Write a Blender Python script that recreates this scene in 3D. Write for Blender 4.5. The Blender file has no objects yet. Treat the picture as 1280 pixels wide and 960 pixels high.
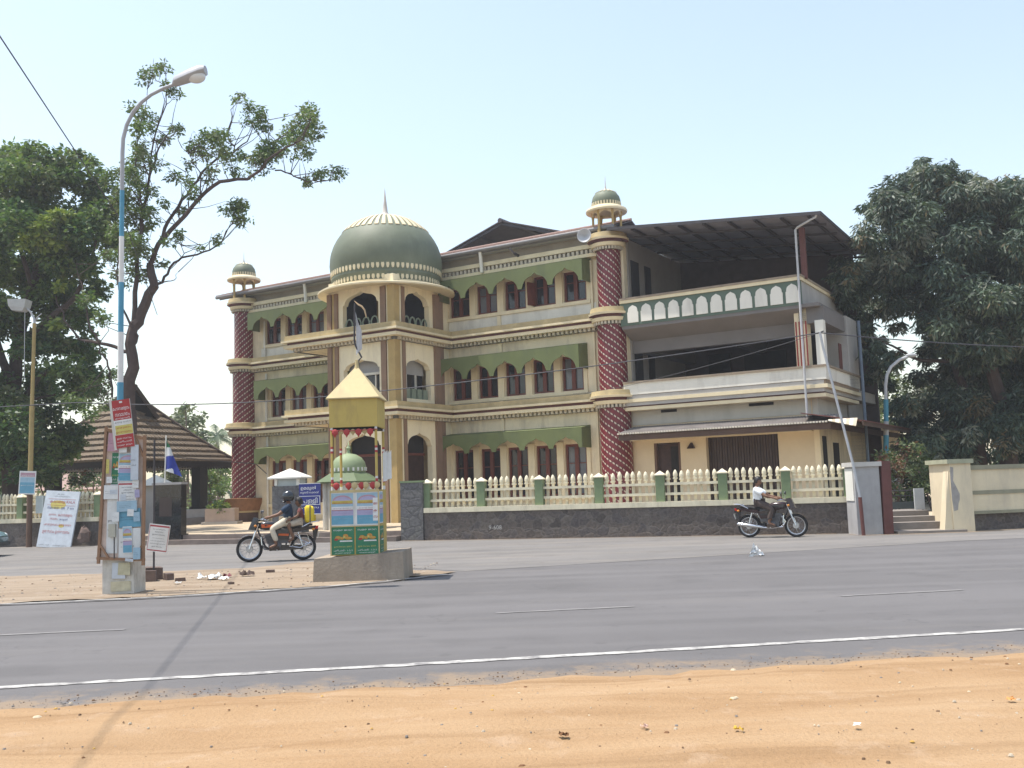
import bpy, bmesh, math, random
import numpy as np
from mathutils import Vector, Matrix
R = math.radians
PI = math.pi
sc = bpy.context.scene
COL = sc.collection
rnd = random.Random(7)
nrg = np.random.default_rng(11)

# ------------------------------------------------------------------ camera
FPX, PIT, ROL, EYE = 1233.56, .1044, .0326, 1.55
def ray(px, py):
    xr = (px-640)/FPX; yr = (480-py)/FPX
    x = xr*math.cos(ROL)+yr*math.sin(ROL); v = -xr*math.sin(ROL)+yr*math.cos(ROL)
    c, s = math.cos(PIT), math.sin(PIT)
    return Vector((x, c-v*s, s+v*c))
def at(px, py, D):
    """a point seen at that place of the photograph, D metres away"""
    k = ray(px, py); k = k*(D/k.y)
    return Vector((k.x, k.y, k.z+EYE))
cam = bpy.data.cameras.new("Camera"); cob = bpy.data.objects.new("Camera", cam); COL.objects.link(cob)
cam.sensor_width = 36; cam.lens = FPX/1280*36; cam.clip_start = .05; cam.clip_end = 3000
fw = Vector((0, math.cos(PIT), math.sin(PIT))); up = Vector((0, -math.sin(PIT), math.cos(PIT))); rt = Vector((1, 0, 0))
ex = math.cos(ROL)*rt-math.sin(ROL)*up; ey = math.sin(ROL)*rt+math.cos(ROL)*up
m = Matrix.Identity(4)
for i in range(3):
    m[i][0] = ex[i]; m[i][1] = ey[i]; m[i][2] = -fw[i]
m[2][3] = EYE
cob.matrix_world = m
sc.camera = cob

# ------------------------------------------------------------------ light
SUN = Vector((-.36, .03, 1)).normalized()
w = bpy.data.worlds.new("World"); sc.world = w; w.use_nodes = True
nt = w.node_tree; nt.nodes.clear()
out = nt.nodes.new('ShaderNodeOutputWorld'); bg = nt.nodes.new('ShaderNodeBackground')
sky = nt.nodes.new('ShaderNodeTexSky'); sky.sky_type = 'NISHITA'; sky.sun_disc = False
el = math.asin(SUN.z); sky.sun_elevation = el; sky.sun_rotation = math.atan2(SUN.x, SUN.y)
sky.air_density = 1.5; sky.dust_density = 1.0; sky.ozone_density = .7
hs = nt.nodes.new('ShaderNodeHueSaturation'); hs.inputs['Saturation'].default_value = .78
nt.links.new(sky.outputs[0], hs.inputs['Color']); nt.links.new(hs.outputs[0], bg.inputs[0])
bg.inputs[1].default_value = .15; nt.links.new(bg.outputs[0], out.inputs[0])
sun = bpy.data.lights.new("sun", 'SUN'); sun.energy = 4.2; sun.angle = R(.6); sun.color = (1, .945, .86)
so = bpy.data.objects.new("sun", sun); COL.objects.link(so)
so.rotation_euler = SUN.to_track_quat('Z', 'Y').to_euler(); so.location = (-10, 0, 40)
sc.view_settings.view_transform = 'Standard'; sc.view_settings.look = 'None'
sc.view_settings.exposure = .66; sc.view_settings.gamma = 1
sc.view_settings.use_curve_mapping = False
sc.cycles.max_bounces = 8; sc.cycles.diffuse_bounces = 4; sc.cycles.use_denoising = True
sc.cycles.sample_clamp_indirect = 6

# ------------------------------------------------------------------ materials
MATS = {}
def mat(name, col, rough=.75, var=.12, scale=3., bump=0., bscale=40., metal=0., spec=.35, dirt=None, dirt_amt=.5, dscale=1.2, hue=None, streak=.22, dpos=(.5, .72)):
    """plain painted / raw surface with uneven colour, optional blotches of a second colour, optional bump"""
    if name in MATS: return MATS[name]
    M = bpy.data.materials.new(name); M.use_nodes = True
    t = M.node_tree; b = t.nodes['Principled BSDF']
    b.inputs['Roughness'].default_value = rough; b.inputs['Metallic'].default_value = metal
    b.inputs['Specular IOR Level'].default_value = spec
    tc = t.nodes.new('ShaderNodeTexCoord')
    n = t.nodes.new('ShaderNodeTexNoise'); n.inputs['Scale'].default_value = scale; n.inputs['Detail'].default_value = 6; n.inputs['Roughness'].default_value = .65
    t.links.new(tc.outputs['Object'], n.inputs['Vector'])
    r = t.nodes.new('ShaderNodeValToRGB'); r.color_ramp.elements[0].position = .3; r.color_ramp.elements[1].position = .7
    lo = [c*(1-var) for c in col]; hi = [min(1, c*(1+var)) for c in col]
    if hue: hi = [min(1, c*(1+var)*h) for c, h in zip(col, hue)]
    r.color_ramp.elements[0].color = (*lo, 1); r.color_ramp.elements[1].color = (*hi, 1)
    t.links.new(n.outputs[0], r.inputs[0])
    last = r.outputs[0]
    if dirt:
        n2 = t.nodes.new('ShaderNodeTexNoise'); n2.inputs['Scale'].default_value = dscale; n2.inputs['Detail'].default_value = 8; n2.inputs['Roughness'].default_value = .7
        mp = t.nodes.new('ShaderNodeMapping'); mp.inputs['Scale'].default_value = (1, 1, streak)
        t.links.new(tc.outputs['Object'], mp.inputs[0]); t.links.new(mp.outputs[0], n2.inputs['Vector'])
        r2 = t.nodes.new('ShaderNodeValToRGB'); r2.color_ramp.elements[0].position = dpos[0]; r2.color_ramp.elements[1].position = dpos[1]
        r2.color_ramp.elements[0].color = (0, 0, 0, 1); r2.color_ramp.elements[1].color = (dirt_amt,)*3+(1,)
        t.links.new(n2.outputs[0], r2.inputs[0])
        mx = t.nodes.new('ShaderNodeMix'); mx.data_type = 'RGBA'
        t.links.new(r2.outputs[0], mx.inputs[0]); t.links.new(last, mx.inputs[6]); mx.inputs[7].default_value = (*dirt, 1)
        last = mx.outputs[2]
    t.links.new(last, b.inputs['Base Color'])
    if bump:
        n3 = t.nodes.new('ShaderNodeTexNoise'); n3.inputs['Scale'].default_value = bscale; n3.inputs['Detail'].default_value = 6
        t.links.new(tc.outputs['Object'], n3.inputs['Vector'])
        bp = t.nodes.new('ShaderNodeBump'); bp.inputs['Strength'].default_value = bump; bp.inputs['Distance'].default_value = .02
        t.links.new(n3.outputs[0], bp.inputs['Height']); t.links.new(bp.outputs[0], b.inputs['Normal'])
    MATS[name] = M
    return M

def leafmat(name, col, var=.35, trans=.25, rough=.5):
    if name in MATS: return MATS[name]
    M = mat(name, col, rough, var, 1.3, spec=.3)
    t = M.node_tree; b = t.nodes['Principled BSDF']; o = t.nodes['Material Output']
    tr = t.nodes.new('ShaderNodeBsdfTranslucent'); tr.inputs[0].default_value = (col[0]*1.5, col[1]*1.7, col[2]*.8, 1)
    mx = t.nodes.new('ShaderNodeMixShader'); mx.inputs[0].default_value = trans
    t.links.new(b.outputs[0], mx.inputs[1]); t.links.new(tr.outputs[0], mx.inputs[2]); t.links.new(mx.outputs[0], o.inputs[0])
    return M

def glassmat(name, col=(.02, .025, .03), rough=.08):
    if name in MATS: return MATS[name]
    return mat(name, col, rough, .3, 2., spec=.5)

# ---- special surfaces
def asphalt(name, base, dust, dust_lo=.5, dust_hi=.7, stretch=(.12, 1, 1), edge=None):
    M = bpy.data.materials.new(name); M.use_nodes = True; MATS[name] = M
    t = M.node_tree; b = t.nodes['Principled BSDF']; L = t.links.new
    b.inputs['Roughness'].default_value = .85; b.inputs['Specular IOR Level'].default_value = .25
    g = t.nodes.new('ShaderNodeNewGeometry')
    def noise(s, d=6, vec=None, r=.6):
        n = t.nodes.new('ShaderNodeTexNoise'); n.inputs['Scale'].default_value = s; n.inputs['Detail'].default_value = d; n.inputs['Roughness'].default_value = r
        L(vec or g.outputs['Position'], n.inputs['Vector']); return n.outputs[0]
    def ramp(v, p0, p1, c0, c1):
        r = t.nodes.new('ShaderNodeValToRGB'); r.color_ramp.elements[0].position = p0; r.color_ramp.elements[1].position = p1
        r.color_ramp.elements[0].color = (*c0, 1); r.color_ramp.elements[1].color = (*c1, 1); L(v, r.inputs[0]); return r.outputs[0]
    def mix(f, a, c, mode='MIX'):
        x = t.nodes.new('ShaderNodeMix'); x.data_type = 'RGBA'; x.blend_type = mode
        (L(f, x.inputs[0]) if not isinstance(f, float) else setattr(x.inputs[0], 'default_value', f))
        for q, i in ((a, 6), (c, 7)):
            (L(q, x.inputs[i]) if not isinstance(q, tuple) else setattr(x.inputs[i], 'default_value', (*q, 1)))
        return x.outputs[2]
    mp = t.nodes.new('ShaderNodeMapping'); mp.inputs['Rotation'].default_value = (0, 0, R(-8)); mp.inputs['Scale'].default_value = stretch
    L(g.outputs['Position'], mp.inputs[0])
    c = ramp(noise(.35, 5), .3, .7, tuple(x*.88 for x in base), tuple(x*1.12 for x in base))
    c = mix(ramp(noise(1.1, 8, mp.outputs[0], .7), dust_lo, dust_hi, (0, 0, 0), (.75,)*3), c, dust)
    c = mix(ramp(noise(.9, 3, None, .5), .53, .66, (0, 0, 0), (.42,)*3), c, tuple(x*.72 for x in base))
    mp2 = t.nodes.new('ShaderNodeMapping'); mp2.inputs['Rotation'].default_value = (0, 0, R(-8.3)); mp2.inputs['Scale'].default_value = (.03, 1.15, 1); L(g.outputs['Position'], mp2.inputs[0])
    c = mix(ramp(noise(1., 3, mp2.outputs[0], .55), .46, .64, (0, 0, 0), (.5,)*3), c, tuple(x*1.42 for x in base))
    c = mix(ramp(noise(3.2, 2, None, .4), .66, .74, (0, 0, 0), (.35,)*3), c, tuple(x*.6 for x in base))
    vo = t.nodes.new('ShaderNodeTexVoronoi'); vo.feature = 'DISTANCE_TO_EDGE'; vo.inputs['Scale'].default_value = .33
    wv = t.nodes.new('ShaderNodeVectorMath'); wv.operation = 'MULTIPLY_ADD'; wv.inputs[1].default_value = (1.4,)*3; nw = t.nodes.new('ShaderNodeTexNoise'); nw.inputs['Scale'].default_value = 1.6; nw.inputs['Detail'].default_value = 6; L(g.outputs['Position'], nw.inputs['Vector']); L(nw.outputs[1], wv.inputs[0]); L(g.outputs['Position'], wv.inputs[2]); L(wv.outputs[0], vo.inputs['Vector'])
    ck = t.nodes.new('ShaderNodeMath'); ck.operation = 'MULTIPLY'; L(ramp(vo.outputs[0], .0, .006, (.55,)*3, (0, 0, 0)), ck.inputs[0]); L(ramp(noise(.3, 2), .5, .6, (0, 0, 0), (1, 1, 1)), ck.inputs[1])
    c = mix(ck.outputs[0], c, tuple(x*.45 for x in base))
    c = mix(ramp(noise(160, 3), .35, .72, (0, 0, 0), (.38,)*3), c, tuple(x*1.9 for x in base))
    c = mix(ramp(noise(75, 2), .6, .75, (0, 0, 0), (.5,)*3), c, tuple(x*.45 for x in base))
    if edge:
        sx = t.nodes.new('ShaderNodeSeparateXYZ'); L(g.outputs['Position'], sx.inputs[0])
        def mth(op, a, q):
            k = t.nodes.new('ShaderNodeMath'); k.operation = op
            for i, v in enumerate((a, q)): (L(v, k.inputs[i]) if not isinstance(v, (int, float)) else setattr(k.inputs[i], 'default_value', v))
            return k.outputs[0]
        dd = mth('SUBTRACT', sx.outputs[1], mth('ADD', mth('MULTIPLY', sx.outputs[0], .118), 8.15))
        near = mth('SUBTRACT', 1., mth('MULTIPLY', dd, 1.15)); near = mth('MAXIMUM', near, 0.)
        grit = ramp(mth('ADD', noise(2.2, 9, None, .75), mth('MULTIPLY', near, .30)), .60, .80, (0, 0, 0), (.8,)*3)
        c = mix(mth('MULTIPLY', grit, mth('MINIMUM', mth('MULTIPLY', near, 2.), 1.)), c, edge)
    L(c, b.inputs['Base Color'])
    bp = t.nodes.new('ShaderNodeBump'); bp.inputs['Strength'].default_value = .5; bp.inputs['Distance'].default_value = .012
    L(noise(110, 4), bp.inputs['Height']); L(bp.outputs[0], b.inputs['Normal'])
    return M

def dirtmat(name, c0, c1, c2):
    M = bpy.data.materials.new(name); M.use_nodes = True; MATS[name] = M
    t = M.node_tree; b = t.nodes['Principled BSDF']; L = t.links.new
    b.inputs['Roughness'].default_value = .95; b.inputs['Specular IOR Level'].default_value = .1
    g = t.nodes.new('ShaderNodeNewGeometry')
    mp = t.nodes.new('ShaderNodeMapping'); mp.inputs['Rotation'].default_value = (0, 0, R(-9)); mp.inputs['Scale'].default_value = (.22, 1.5, 1)
    L(g.outputs['Position'], mp.inputs[0])
    def noise(s, d, vec, r=.65):
        n = t.nodes.new('ShaderNodeTexNoise'); n.inputs['Scale'].default_value = s; n.inputs['Detail'].default_value = d; n.inputs['Roughness'].default_value = r
        L(vec, n.inputs['Vector']); return n.outputs[0]
    def ramp(v, stops):
        r = t.nodes.new('ShaderNodeValToRGB'); e = r.color_ramp.elements
        e[0].position, e[0].color = stops[0][0], (*stops[0][1], 1); e[1].position, e[1].color = stops[-1][0], (*stops[-1][1], 1)
        for p, c in stops[1:-1]:
            k = e.new(p); k.color = (*c, 1)
        L(v, r.inputs[0]); return r.outputs[0]
    a = ramp(noise(1.3, 9, mp.outputs[0]), [(.28, c0), (.5, c1), (.72, c2)])
    x = t.nodes.new('ShaderNodeMix'); x.data_type = 'RGBA'
    L(ramp(noise(48, 8, g.outputs['Position'], .85), [(.54, (0, 0, 0)), (.66, (.7,)*3)]), x.inputs[0]); L(a, x.inputs[6]); x.inputs[7].default_value = (*[q*.5 for q in c0], 1)
    x2 = t.nodes.new('ShaderNodeMix'); x2.data_type = 'RGBA'
    L(ramp(noise(.55, 4, g.outputs['Position']), [(.42, (0, 0, 0)), (.7, (.5,)*3)]), x2.inputs[0]); L(x.outputs[2], x2.inputs[6]); x2.inputs[7].default_value = (*c2, 1)
    mp3 = t.nodes.new('ShaderNodeMapping'); mp3.inputs['Rotation'].default_value = (0, 0, R(-14)); mp3.inputs['Scale'].default_value = (.10, 3.4, 1); L(g.outputs['Position'], mp3.inputs[0])
    x3 = t.nodes.new('ShaderNodeMix'); x3.data_type = 'RGBA'; L(ramp(noise(1., 5, mp3.outputs[0]), [(.52, (0, 0, 0)), (.66, (.5,)*3)]), x3.inputs[0]); L(x2.outputs[2], x3.inputs[6]); x3.inputs[7].default_value = (*[q*.8 for q in c0], 1)
    x4 = t.nodes.new('ShaderNodeMix'); x4.data_type = 'RGBA'; L(ramp(noise(2.6, 7, g.outputs['Position'], .7), [(.56, (0, 0, 0)), (.70, (.55,)*3)]), x4.inputs[0]); L(x3.outputs[2], x4.inputs[6]); x4.inputs[7].default_value = (c2[0]*1.05, c2[1]*1.1, c2[2]*1.25, 1)
    L(x4.outputs[2], b.inputs['Base Color'])
    bp = t.nodes.new('ShaderNodeBump'); bp.inputs['Strength'].default_value = .7; bp.inputs['Distance'].default_value = .03
    ad = t.nodes.new('ShaderNodeMath'); ad.operation = 'ADD'
    L(noise(5, 8, mp.outputs[0]), ad.inputs[0]); L(noise(30, 6, g.outputs['Position']), ad.inputs[1]); L(ad.outputs[0], bp.inputs['Height'])
    L(bp.outputs[0], b.inputs['Normal'])
    return M

def stonemat(name, cols, mortar, scale=3.2, flat=(1, 1, 1.25)):
    M = bpy.data.materials.new(name); M.use_nodes = True; MATS[name] = M
    t = M.node_tree; b = t.nodes['Principled BSDF']; L = t.links.new
    b.inputs['Roughness'].default_value = .9
    tc = t.nodes.new('ShaderNodeTexCoord'); mp = t.nodes.new('ShaderNodeMapping'); mp.inputs['Scale'].default_value = flat
    L(tc.outputs['Object'], mp.inputs[0])
    nz = t.nodes.new('ShaderNodeTexNoise'); nz.inputs['Scale'].default_value = 3; L(mp.outputs[0], nz.inputs['Vector'])
    va = t.nodes.new('ShaderNodeVectorMath'); va.operation = 'MULTIPLY_ADD'; va.inputs[1].default_value = (.25,)*3
    L(nz.outputs[1], va.inputs[0]); L(mp.outputs[0], va.inputs[2])
    v1 = t.nodes.new('ShaderNodeTexVoronoi'); v1.inputs['Scale'].default_value = scale; L(va.outputs[0], v1.inputs['Vector'])
    v2 = t.nodes.new('ShaderNodeTexVoronoi'); v2.feature = 'DISTANCE_TO_EDGE'; v2.inputs['Scale'].default_value = scale; L(va.outputs[0], v2.inputs['Vector'])
    r = t.nodes.new('ShaderNodeValToRGB'); e = r.color_ramp.elements
    e[0].position = .1; e[0].color = (*cols[0], 1); e[1].position = .9; e[1].color = (*cols[-1], 1)
    for i, c in enumerate(cols[1:-1]):
        k = e.new((i+1)/(len(cols)-1)); k.color = (*c, 1)
    L(v1.outputs['Color'], r.inputs[0])
    n2 = t.nodes.new('ShaderNodeTexNoise'); n2.inputs['Scale'].default_value = 14; n2.inputs['Detail'].default_value = 8; L(tc.outputs['Object'], n2.inputs['Vector'])
    m1 = t.nodes.new('ShaderNodeMix'); m1.data_type = 'RGBA'; m1.blend_type = 'MULTIPLY'; m1.inputs[0].default_value = .8
    r3 = t.nodes.new('ShaderNodeValToRGB'); r3.color_ramp.elements[0].position = .25; r3.color_ramp.elements[0].color = (.5, .5, .5, 1); r3.color_ramp.elements[1].position = .75; r3.color_ramp.elements[1].color = (1.3, 1.3, 1.3, 1)
    L(n2.outputs[0], r3.inputs[0]); L(r.outputs[0], m1.inputs[6]); L(r3.outputs[0], m1.inputs[7])
    r2 = t.nodes.new('ShaderNodeValToRGB'); r2.color_ramp.elements[0].position = .0; r2.color_ramp.elements[1].position = .05
    r2.color_ramp.elements[0].color = (.8,)*3+(1,); r2.color_ramp.elements[1].color = (0, 0, 0, 1); L(v2.outputs[0], r2.inputs[0])
    m2 = t.nodes.new('ShaderNodeMix'); m2.data_type = 'RGBA'; L(r2.outputs[0], m2.inputs[0]); L(m1.outputs[2], m2.inputs[6]); m2.inputs[7].default_value = (*mortar, 1)
    L(m2.outputs[2], b.inputs['Base Color'])
    bp = t.nodes.new('ShaderNodeBump'); bp.inputs['Strength'].default_value = .8; bp.inputs['Distance'].default_value = .05
    mm = t.nodes.new('ShaderNodeMath'); mm.operation = 'MINIMUM'; mm.inputs[1].default_value = .12; L(v2.outputs[0], mm.inputs[0])
    ma = t.nodes.new('ShaderNodeMath'); ma.operation = 'MULTIPLY_ADD'; ma.inputs[1].default_value = .15; L(n2.outputs[0], ma.inputs[0]); L(mm.outputs[0], ma.inputs[2])
    L(ma.outputs[0], bp.inputs['Height']); L(bp.outputs[0], b.inputs['Normal'])
    return M

def spiralmat(name, sgn):
    M = bpy.data.materials.new(name); M.use_nodes = True; MATS[name] = M
    t = M.node_tree; b = t.nodes['Principled BSDF']; L = t.links.new
    b.inputs['Roughness'].default_value = .45
    uv = t.nodes.new('ShaderNodeUVMap'); sp = t.nodes.new('ShaderNodeSeparateXYZ'); L(uv.outputs[0], sp.inputs[0])
    def mth(op, a, c=None):
        x = t.nodes.new('ShaderNodeMath'); x.operation = op
        for i, q in enumerate((a, c)):
            if q is None: continue
            (L(q, x.inputs[i]) if not isinstance(q, (int, float)) else setattr(x.inputs[i], 'default_value', q))
        return x.outputs[0]
    u = sp.outputs[0]; z = sp.outputs[1]
    s = mth('FRACT', mth('ADD', mth('MULTIPLY', u, 10.), mth('MULTIPLY', z, sgn*3.7)))
    tt = mth('FRACT', mth('MULTIPLY', u, 30.))
    a = mth('LESS_THAN', mth('ABSOLUTE', mth('SUBTRACT', s, .5)), .115)
    c = mth('LESS_THAN', mth('ABSOLUTE', mth('SUBTRACT', tt, .5)), .31)
    dots = mth('MULTIPLY', a, c)
    line = mth('LESS_THAN', mth('ABSOLUTE', mth('SUBTRACT', s, .5)), .17)
    tc = t.nodes.new('ShaderNodeTexCoord'); n = t.nodes.new('ShaderNodeTexNoise'); n.inputs['Scale'].default_value = 9; n.inputs['Detail'].default_value = 5
    L(tc.outputs['Object'], n.inputs['Vector'])
    r = t.nodes.new('ShaderNodeValToRGB'); r.color_ramp.elements[0].position = .3; r.color_ramp.elements[1].position = .7
    r.color_ramp.elements[0].color = (.105, .010, .017, 1); r.color_ramp.elements[1].color = (.19, .020, .030, 1); L(n.outputs[0], r.inputs[0])
    m0 = t.nodes.new('ShaderNodeMix'); m0.data_type = 'RGBA'; L(mth('MULTIPLY', line, .55), m0.inputs[0]); L(r.outputs[0], m0.inputs[6]); m0.inputs[7].default_value = (.05, .02, .03, 1)
    m1 = t.nodes.new('ShaderNodeMix'); m1.data_type = 'RGBA'; L(dots, m1.inputs[0]); L(m0.outputs[2], m1.inputs[6]); m1.inputs[7].default_value = (.54, .47, .37, 1)
    L(m1.outputs[2], b.inputs['Base Color'])
    return M

# ------------------------------------------------------------------ mesh builder
class MB:
    def __init__(s): s.v = []; s.f = []; s.mi = []; s.uv = None; s.smooth = False
    def add(s, vs, fs, m=0):
        o = len(s.v); s.v += [tuple(p) for p in vs]; s.f += [tuple(i+o for i in q) for q in fs]; s.mi += [m]*len(fs)
        return s
    def box(s, x0, x1, y0, y1, z0, z1, m=0):
        x0, x1 = min(x0, x1), max(x0, x1); y0, y1 = min(y0, y1), max(y0, y1); z0, z1 = min(z0, z1), max(z0, z1)
        return s.add([(x0, y0, z0), (x1, y0, z0), (x1, y1, z0), (x0, y1, z0), (x0, y0, z1), (x1, y0, z1), (x1, y1, z1), (x0, y1, z1)],
                     [(3, 2, 1, 0), (4, 5, 6, 7), (0, 1, 5, 4), (1, 2, 6, 5), (2, 3, 7, 6), (3, 0, 4, 7)], m)
    def hexa(s, p, m=0):
        """8 points: bottom ring then top ring"""
        return s.add(p, [(3, 2, 1, 0), (4, 5, 6, 7), (0, 1, 5, 4), (1, 2, 6, 5), (2, 3, 7, 6), (3, 0, 4, 7)], m)
    def bar(s, a, b, wx, wy, m=0, up=(0, 0, 1)):
        """a squared bar from a to b"""
        a = Vector(a); b = Vector(b); d = (b-a).normalized(); u = Vector(up)
        if abs(d.dot(u)) > .95: u = Vector((0, 1, 0))
        x = d.cross(u).normalized(); y = x.cross(d).normalized()
        p = [q+x*i*wx/2+y*j*wy/2 for q in (a, b) for i, j in ((-1, -1), (1, -1), (1, 1), (-1, 1))]
        return s.hexa(p, m)
    def quad(s, a, b, c, d, m=0): return s.add([a, b, c, d], [(0, 1, 2, 3)], m)
    def sheet(s, a, b, c, d, t, m=0):
        """quad with thickness along its normal"""
        a, b, c, d = map(Vector, (a, b, c, d)); n = (b-a).cross(d-a).normalized()*t
        return s.hexa([a, b, c, d, a+n, b+n, c+n, d+n], m)
    def tube(s, pts, r, n=8, m=0, cap=True):
        pts = [Vector(p) for p in pts]; k = len(pts)
        rr = r if isinstance(r, (list, tuple)) else [r]*k
        vs = []; fs = []; prev = None
        for i, p in enumerate(pts):
            d = (pts[min(i+1, k-1)]-pts[max(i-1, 0)]).normalized()
            if prev is None:
                u = Vector((0, 0, 1)) if abs(d.z) < .9 else Vector((0, 1, 0))
                x = d.cross(u).normalized()
            else:
                x = (prev-d*prev.dot(d)).normalized()
            prev = x; y = d.cross(x)
            for j in range(n):
                a = 2*PI*j/n; vs.append(p+(x*math.cos(a)+y*math.sin(a))*rr[i])
        for i in range(k-1):
            for j in range(n):
                fs.append((i*n+j, i*n+(j+1) % n, (i+1)*n+(j+1) % n, (i+1)*n+j))
        if cap: fs += [tuple(range(n))[::-1], tuple((k-1)*n+j for j in range(n))]
        return s.add(vs, fs, m)
    def lathe(s, prof, cx=0, cy=0, n=40, m=0, uv=False, a0=0, ms=None):
        k = len(prof); vs = []; fs = []
        for r, z in prof:
            for j in range(n):
                a = 2*PI*j/n+a0; vs.append((cx+r*math.cos(a), cy+r*math.sin(a), z))
        if uv and s.uv is None: s.uv = {}
        f0 = len(s.f)
        for i in range(k-1):
            for j in range(n):
                if uv: s.uv[f0+len(fs)] = [(j/n, prof[i][1]), ((j+1)/n, prof[i][1]), ((j+1)/n, prof[i+1][1]), (j/n, prof[i+1][1])]
                fs.append((i*n+j, i*n+(j+1) % n, (i+1)*n+(j+1) % n, (i+1)*n+j))
        s.add(vs, fs, m)
        if ms:
            for i in range(k-1):
                for j in range(n): s.mi[f0+i*n+j] = ms[i]
        return s
    def ball(s, c, r, m=0, nu=14, nv=9):
        r = (r, r, r) if isinstance(r, (int, float)) else r
        vs = []; fs = []
        for i in range(nv+1):
            t = PI*i/nv
            for j in range(nu):
                a = 2*PI*j/nu
                vs.append((c[0]+r[0]*math.sin(t)*math.cos(a), c[1]+r[1]*math.sin(t)*math.sin(a), c[2]+r[2]*math.cos(t)))
        for i in range(nv):
            for j in range(nu): fs.append((i*nu+j, (i+1)*nu+j, (i+1)*nu+(j+1) % nu, i*nu+(j+1) % nu))
        return s.add(vs, fs, m)
    def xform(s, M, i0=0):
        s.v[i0:] = [tuple(M @ Vector(p)) for p in s.v[i0:]]; return s
    def data(s, name, mats, smooth=False, weld=True):
        me = bpy.data.meshes.new(name)
        me.from_pydata(s.v, [], s.f)
        ms = mats if isinstance(mats, (list, tuple)) else [mats]
        for q in ms: me.materials.append(q)
        me.polygons.foreach_set('material_index', s.mi)
        if s.uv is not None:
            ul = me.uv_layers.new(name='UVMap')
            for fi, c in s.uv.items():
                for li, q in zip(me.polygons[fi].loop_indices, c): ul.data[li].uv = q
        bm = bmesh.new(); bm.from_mesh(me)
        if weld: bmesh.ops.remove_doubles(bm, verts=bm.verts, dist=1e-5)
        bmesh.ops.recalc_face_normals(bm, faces=bm.faces)
        bm.to_mesh(me); bm.free()
        if smooth:
            me.polygons.foreach_set('use_smooth', [True]*len(me.polygons))
            me.set_sharp_from_angle(angle=R(38))
        return me
    def build(s, name, mats, parent=None, loc=(0, 0, 0), rz=0, smooth=False, weld=True):
        o = bpy.data.objects.new(name, s.data(name, mats, smooth, weld)); COL.objects.link(o)
        o.location = loc; o.rotation_euler = (0, 0, rz)
        if parent is not None: o.parent = parent
        return o

def build_each(mb, name, mats, parent, smooth=False):
    """one object for each loose piece"""
    par = list(range(len(mb.v)))
    def fd(i):
        while par[i] != i: par[i] = par[par[i]]; i = par[i]
        return i
    for f in mb.f:
        for q in f[1:]: par[fd(q)] = fd(f[0])
    grp = {}
    for k, f in enumerate(mb.f): grp.setdefault(fd(f[0]), []).append(k)
    for ks in grp.values():
        m2 = MB(); ix = {}
        for k in ks:
            for q in mb.f[k]:
                if q not in ix: ix[q] = len(m2.v); m2.v.append(mb.v[q])
            m2.f.append(tuple(ix[q] for q in mb.f[k])); m2.mi.append(mb.mi[k])
        m2.build(name, mats, parent, smooth=smooth)
def tag(o, label=None, cat=None, group=None, kind=None):
    if label: o['label'] = label
    if cat: o['category'] = cat
    if group: o['group'] = group
    if kind: o['kind'] = kind
    return o
def thing(name, label, cat, loc=(0, 0, 0), rz=0, group=None):
    o = bpy.data.objects.new(name, None); COL.objects.link(o); o.empty_display_size = .3
    o.location = loc; o.rotation_euler = (0, 0, rz)
    return tag(o, label, cat, group)
def dup(o, parent, loc=None, rz=None):
    c = o.copy(); COL.objects.link(c); c.parent = parent
    if loc is not None: c.location = loc
    if rz is not None: c.rotation_euler = (0, 0, rz)
    for ch in list(o.children): dup(ch, c)
    return c

# ------------------------------------------------------------------ writing
def lettering(mb, body, x, z, h, y=-.004, m=0, width=None, M=None, slant=0):
    """flat letters in the xz plane, left end at x, base line at z"""
    cu = bpy.data.curves.new('lettering', 'FONT'); cu.body = body; cu.size = 1; cu.resolution_u = 2
    o = bpy.data.objects.new('lettering', cu); COL.objects.link(o)
    dg = bpy.context.evaluated_depsgraph_get()
    me = o.evaluated_get(dg).to_mesh()
    vs = [v.co.copy() for v in me.vertices]; fs = [tuple(p.vertices) for p in me.polygons]
    o.evaluated_get(dg).to_mesh_clear(); bpy.data.objects.remove(o); bpy.data.curves.remove(cu)
    if not vs: return
    x0 = min(v.x for v in vs); x1 = max(v.x for v in vs)
    k = h*1.35; kx = k if width is None else width/max(1e-4, x1-x0)
    pts = [Vector((x+(v.x-x0)*kx+slant*v.y*k, y, z+v.y*k)) for v in vs]
    if M is not None: pts = [M @ p for p in pts]
    mb.add(pts, fs, m)

# ================================================================== palette
CREAM = mat('cream_wall', (.71, .615, .44), .85, .10, 1.5, dirt=(.30, .25, .19), dirt_amt=.7, dscale=1.1)
PORCH = mat('porch_wall', (.84, .745, .54), .85, .06, 1.2, dirt=(.42, .35, .26), dirt_amt=.5, dscale=1.0)
APRON = mat('pale_wall', (.66, .635, .56), .85, .08, 1.5, dirt=(.30, .28, .25), dirt_amt=.65, dscale=1.2)
GREYW = mat('grey_wall', (.40, .385, .37), .9, .12, 1.0, dirt=(.28, .27, .26), dirt_amt=.6, dscale=.7)
WHITEW = mat('white_wall', (.68, .66, .60), .85, .06, 1.0, dirt=(.36, .34, .31), dirt_amt=.6, dscale=1.0)
OCHRE = mat('ochre_band', (.46, .365, .20), .8, .15, 2.0, dirt=(.24, .19, .12), dirt_amt=.6, dscale=1.3)
TRIM = mat('cream_trim', (.68, .59, .405), .75, .08, 2.0, dirt=(.5, .4, .24), dirt_amt=.4)
PURP = mat('purple_band', (.17, .075, .075), .8, .15, 2.)
BROWNP = mat('brown_pilaster', (.24, .155, .105), .8, .12, 2.)
OCHREP = mat('ochre_pilaster', (.42, .30, .13), .8, .12, 2.)
DENT = mat('grey_dentil', (.50, .45, .36), .85, .15, 6.)
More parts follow.
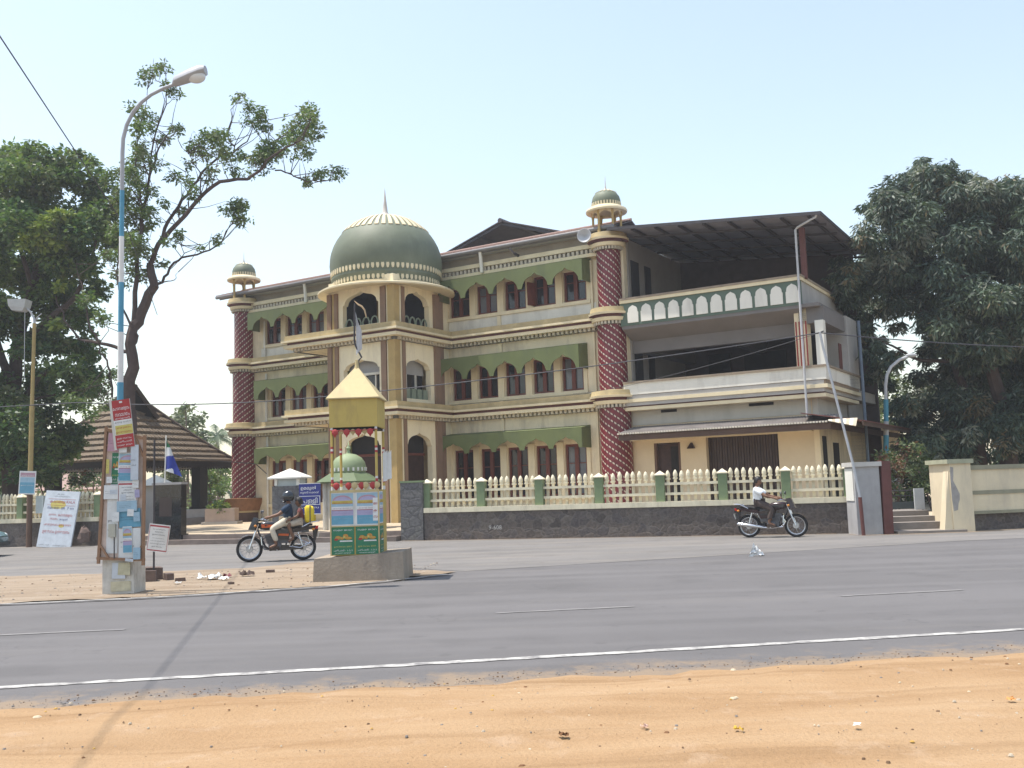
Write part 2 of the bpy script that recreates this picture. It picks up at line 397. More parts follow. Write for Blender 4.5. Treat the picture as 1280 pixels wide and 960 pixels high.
DARKG = mat('dentil_shade_paint', (.13, .13, .12), .9, .1)
GREEN = mat('green_awning_paint', (.125, .15, .060), .65, .12, 1.3, dirt=(.08, .10, .055), dirt_amt=.6)
DGREEN = mat('dome_green', (.135, .155, .108), .6, .14, 1.2, dirt=(.22, .24, .18), dirt_amt=.5, dscale=.8)
PGREEN = mat('parapet_green', (.095, .135, .105), .7, .1, 2.)
WOODR = mat('red_window_timber', (.125, .032, .02), .5, .25, 5.)
PANE = glassmat('window_glass', (.016, .017, .022), .10)
PANE2 = mat('frosted_pane', (.13, .14, .16), .2, .2, 1.5, spec=.5)
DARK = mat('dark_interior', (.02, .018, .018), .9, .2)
DARKW = mat('dark_timber_door', (.045, .022, .018), .6, .3, 4.)
LGREY = mat('grey_lunette', (.33, .33, .34), .8, .08)
TILE = mat('red_roof_tile', (.33, .225, .195), .9, .2, 5, bump=.5, bscale=18, dirt=(.3, .22, .18), dirt_amt=.6)
SHEETM = mat('dark_metal_sheet', (.085, .07, .075), .6, .2, 2.)
STEELD = mat('dark_steel', (.05, .045, .05), .6, .2)
STEELG = mat('grey_pipe', (.42, .43, .45), .5, .1, 3., metal=.0)
GUTTER = mat('grey_gutter', (.19, .185, .19), .5, .12, 3.)
SPIRE = mat('finial_metal', (.55, .5, .46), .45, .1)
TWR = spiralmat('spiral_tile_falling', 1.0)
TWL = spiralmat('spiral_tile_rising', -1.0)
TERRA = mat('terracotta_bowl', (.22, .105, .045), .75, .2, 5, bump=.4, bscale=30)
TERRAD = mat('dark_planter_tile', (.085, .045, .035), .6, .2, 6.)
REDST = mat('red_stripe', (.27, .045, .035), .7, .1)
RUST = mat('rust_paint', (.125, .048, .042), .7, .2, 4, dirt=(.1, .04, .03))

def sweep(mb, path, bands, closed=False):
    """bands (out0, out1, z0, z1, m) carried along a plan polyline with mitred corners; out is to the right of travel"""
    n = len(path); P = [Vector((p[0], p[1])) for p in path]
    def off(i, o):
        ds = []
        if i > 0: ds.append((P[i]-P[i-1]).normalized())
        if i < n-1: ds.append((P[i+1]-P[i]).normalized())
        ns = [Vector((d.y, -d.x)) for d in ds]
        if len(ns) == 1: return P[i]+ns[0]*o
        b = (ns[0]+ns[1]); b = b/b.dot(ns[0])
        return P[i]+b*o
    for o0, o1, z0, z1, m in bands:
        vs = []; fs = []
        for i in range(n):
            a = off(i, o0); b = off(i, o1)
            vs += [(a.x, a.y, z0), (b.x, b.y, z0), (b.x, b.y, z1), (a.x, a.y, z1)]
        for i in range(n-1):
            k = i*4
            for j in range(4): fs.append((k+j, k+(j+1) % 4, k+4+(j+1) % 4, k+4+j))
        fs += [(0, 1, 2, 3), ((n-1)*4+3, (n-1)*4+2, (n-1)*4+1, (n-1)*4)]
        mb.add(vs, fs, m)
    return off

def dentils(mb, path, o0, o1, z0, z1, pitch=.2, wid=.11, m=0):
    for (x0, y0), (x1, y1) in zip(path, path[1:]):
        d = Vector((x1-x0, y1-y0)); L = d.length; d.normalize(); nn = Vector((d.y, -d.x))
        k = int(L/pitch)
        for i in range(k):
            s = (i+.5)*L/k; c = Vector((x0, y0))+d*s
            a = c+nn*o0; b = c+nn*o1
            p = [(a-d*wid/2), (b-d*wid/2), (b+d*wid/2), (a+d*wid/2)]
            mb.hexa([(q.x, q.y, z0) for q in p]+[(q.x, q.y, z1) for q in p], m)

def wall_holes(mb, P, s0, s1, z0, z1, holes, t=.25, m=0):
    """wall slab with rectangular openings; P(s, depth, z) maps to space"""
    xs = sorted({s0, s1, *[h[0] for h in holes], *[h[1] for h in holes]})
    zs = sorted({z0, z1, *[h[2] for h in holes], *[h[3] for h in holes]})
    inh = lambda x, z: any(h[0] < x < h[1] and h[2] < z < h[3] for h in holes)
    for dpt in (0, t):
        for a, b in zip(xs, xs[1:]):
            for c, e in zip(zs, zs[1:]):
                if not inh((a+b)/2, (c+e)/2): mb.quad(P(a, dpt, c), P(b, dpt, c), P(b, dpt, e), P(a, dpt, e), m)
    for (a, b, c, e) in holes+[(s0, s1, z0, z1)]:
        mb.quad(P(a, 0, c), P(a, t, c), P(a, t, e), P(a, 0, e), m); mb.quad(P(b, 0, c), P(b, t, c), P(b, t, e), P(b, 0, e), m)
        mb.quad(P(a, 0, c), P(b, 0, c), P(b, t, c), P(a, t, c), m); mb.quad(P(a, 0, e), P(b, 0, e), P(b, t, e), P(a, t, e), m)

def ogee(t):
    """height 0..1 of an Indian arch, t = 0 at the crown, 1 at the springing"""
    t = min(1, abs(t))
    return .80*math.sqrt(max(0, 1-t**2.3))+.20*max(0, 1-t/.30)**1.7

def wall_arch(mb, P, s0, s1, z0, z1, a, b, zs, zi, za, t=.25, m=0, n=28, notch=.07):
    """wall slab with one arched opening a..b, sill zs, springing zi, crown za"""
    c = (a+b)/2; hw = (b-a)/2-notch
    wall_holes(mb, P, s0, s1, z0, zi, [(a, b, zs, zi)] if zs > z0 else [(a, b, z0, zi)], t, m) if False else None
    for d in (0, t):
        mb.quad(P(s0, d, z0), P(a, d, z0), P(a, d, z1), P(s0, d, z1), m); mb.quad(P(b, d, z0), P(s1, d, z0), P(s1, d, z1), P(b, d, z1), m)
        if zs > z0: mb.quad(P(a, d, z0), P(b, d, z0), P(b, d, zs), P(a, d, zs), m)
        mb.quad(P(a, d, zi), P(a+notch, d, zi), P(a+notch, d, z1), P(a, d, z1), m); mb.quad(P(b-notch, d, zi), P(b, d, zi), P(b, d, z1), P(b-notch, d, z1), m)
    mb.quad(P(a, 0, zs), P(b, 0, zs), P(b, t, zs), P(a, t, zs), m)
    for q in (a, b): mb.quad(P(q, 0, zs), P(q, t, zs), P(q, t, zi), P(q, 0, zi), m)
    mb.quad(P(a, 0, zi), P(a+notch, 0, zi), P(a+notch, t, zi), P(a, t, zi), m); mb.quad(P(b-notch, 0, zi), P(b, 0, zi), P(b, t, zi), P(b-notch, t, zi), m)
    X = [c-hw+2*hw*i/n for i in range(n+1)]; Z = [zi+(za-zi)*ogee((x-c)/hw) for x in X]
    for i in range(n):
        for d in (0, t): mb.quad(P(X[i], d, Z[i]), P(X[i+1], d, Z[i+1]), P(X[i+1], d, z1), P(X[i], d, z1), m)
        mb.quad(P(X[i], 0, Z[i]), P(X[i+1], 0, Z[i+1]), P(X[i+1], t, Z[i+1]), P(X[i], t, Z[i]), m)
    for q in (s0, s1): mb.quad(P(q, 0, z0), P(q, t, z0), P(q, t, z1), P(q, 0, z1), m)
    mb.quad(P(s0, 0, z1), P(s1, 0, z1), P(s1, t, z1), P(s0, t, z1), m)

# ================================================================== THE MOSQUE (local x along the front, y into the building)
FA = .5453
MQ = thing('mosque', 'cream three-storey mosque with green domes, green scalloped awnings and maroon spiral towers', 'mosque', (3.898, 38, 0), -FA)
WY = .5                                            # main front wall plane
front = lambda s, d, z: (s, WY+d, z)
UC = {1: [-2.0-1.345*k for k in range(5)], 2: [-2.0-1.345*k for k in range(5)], 3: [-1.75-1.41*k for k in range(5)]}
LC = {1: [-18.2+1.36*k for k in range(4)], 2: [-18.2+1.36*k for k in range(4)], 3: [-18.5+1.4*k for k in range(4)]}
WZ = {1: (1.15, 3.2), 2: (5.34, 6.75), 3: (8.95, 10.2)}
WW = {1: .98, 2: .98, 3: 1.04}
# --- main body walls
wb = MB()
holes = []
for fl in (1, 2, 3):
    for c in UC[fl]+LC[fl]: holes.append((c-WW[fl]/2, c+WW[fl]/2, *WZ[fl]))
wall_holes(wb, front, -20.9, .45, 0, 11.55, holes, .28, 0)
wb.box(-20.9, -20.6, .79, 14, 0, 11.5, 0); wb.box(.2, .45, .79, 6.6, 0, 10.8, 0); wb.box(-20.6, .2, 13.7, 14, 0, 11.5, 0)
for z in (4.6, 7.85, 11.2): wb.box(-20.6, .2, 1.6, 13.7, z, z+.15, 0)
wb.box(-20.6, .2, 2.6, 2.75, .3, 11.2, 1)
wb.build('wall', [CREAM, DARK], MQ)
# painted aprons under the sills, pilaster strips between the bays
ap = MB()
for fl, zc in ((2, 4.75), (3, 7.94)):
    zt = WZ[fl][0]-.16
    for a, b in ((-7.95, -.72), (-19.3, -13.25)): ap.box(a, b, WY-.03, WY-.002, zc+.3, zt, 0)
build_each(ap, 'apron', APRON, MQ)
pl = MB()
for fl in (1, 2, 3):
    for C_ in (UC[fl], sorted(LC[fl], reverse=True)):
        sp = abs(C_[1]-C_[0])
        for c in C_[:-1]:
            x = c-sp/2; w_ = sp-WW[fl]; pl.box(x-w_/2+.03, x+w_/2-.03, WY-.06, WY-.002, WZ[fl][0]-.02, WZ[fl][1]+.1, 0)
        pl.box(C_[0]+WW[fl]/2+.03, C_[0]+WW[fl]/2+.2, WY-.06, WY-.002, WZ[fl][0]-.02, WZ[fl][1]+.1, 0)
build_each(pl, 'pilaster_strip', TRIM, MQ)
sl = MB()
for fl in (1, 2, 3):
    z = WZ[fl][0]
    for C_ in (UC[fl], LC[fl]): sl.box(min(C_)-.7, max(C_)+.72, WY-.10, WY+.05, z-.16, z-.02, 0)
build_each(sl, 'sill_ledge', TRIM, MQ)
# vertical joints on the front
jt = MB()
for x in (-5.36,):
    for z0, z1 in ((8.25, 8.78), (5.05, 5.17), (3.85, 4.42), (7.1, 7.6)): jt.box(x-.09, x+.09, WY-.075, WY-.032, z0, z1, 0)
for x in (-.95, -.72):
    for z0, z1 in ((.3, 4.42), (5.1, 7.6), (8.3, 10.5)): jt.box(x-.05, x+.05, WY-.10, WY-.035, z0, z1, 0)
build_each(jt, 'wall_rib', TRIM, MQ)
# --- windows
def window_mesh(w, z0, z1):
    f = MB(); h = z1-z0
    f.box(-w/2, -w/2+.08, 0, .12, 0, h); f.box(w/2-.08, w/2, 0, .12, 0, h); f.box(-.085, .085, -.01, .12, .08, h-.1)
    f.box(-w/2+.08, w/2-.08, 0, .12, 0, .08); f.box(-w/2+.08, w/2-.08, 0, .12, h-.1, h)
    for x in (-w/2+.08, .085):
        b = w/2-.165; f.box(x, x+b, .03, .09, h*.62, h*.62+.035)
    p = MB(); p.box(-w/2+.08, w/2-.08, .07, .085, .08, h-.1, 0)
    p2 = MB()
    return f, p
WM = {}
for fl in (1, 2, 3):
    f, p = window_mesh(WW[fl]-.02, *WZ[fl]); WM[fl] = (f.data('window', WOODR), p.data('pane', PANE), p.data('pane', PANE2))
wr = random.Random(3)
for fl in (1, 2, 3):
    for i, c in enumerate(UC[fl]+LC[fl]):
        f, pa, pb = WM[fl]
        o = bpy.data.objects.new('window', f); COL.objects.link(o); o.parent = MQ; o.location = (c, WY+.10, WZ[fl][0])
        q = bpy.data.objects.new('pane', pb if wr.random() < .3 else pa); COL.objects.link(q); q.parent = o
# an open casement on the top floor
cs = MB(); a = (-5.1, WY+.08, 8.98); d = Vector((-.25, -.97, 0))*.42
cs.sheet((-3.60, WY+.05, 8.98), (-3.72, WY-.4, 8.98), (-3.72, WY-.4, 9.95), (-3.60, WY+.05, 9.95), .04)
tag(cs.build('open_casement', WOODR, MQ))
# --- awnings
def awning(x0, x1, cs, sp, z0, zt, zp, yf=-.3, cheek=True):
    mb = MB(); w_ = sp-.22; n = int((x1-x0)/.035)
    X = [x0+(x1-x0)*i/n for i in range(n+1)]
    def zb(x):
        c = min(cs, key=lambda q: abs(q-x)); t = abs(x-c)/(w_/2)
        return z0+(zp-z0)*ogee(t) if t < 1 else z0
    Z = [zb(x) for x in X]
    for i in range(n):
        for y in (yf, yf+.035): mb.quad((X[i], y, Z[i]), (X[i+1], y, Z[i+1]), (X[i+1], y, zt), (X[i], y, zt))
        mb.quad((X[i], yf, Z[i]), (X[i+1], yf, Z[i+1]), (X[i+1], yf+.035, Z[i+1]), (X[i], yf+.035, Z[i]))
    mb.sheet((x0, yf, zt), (x1, yf, zt), (x1, WY, zt+.12), (x0, WY, zt+.12), .03)
    for x in (x0, x1-.03): mb.hexa([(x, yf+.036, z0), (x+.03, yf+.036, z0), (x+.03, WY, z0), (x, WY, z0), (x, yf+.036, zt-.002), (x+.03, yf+.036, zt-.002), (x+.03, WY, zt+.11), (x, WY, zt+.11)])
    return mb
for fl, z0, zt, zp in ((1, 3.02, 3.77, 3.47), (2, 6.15, 7.06, 6.74), (3, 9.6, 10.45, 10.2)):
    sp = abs(UC[fl][1]-UC[fl][0]); cs_ = UC[fl]+[UC[fl][-1]-sp]
    awning(-8.25 if fl < 3 else -7.95, -1.28 if fl < 3 else -.98, cs_, sp, z0, zt, zp).build('awning', GREEN, MQ)
    sp = LC[fl][1]-LC[fl][0]
    awning(-19.05 if fl < 3 else -19.45, -13.3, [LC[fl][0]]+LC[fl][1:]+[LC[fl][-1]+sp], sp, z0+.04, zt, zp).build('awning', GREEN, MQ)
# --- cornices
PATH = [(-20.75, WY), (-13.25, WY), (-13.25, -3.35), (-8.0, -3.35), (-8.0, WY), (-.35, WY)]
for zc in (4.75, 7.94):
    cb = MB()
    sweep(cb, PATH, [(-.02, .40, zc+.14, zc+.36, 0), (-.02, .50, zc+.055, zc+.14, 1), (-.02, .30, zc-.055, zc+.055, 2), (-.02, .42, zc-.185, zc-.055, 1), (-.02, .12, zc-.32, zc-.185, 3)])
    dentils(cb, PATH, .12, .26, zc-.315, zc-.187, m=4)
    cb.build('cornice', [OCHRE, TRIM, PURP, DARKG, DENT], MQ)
    sb = MB(); sb.box(-13.2, -8.05, -3.3, WY+.3, zc-.3, zc+.33, 0); sb.build('porch_slab', CREAM, MQ)
cb = MB(); TP = [(-20.75, WY), (-.35, WY)]
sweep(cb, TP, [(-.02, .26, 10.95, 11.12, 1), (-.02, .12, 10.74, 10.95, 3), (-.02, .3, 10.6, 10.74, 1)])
dentils(cb, TP, .12, .22, 10.77, 10.93, m=4)
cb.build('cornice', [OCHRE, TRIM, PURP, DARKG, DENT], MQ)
# --- gutter, fixed pipes and the tiled roof
g = MB(); g.tube([(-21.9, -.05, 11.6), (.35, -.05, 11.6)], .085, 10); g.box(-21.8, .3, .06, .1, 11.48, 11.62)
g.build('gutter', GUTTER, MQ, smooth=True)
dp = MB()
for x in (-5.95, -15.98): dp.tube([(x, .0, 11.58), (x, .05, 11.4), (x, .12, 10.66)], .075, 10)
build_each(dp, 'overflow_pipe', WHITEW, MQ, True)
for x, z0, z1 in ((-18.85, .3, 4.4), (-18.9, 5.1, 7.5), (-19.0, 8.2, 10.1)):
    q = MB(); q.tube([(x, WY-.1, z0), (x, WY-.1, z1)], .055, 8); q.build('downpipe', WHITEW, MQ, smooth=True)
rf = MB()
nrow = 5
for i in range(nrow):
    y0, y1 = -.1+1.75*i/nrow, -.1+1.75*(i+1)/nrow; za, zb_ = 11.66+.56*i/nrow, 11.66+.56*(i+1)/nrow
    for k in range(74):
        xa = -21.9+.3*k; rf.hexa([(xa+.01, y0, za), (xa+.29, y0, za), (xa+.29, y1, zb_-.02), (xa+.01, y1, zb_-.02), (xa+.01, y0, za+.045), (xa+.29, y0, za+.045), (xa+.29, y1, zb_), (xa+.01, y1, zb_)], 0)
rf.sheet((-21.9, -.1, 11.6), (.35, -.1, 11.6), (.35, 1.7, 12.18), (-21.9, 1.7, 12.18), -.03, 1)
rf.sheet((-21.9, 1.7, 12.22), (.35, 1.7, 12.22), (.35, 4.2, 11.3), (-21.9, 4.2, 11.3), -.03, 1)
rf.tube([(-21.9, 1.68, 12.23), (.35, 1.68, 12.23)], .07, 8, 0)
rf.build('roof', [TILE, SHEETM], MQ)
ew = MB(); ew.box(-20.88, .44, .47, .498, 11.13, 11.47); ew.build('eaves_shade_strip', mat('shaded_eaves_grey', (.30, .265, .21), .9, .12, 1.2, dirt=(.2, .18, .15), dirt_amt=.7), MQ)  # grey strip over the wall, painting the shade below the eaves
bx = MB(); bx.box(-20.9, .45, .10, .46, 11.48, 11.54, 0); bx.bar((-4.1, .1, 11.1), (-4.1, -.25, 11.15), .09, .09, 1); bx.bar((-4.1, -.25, 11.15), (-4.3, -.3, 11.4), .06, .06, 1)
bx.build('eaves_board', [GREYW, STEELD], MQ)
# raised sheet roof behind
gr = MB()
for sx in (-1, 1):
    gr.sheet((-7.25, 3.9, 13.93), (-7.25+sx*6.5, 3.9, 13.93-sx*sx*2.1), (-7.25+sx*6.5, 12, 13.93-2.1), (-7.25, 12, 13.93), .05*sx, 0)
    gr.bar((-7.25, 4.0, 13.83), (-7.25+sx*6.4, 4.0, 11.78), .10, .12, 1)
    for k in (1, 2, 3, 4): gr.bar((-7.25+sx*1.3*k, 3.95, 13.83-.42*k), (-7.25+sx*1.3*k, 11.9, 13.83-.42*k), .07, .09, 1)
gr.tube([(-7.25, 3.8, 13.96), (-7.25, 12.1, 13.96)], .12, 8, 0)
gr.build('terrace_roof', [SHEETM, STEELD], MQ)

# --- corner towers
def tower(x, y, M, rad, levels, ctop, ped):
    T = thing('tower', None, None); T.parent = MQ; T.location = (x, y, 0)
    s = MB(); zz = [0.3]+[l for l in levels]
    segs = [(zz[0], levels[0]-.3, rad[0]), (levels[0]+.3, levels[1]-.3, rad[1]), (levels[1]+.3, levels[2]-.3, rad[2])]
    for z0, z1, r in segs:
        s.lathe([(r, z0), (r, z1)], n=48, uv=True)
    s.build('shaft', M, T, smooth=True, weld=False)
    for i, zc in enumerate(levels):
        r = rad[i]; e = (.36, .32, .36)[i]
        c = MB()
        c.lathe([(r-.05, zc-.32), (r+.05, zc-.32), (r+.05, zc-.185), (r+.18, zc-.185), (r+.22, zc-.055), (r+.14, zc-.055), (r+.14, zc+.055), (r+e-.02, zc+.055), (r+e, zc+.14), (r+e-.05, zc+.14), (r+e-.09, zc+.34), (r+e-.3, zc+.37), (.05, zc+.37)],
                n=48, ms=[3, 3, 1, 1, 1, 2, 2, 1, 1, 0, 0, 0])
        nd = 30
        for k in range(nd):
            a = 2*PI*k/nd; M4 = Matrix.Rotation(a, 4, 'Z'); i0 = len(c.v)
            c.box(r+.04, r+.13, -.04, .04, zc-.31, zc-.187, 4); c.xform(M4, i0)
        c.build('cornice_ring', [OCHRE, TRIM, PURP, DARKG, DENT], T, smooth=True)
    z = levels[2]+.37
    for k in range(6):
        a = 2*PI*k/6+.35; p = MB(); p.lathe([(.065, z), (.06, z+.12), (.05, z+.2), (.048, ctop-.3), (.06, ctop-.22), (.065, ctop-.02)], .55*math.cos(a), .55*math.sin(a), 10)
        p.build('post', OCHREP, T, smooth=True)
    ar = MB()                                            # arched ring between the posts
    n = 96; r0, r1 = .52, .575
    for k in range(n):
        a0, a1 = 2*PI*k/n+.35, 2*PI*(k+1)/n+.35
        h = lambda q: ctop-.26+.22*ogee((((q-.35)/(2*PI)*6) % 1-.5)*2.15)
        P_ = lambda r, a, zz_: (r*math.cos(a), r*math.sin(a), zz_)
        za, zb_ = h(a0), h(a1)
        ar.hexa([P_(r0, a0, za), P_(r1, a0, za), P_(r1, a1, zb_), P_(r0, a1, zb_), P_(r0, a0, ctop), P_(r1, a0, ctop), P_(r1, a1, ctop), P_(r0, a1, ctop)])
    ar.build('arch_ring', TRIM, T)
    dk = MB(); dk.lathe([(.05, ctop-.01), (.5, ctop-.0), (.81, ctop-.06), (.83, ctop+.0), (.8, ctop+.07), (.6, ctop+.17), (.05, ctop+.18)], n=48)
    dk.build('canopy_disc', TRIM, T, smooth=True)
    dm = MB(); zb_ = ctop+.17
    prof = [(.55, zb_), (.575, zb_+.12), (.575, zb_+.26), (.53, zb_+.42), (.43, zb_+.56), (.28, zb_+.66), (.12, zb_+.71), (.0, zb_+.72)]
    dm.lathe(prof, n=40, m=0)
    for k in range(30):
        a = 2*PI*k/30; M4 = Matrix.Rotation(a, 4, 'Z'); i0 = len(dm.v); dm.box(.56, .592, -.03, .03, zb_+.03, zb_+.16, 1); dm.xform(M4, i0)
        if k % 2 == 0:
            i0 = len(dm.v); dm.sheet((.43, -.035, zb_+.575), (.43, .035, zb_+.575), (.15, .014, zb_+.72), (.15, -.014, zb_+.72), .012, 1); dm.xform(M4, i0)
    dm.lathe([(.56, zb_-.01), (.6, zb_-.0), (.6, zb_+.03), (.56, zb_+.04)], n=40, m=1)
    dm.build('dome', [DGREEN, TRIM], T, smooth=True)
    fn = MB(); fn.lathe([(.06, zb_+.70), (.045, zb_+.78), (.02, zb_+.9), (.004, zb_+1.28), (0, zb_+1.28)], n=10); fn.build('finial', SPIRE, T, smooth=True)
    if ped:
        b = MB(); b.lathe([(.78, .31), (.8, .75), (.86, .78), (.86, .84), (1.02, 1.2), (1.06, 1.44), (.66, 1.46)], n=48, ms=[1, 2, 2, 0, 0, 0])
        b.build('pedestal', [TERRA, TERRAD, OCHRE], T, smooth=True)
    return T
tower(-.12, .36, TWR, (.62, .57, .48), (4.8, 8.05, 11.03), 12.33, False)['label'] = 'right-hand spiral tower with falling dotted rows'
tower(-20.37, .36, TWL, (.62, .57, .485), (4.77, 7.97, 11.0), 12.36, True)['label'] = 'left-hand spiral tower with rising dotted rows and a flared pedestal'

# --- porch block under the big dome
px0, px1, pyf, pyb = -11.45, -8.0, -3.35, WY
FR = lambda s, d, z: (s, pyf+d, z)
RT = lambda s, d, z: (px1-d, s, z)
LF = lambda s, d, z: (px0+d, s, z)
pw = MB()
for z0, z1, zs, zi, za in ((.31, 4.45, .31, 3.42, 3.92), (5.08, 7.64, 5.3, 6.6, 6.98), (8.27, 10.35, 8.4, 9.31, 9.83)):
    wall_arch(pw, FR, px0, px1, z0, z1, -10.68, -8.78, zs, zi, za)
    wall_arch(pw, RT, pyf+.25, pyb-.0, z0, z1, -2.66, -.93, zs, zi, za)
    wall_arch(pw, LF, pyf+.25, pyb-.0, z0, z1, -2.66, -.93, zs, zi, za)
pw.build('porch_wall', PORCH, MQ)
pp = MB()
for z0, z1 in ((.31, 4.43), (5.11, 7.62), (8.3, 9.86)):
    y0 = pyf-.10
    for a, b, mm, o in ((px0-.02, px0+.20, 0, .10), (px0+.24, px0+.36, 1, .06), (px0+.38, px0+.54, 0, .10), (-8.62, -8.36, 0, .10), (-8.34, -8.24, 2, .05)):
        pp.box(a, b, pyf-o, pyf-.002, z0, z1, mm)
    pp.box(-8.22, px1+.12, pyf-.13, pyf+.22, z0, z1, 1)
    pp.box(px1+.002, px1+.10, pyf+.26, pyf+.36, z0, z1, 2); pp.box(px1+.002, px1+.10, pyf+.40, pyf+.62, z0, z1, 0)
    pp.box(px1+.002, px1+.10, -.68, -.30, z0, z1, 0); pp.box(px1+.002, px1+.08, -.26, -.02, z0, z1, 0)
build_each(pp, 'porch_pilaster', [BROWNP, OCHREP, TRIM], MQ)
pi = MB()                                            # what closes the arches
pi.box(-10.7, -8.76, pyf+.40, pyf+.46, 6.42, 7.1, 0); pi.box(-8.46, -8.40, -2.7, -.9, 6.36, 7.1, 0)
build_each(pi, 'lunette_panel', LGREY, MQ)
pg = MB()
pg.box(-10.7, -8.76, pyf+.46, pyf+.5, 5.1, 6.42, 0); pg.box(-8.5, -8.46, -2.7, -.9, 5.1, 6.36, 0)
build_each(pg, 'porch_glazing', PANE, MQ)
pm = MB()
for y in (-2.1, -1.45): pm.box(-8.45, -8.38, y-.03, y+.03, 5.4, 6.36, 0)
for x in (-9.9, -9.3): pm.box(x-.03, x+.03, pyf+.38, pyf+.45, 5.2, 6.42, 0)
pm.box(-10.66, -8.8, pyf+.32, pyf+.40, 6.34, 6.44, 0)
build_each(pm, 'porch_mullion', WHITEW, MQ)
pd = MB()
pd.box(-8.5, -8.46, -2.68, -.92, .31, 3.0, 0); pd.box(-8.47, -8.40, -2.68, -.92, 3.0, 3.1, 1); pd.box(-8.5, -8.46, -2.68, -.92, 3.1, 4, 2)
pd.box(-10.7, -8.76, pyf+.48, pyf+.52, .31, 3.0, 0); pd.box(-10.7, -8.76, pyf+.4, pyf+.47, 3.0, 3.1, 1); pd.box(-10.7, -8.76, pyf+.48, pyf+.52, 3.1, 4, 2)
pd.build('door', [DARKW, WOODR, DARK], MQ)
pk = MB(); pk.box(-11.1, -8.4, WY-.3, WY-.06, 8.28, 10.3, 0); pk.box(-10.6, -10.3, -1.2, -1.0, 8.3, 10.3, 1); pk.box(-11.16, -11.1, -3.05, .2, 8.28, 10.3, 0); pk.box(-11.1, -8.3, -3.05, .2, 9.95, 9.975, 0); pk.build('porch_dark_panels', [DARK, OCHREP], MQ)  # dark panels added to shut light from the top arches, with an ochre column
def ringlet(mb, P, s, z, w_=.19, h=.34):
    pts = [P(s-w_, .08, z), P(s-w_, .08, z+h*.55), P(s-w_*.6, .08, z+h*.9), P(s, .08, z+h), P(s+w_*.6, .08, z+h*.9), P(s+w_, .08, z+h*.55), P(s+w_, .08, z)]
    mb.tube(pts, .035, 6)
BAL = mat('balustrade_green_grey', (.21, .25, .19), .7, .12)
for P, cs_ in ((FR, (-10.4, -9.95, -9.5, -9.05)), (RT, (-2.4, -2.0, -1.6, -1.2))):
    bb = MB()
    for s_ in cs_: ringlet(bb, P, s_, 8.3, .17, .42)
    bb.build('balustrade', BAL, MQ, smooth=True)
bb = MB()
for s_ in (-2.45, -2.05, -1.65, -1.25): bb.box(px1-.16, px1-.04, s_-.14, s_+.14, 5.3, 5.72, 0)
bb.build('balustrade', BAL, MQ)
# canopy slab and big dome
DX, DY = -9.8, -1.5
ds = MB(); ds.lathe([(.1, 10.0), (2.0, 9.98), (2.6, 9.91), (2.88, 9.87), (2.92, 9.89), (2.92, 9.955), (2.88, 9.98), (2.5, 10.06), (.1, 10.1)], DX, DY, 72)
ds.build('dome_canopy', TRIM, MQ, smooth=True)
dd = thing('big_dome', None, None); dd.parent = MQ; dd.location = (DX, DY, 0)
prof = [(2.26, 10.1), (2.32, 10.45), (2.35, 10.5), (2.35, 10.56), (2.33, 10.6), (2.385, 10.9), (2.41, 11.18), (2.392, 11.448), (2.34, 11.711), (2.253, 11.967), (2.134, 12.212), (1.983, 12.441), (1.804, 12.652), (1.598, 12.842), (1.369, 13.007), (1.12, 13.146), (0.855, 13.256), (0.577, 13.335), (0.29, 13.384), (0.0, 13.4)]
def rad_at(z):
    for (r0, z0), (r1, z1) in zip(prof, prof[1:]):
        if z0 <= z <= z1: return r0+(r1-r0)*(z-z0)/max(1e-6, z1-z0)
    return 0
sh = MB(); sh.lathe(prof, n=72); sh.build('shell', DGREEN, dd, smooth=True)
tr = MB()
for k in range(72):
    M4 = Matrix.Rotation(2*PI*k/72, 4, 'Z')
    for z, h in ((10.31, .25), (10.77, .29)):
        i0 = len(tr.v); r = rad_at(z)
        n = 8; ring = [(r+.014, .066*math.cos(2*PI*j/n), z+h*.5*math.sin(2*PI*j/n)*1.0) for j in range(n)]; ring2 = [(r-.04, y, zz_) for _, y, zz_ in ring]
        tr.add(ring+ring2, [tuple(range(n))]+[(j, (j+1) % n, n+(j+1) % n, n+j) for j in range(n)], 0); tr.xform(M4, i0)
tr.lathe([(2.30, 10.1), (2.38, 10.1), (2.38, 10.16), (2.30, 10.18)], n=72)
tr.build('lozenge_bands', TRIM, dd)
rb = MB()
for k in range(40):
    M4 = Matrix.Rotation(2*PI*k/40, 4, 'Z'); i0 = len(rb.v)
    zs = [12.58, 12.68, 12.79, 12.88, 12.97, 13.05, 13.13, 13.21, 13.28, 13.34, 13.38]
    for za, zb_ in zip(zs, zs[1:]):
        ra, rb_ = rad_at(za), rad_at(zb_); wa, wb_ = ra*.045, rb_*.045
        rb.hexa([(ra, -wa, za), (ra, wa, za), (rb_, wb_, zb_), (rb_, -wb_, zb_), (ra+.02, -wa, za+.025), (ra+.02, wa, za+.025), (rb_+.02, wb_, zb_+.025), (rb_+.02, -wb_, zb_+.025)])
    rb.xform(M4, i0)
rb.build('crown_ribs', TRIM, dd)
fn = MB(); fn.lathe([(.30, 13.36), (.2, 13.46), (.12, 13.58), (.095, 13.8), (.05, 14.2), (.006, 14.66), (0, 14.66)], n=14); fn.build('finial', SPIRE, dd, smooth=True)

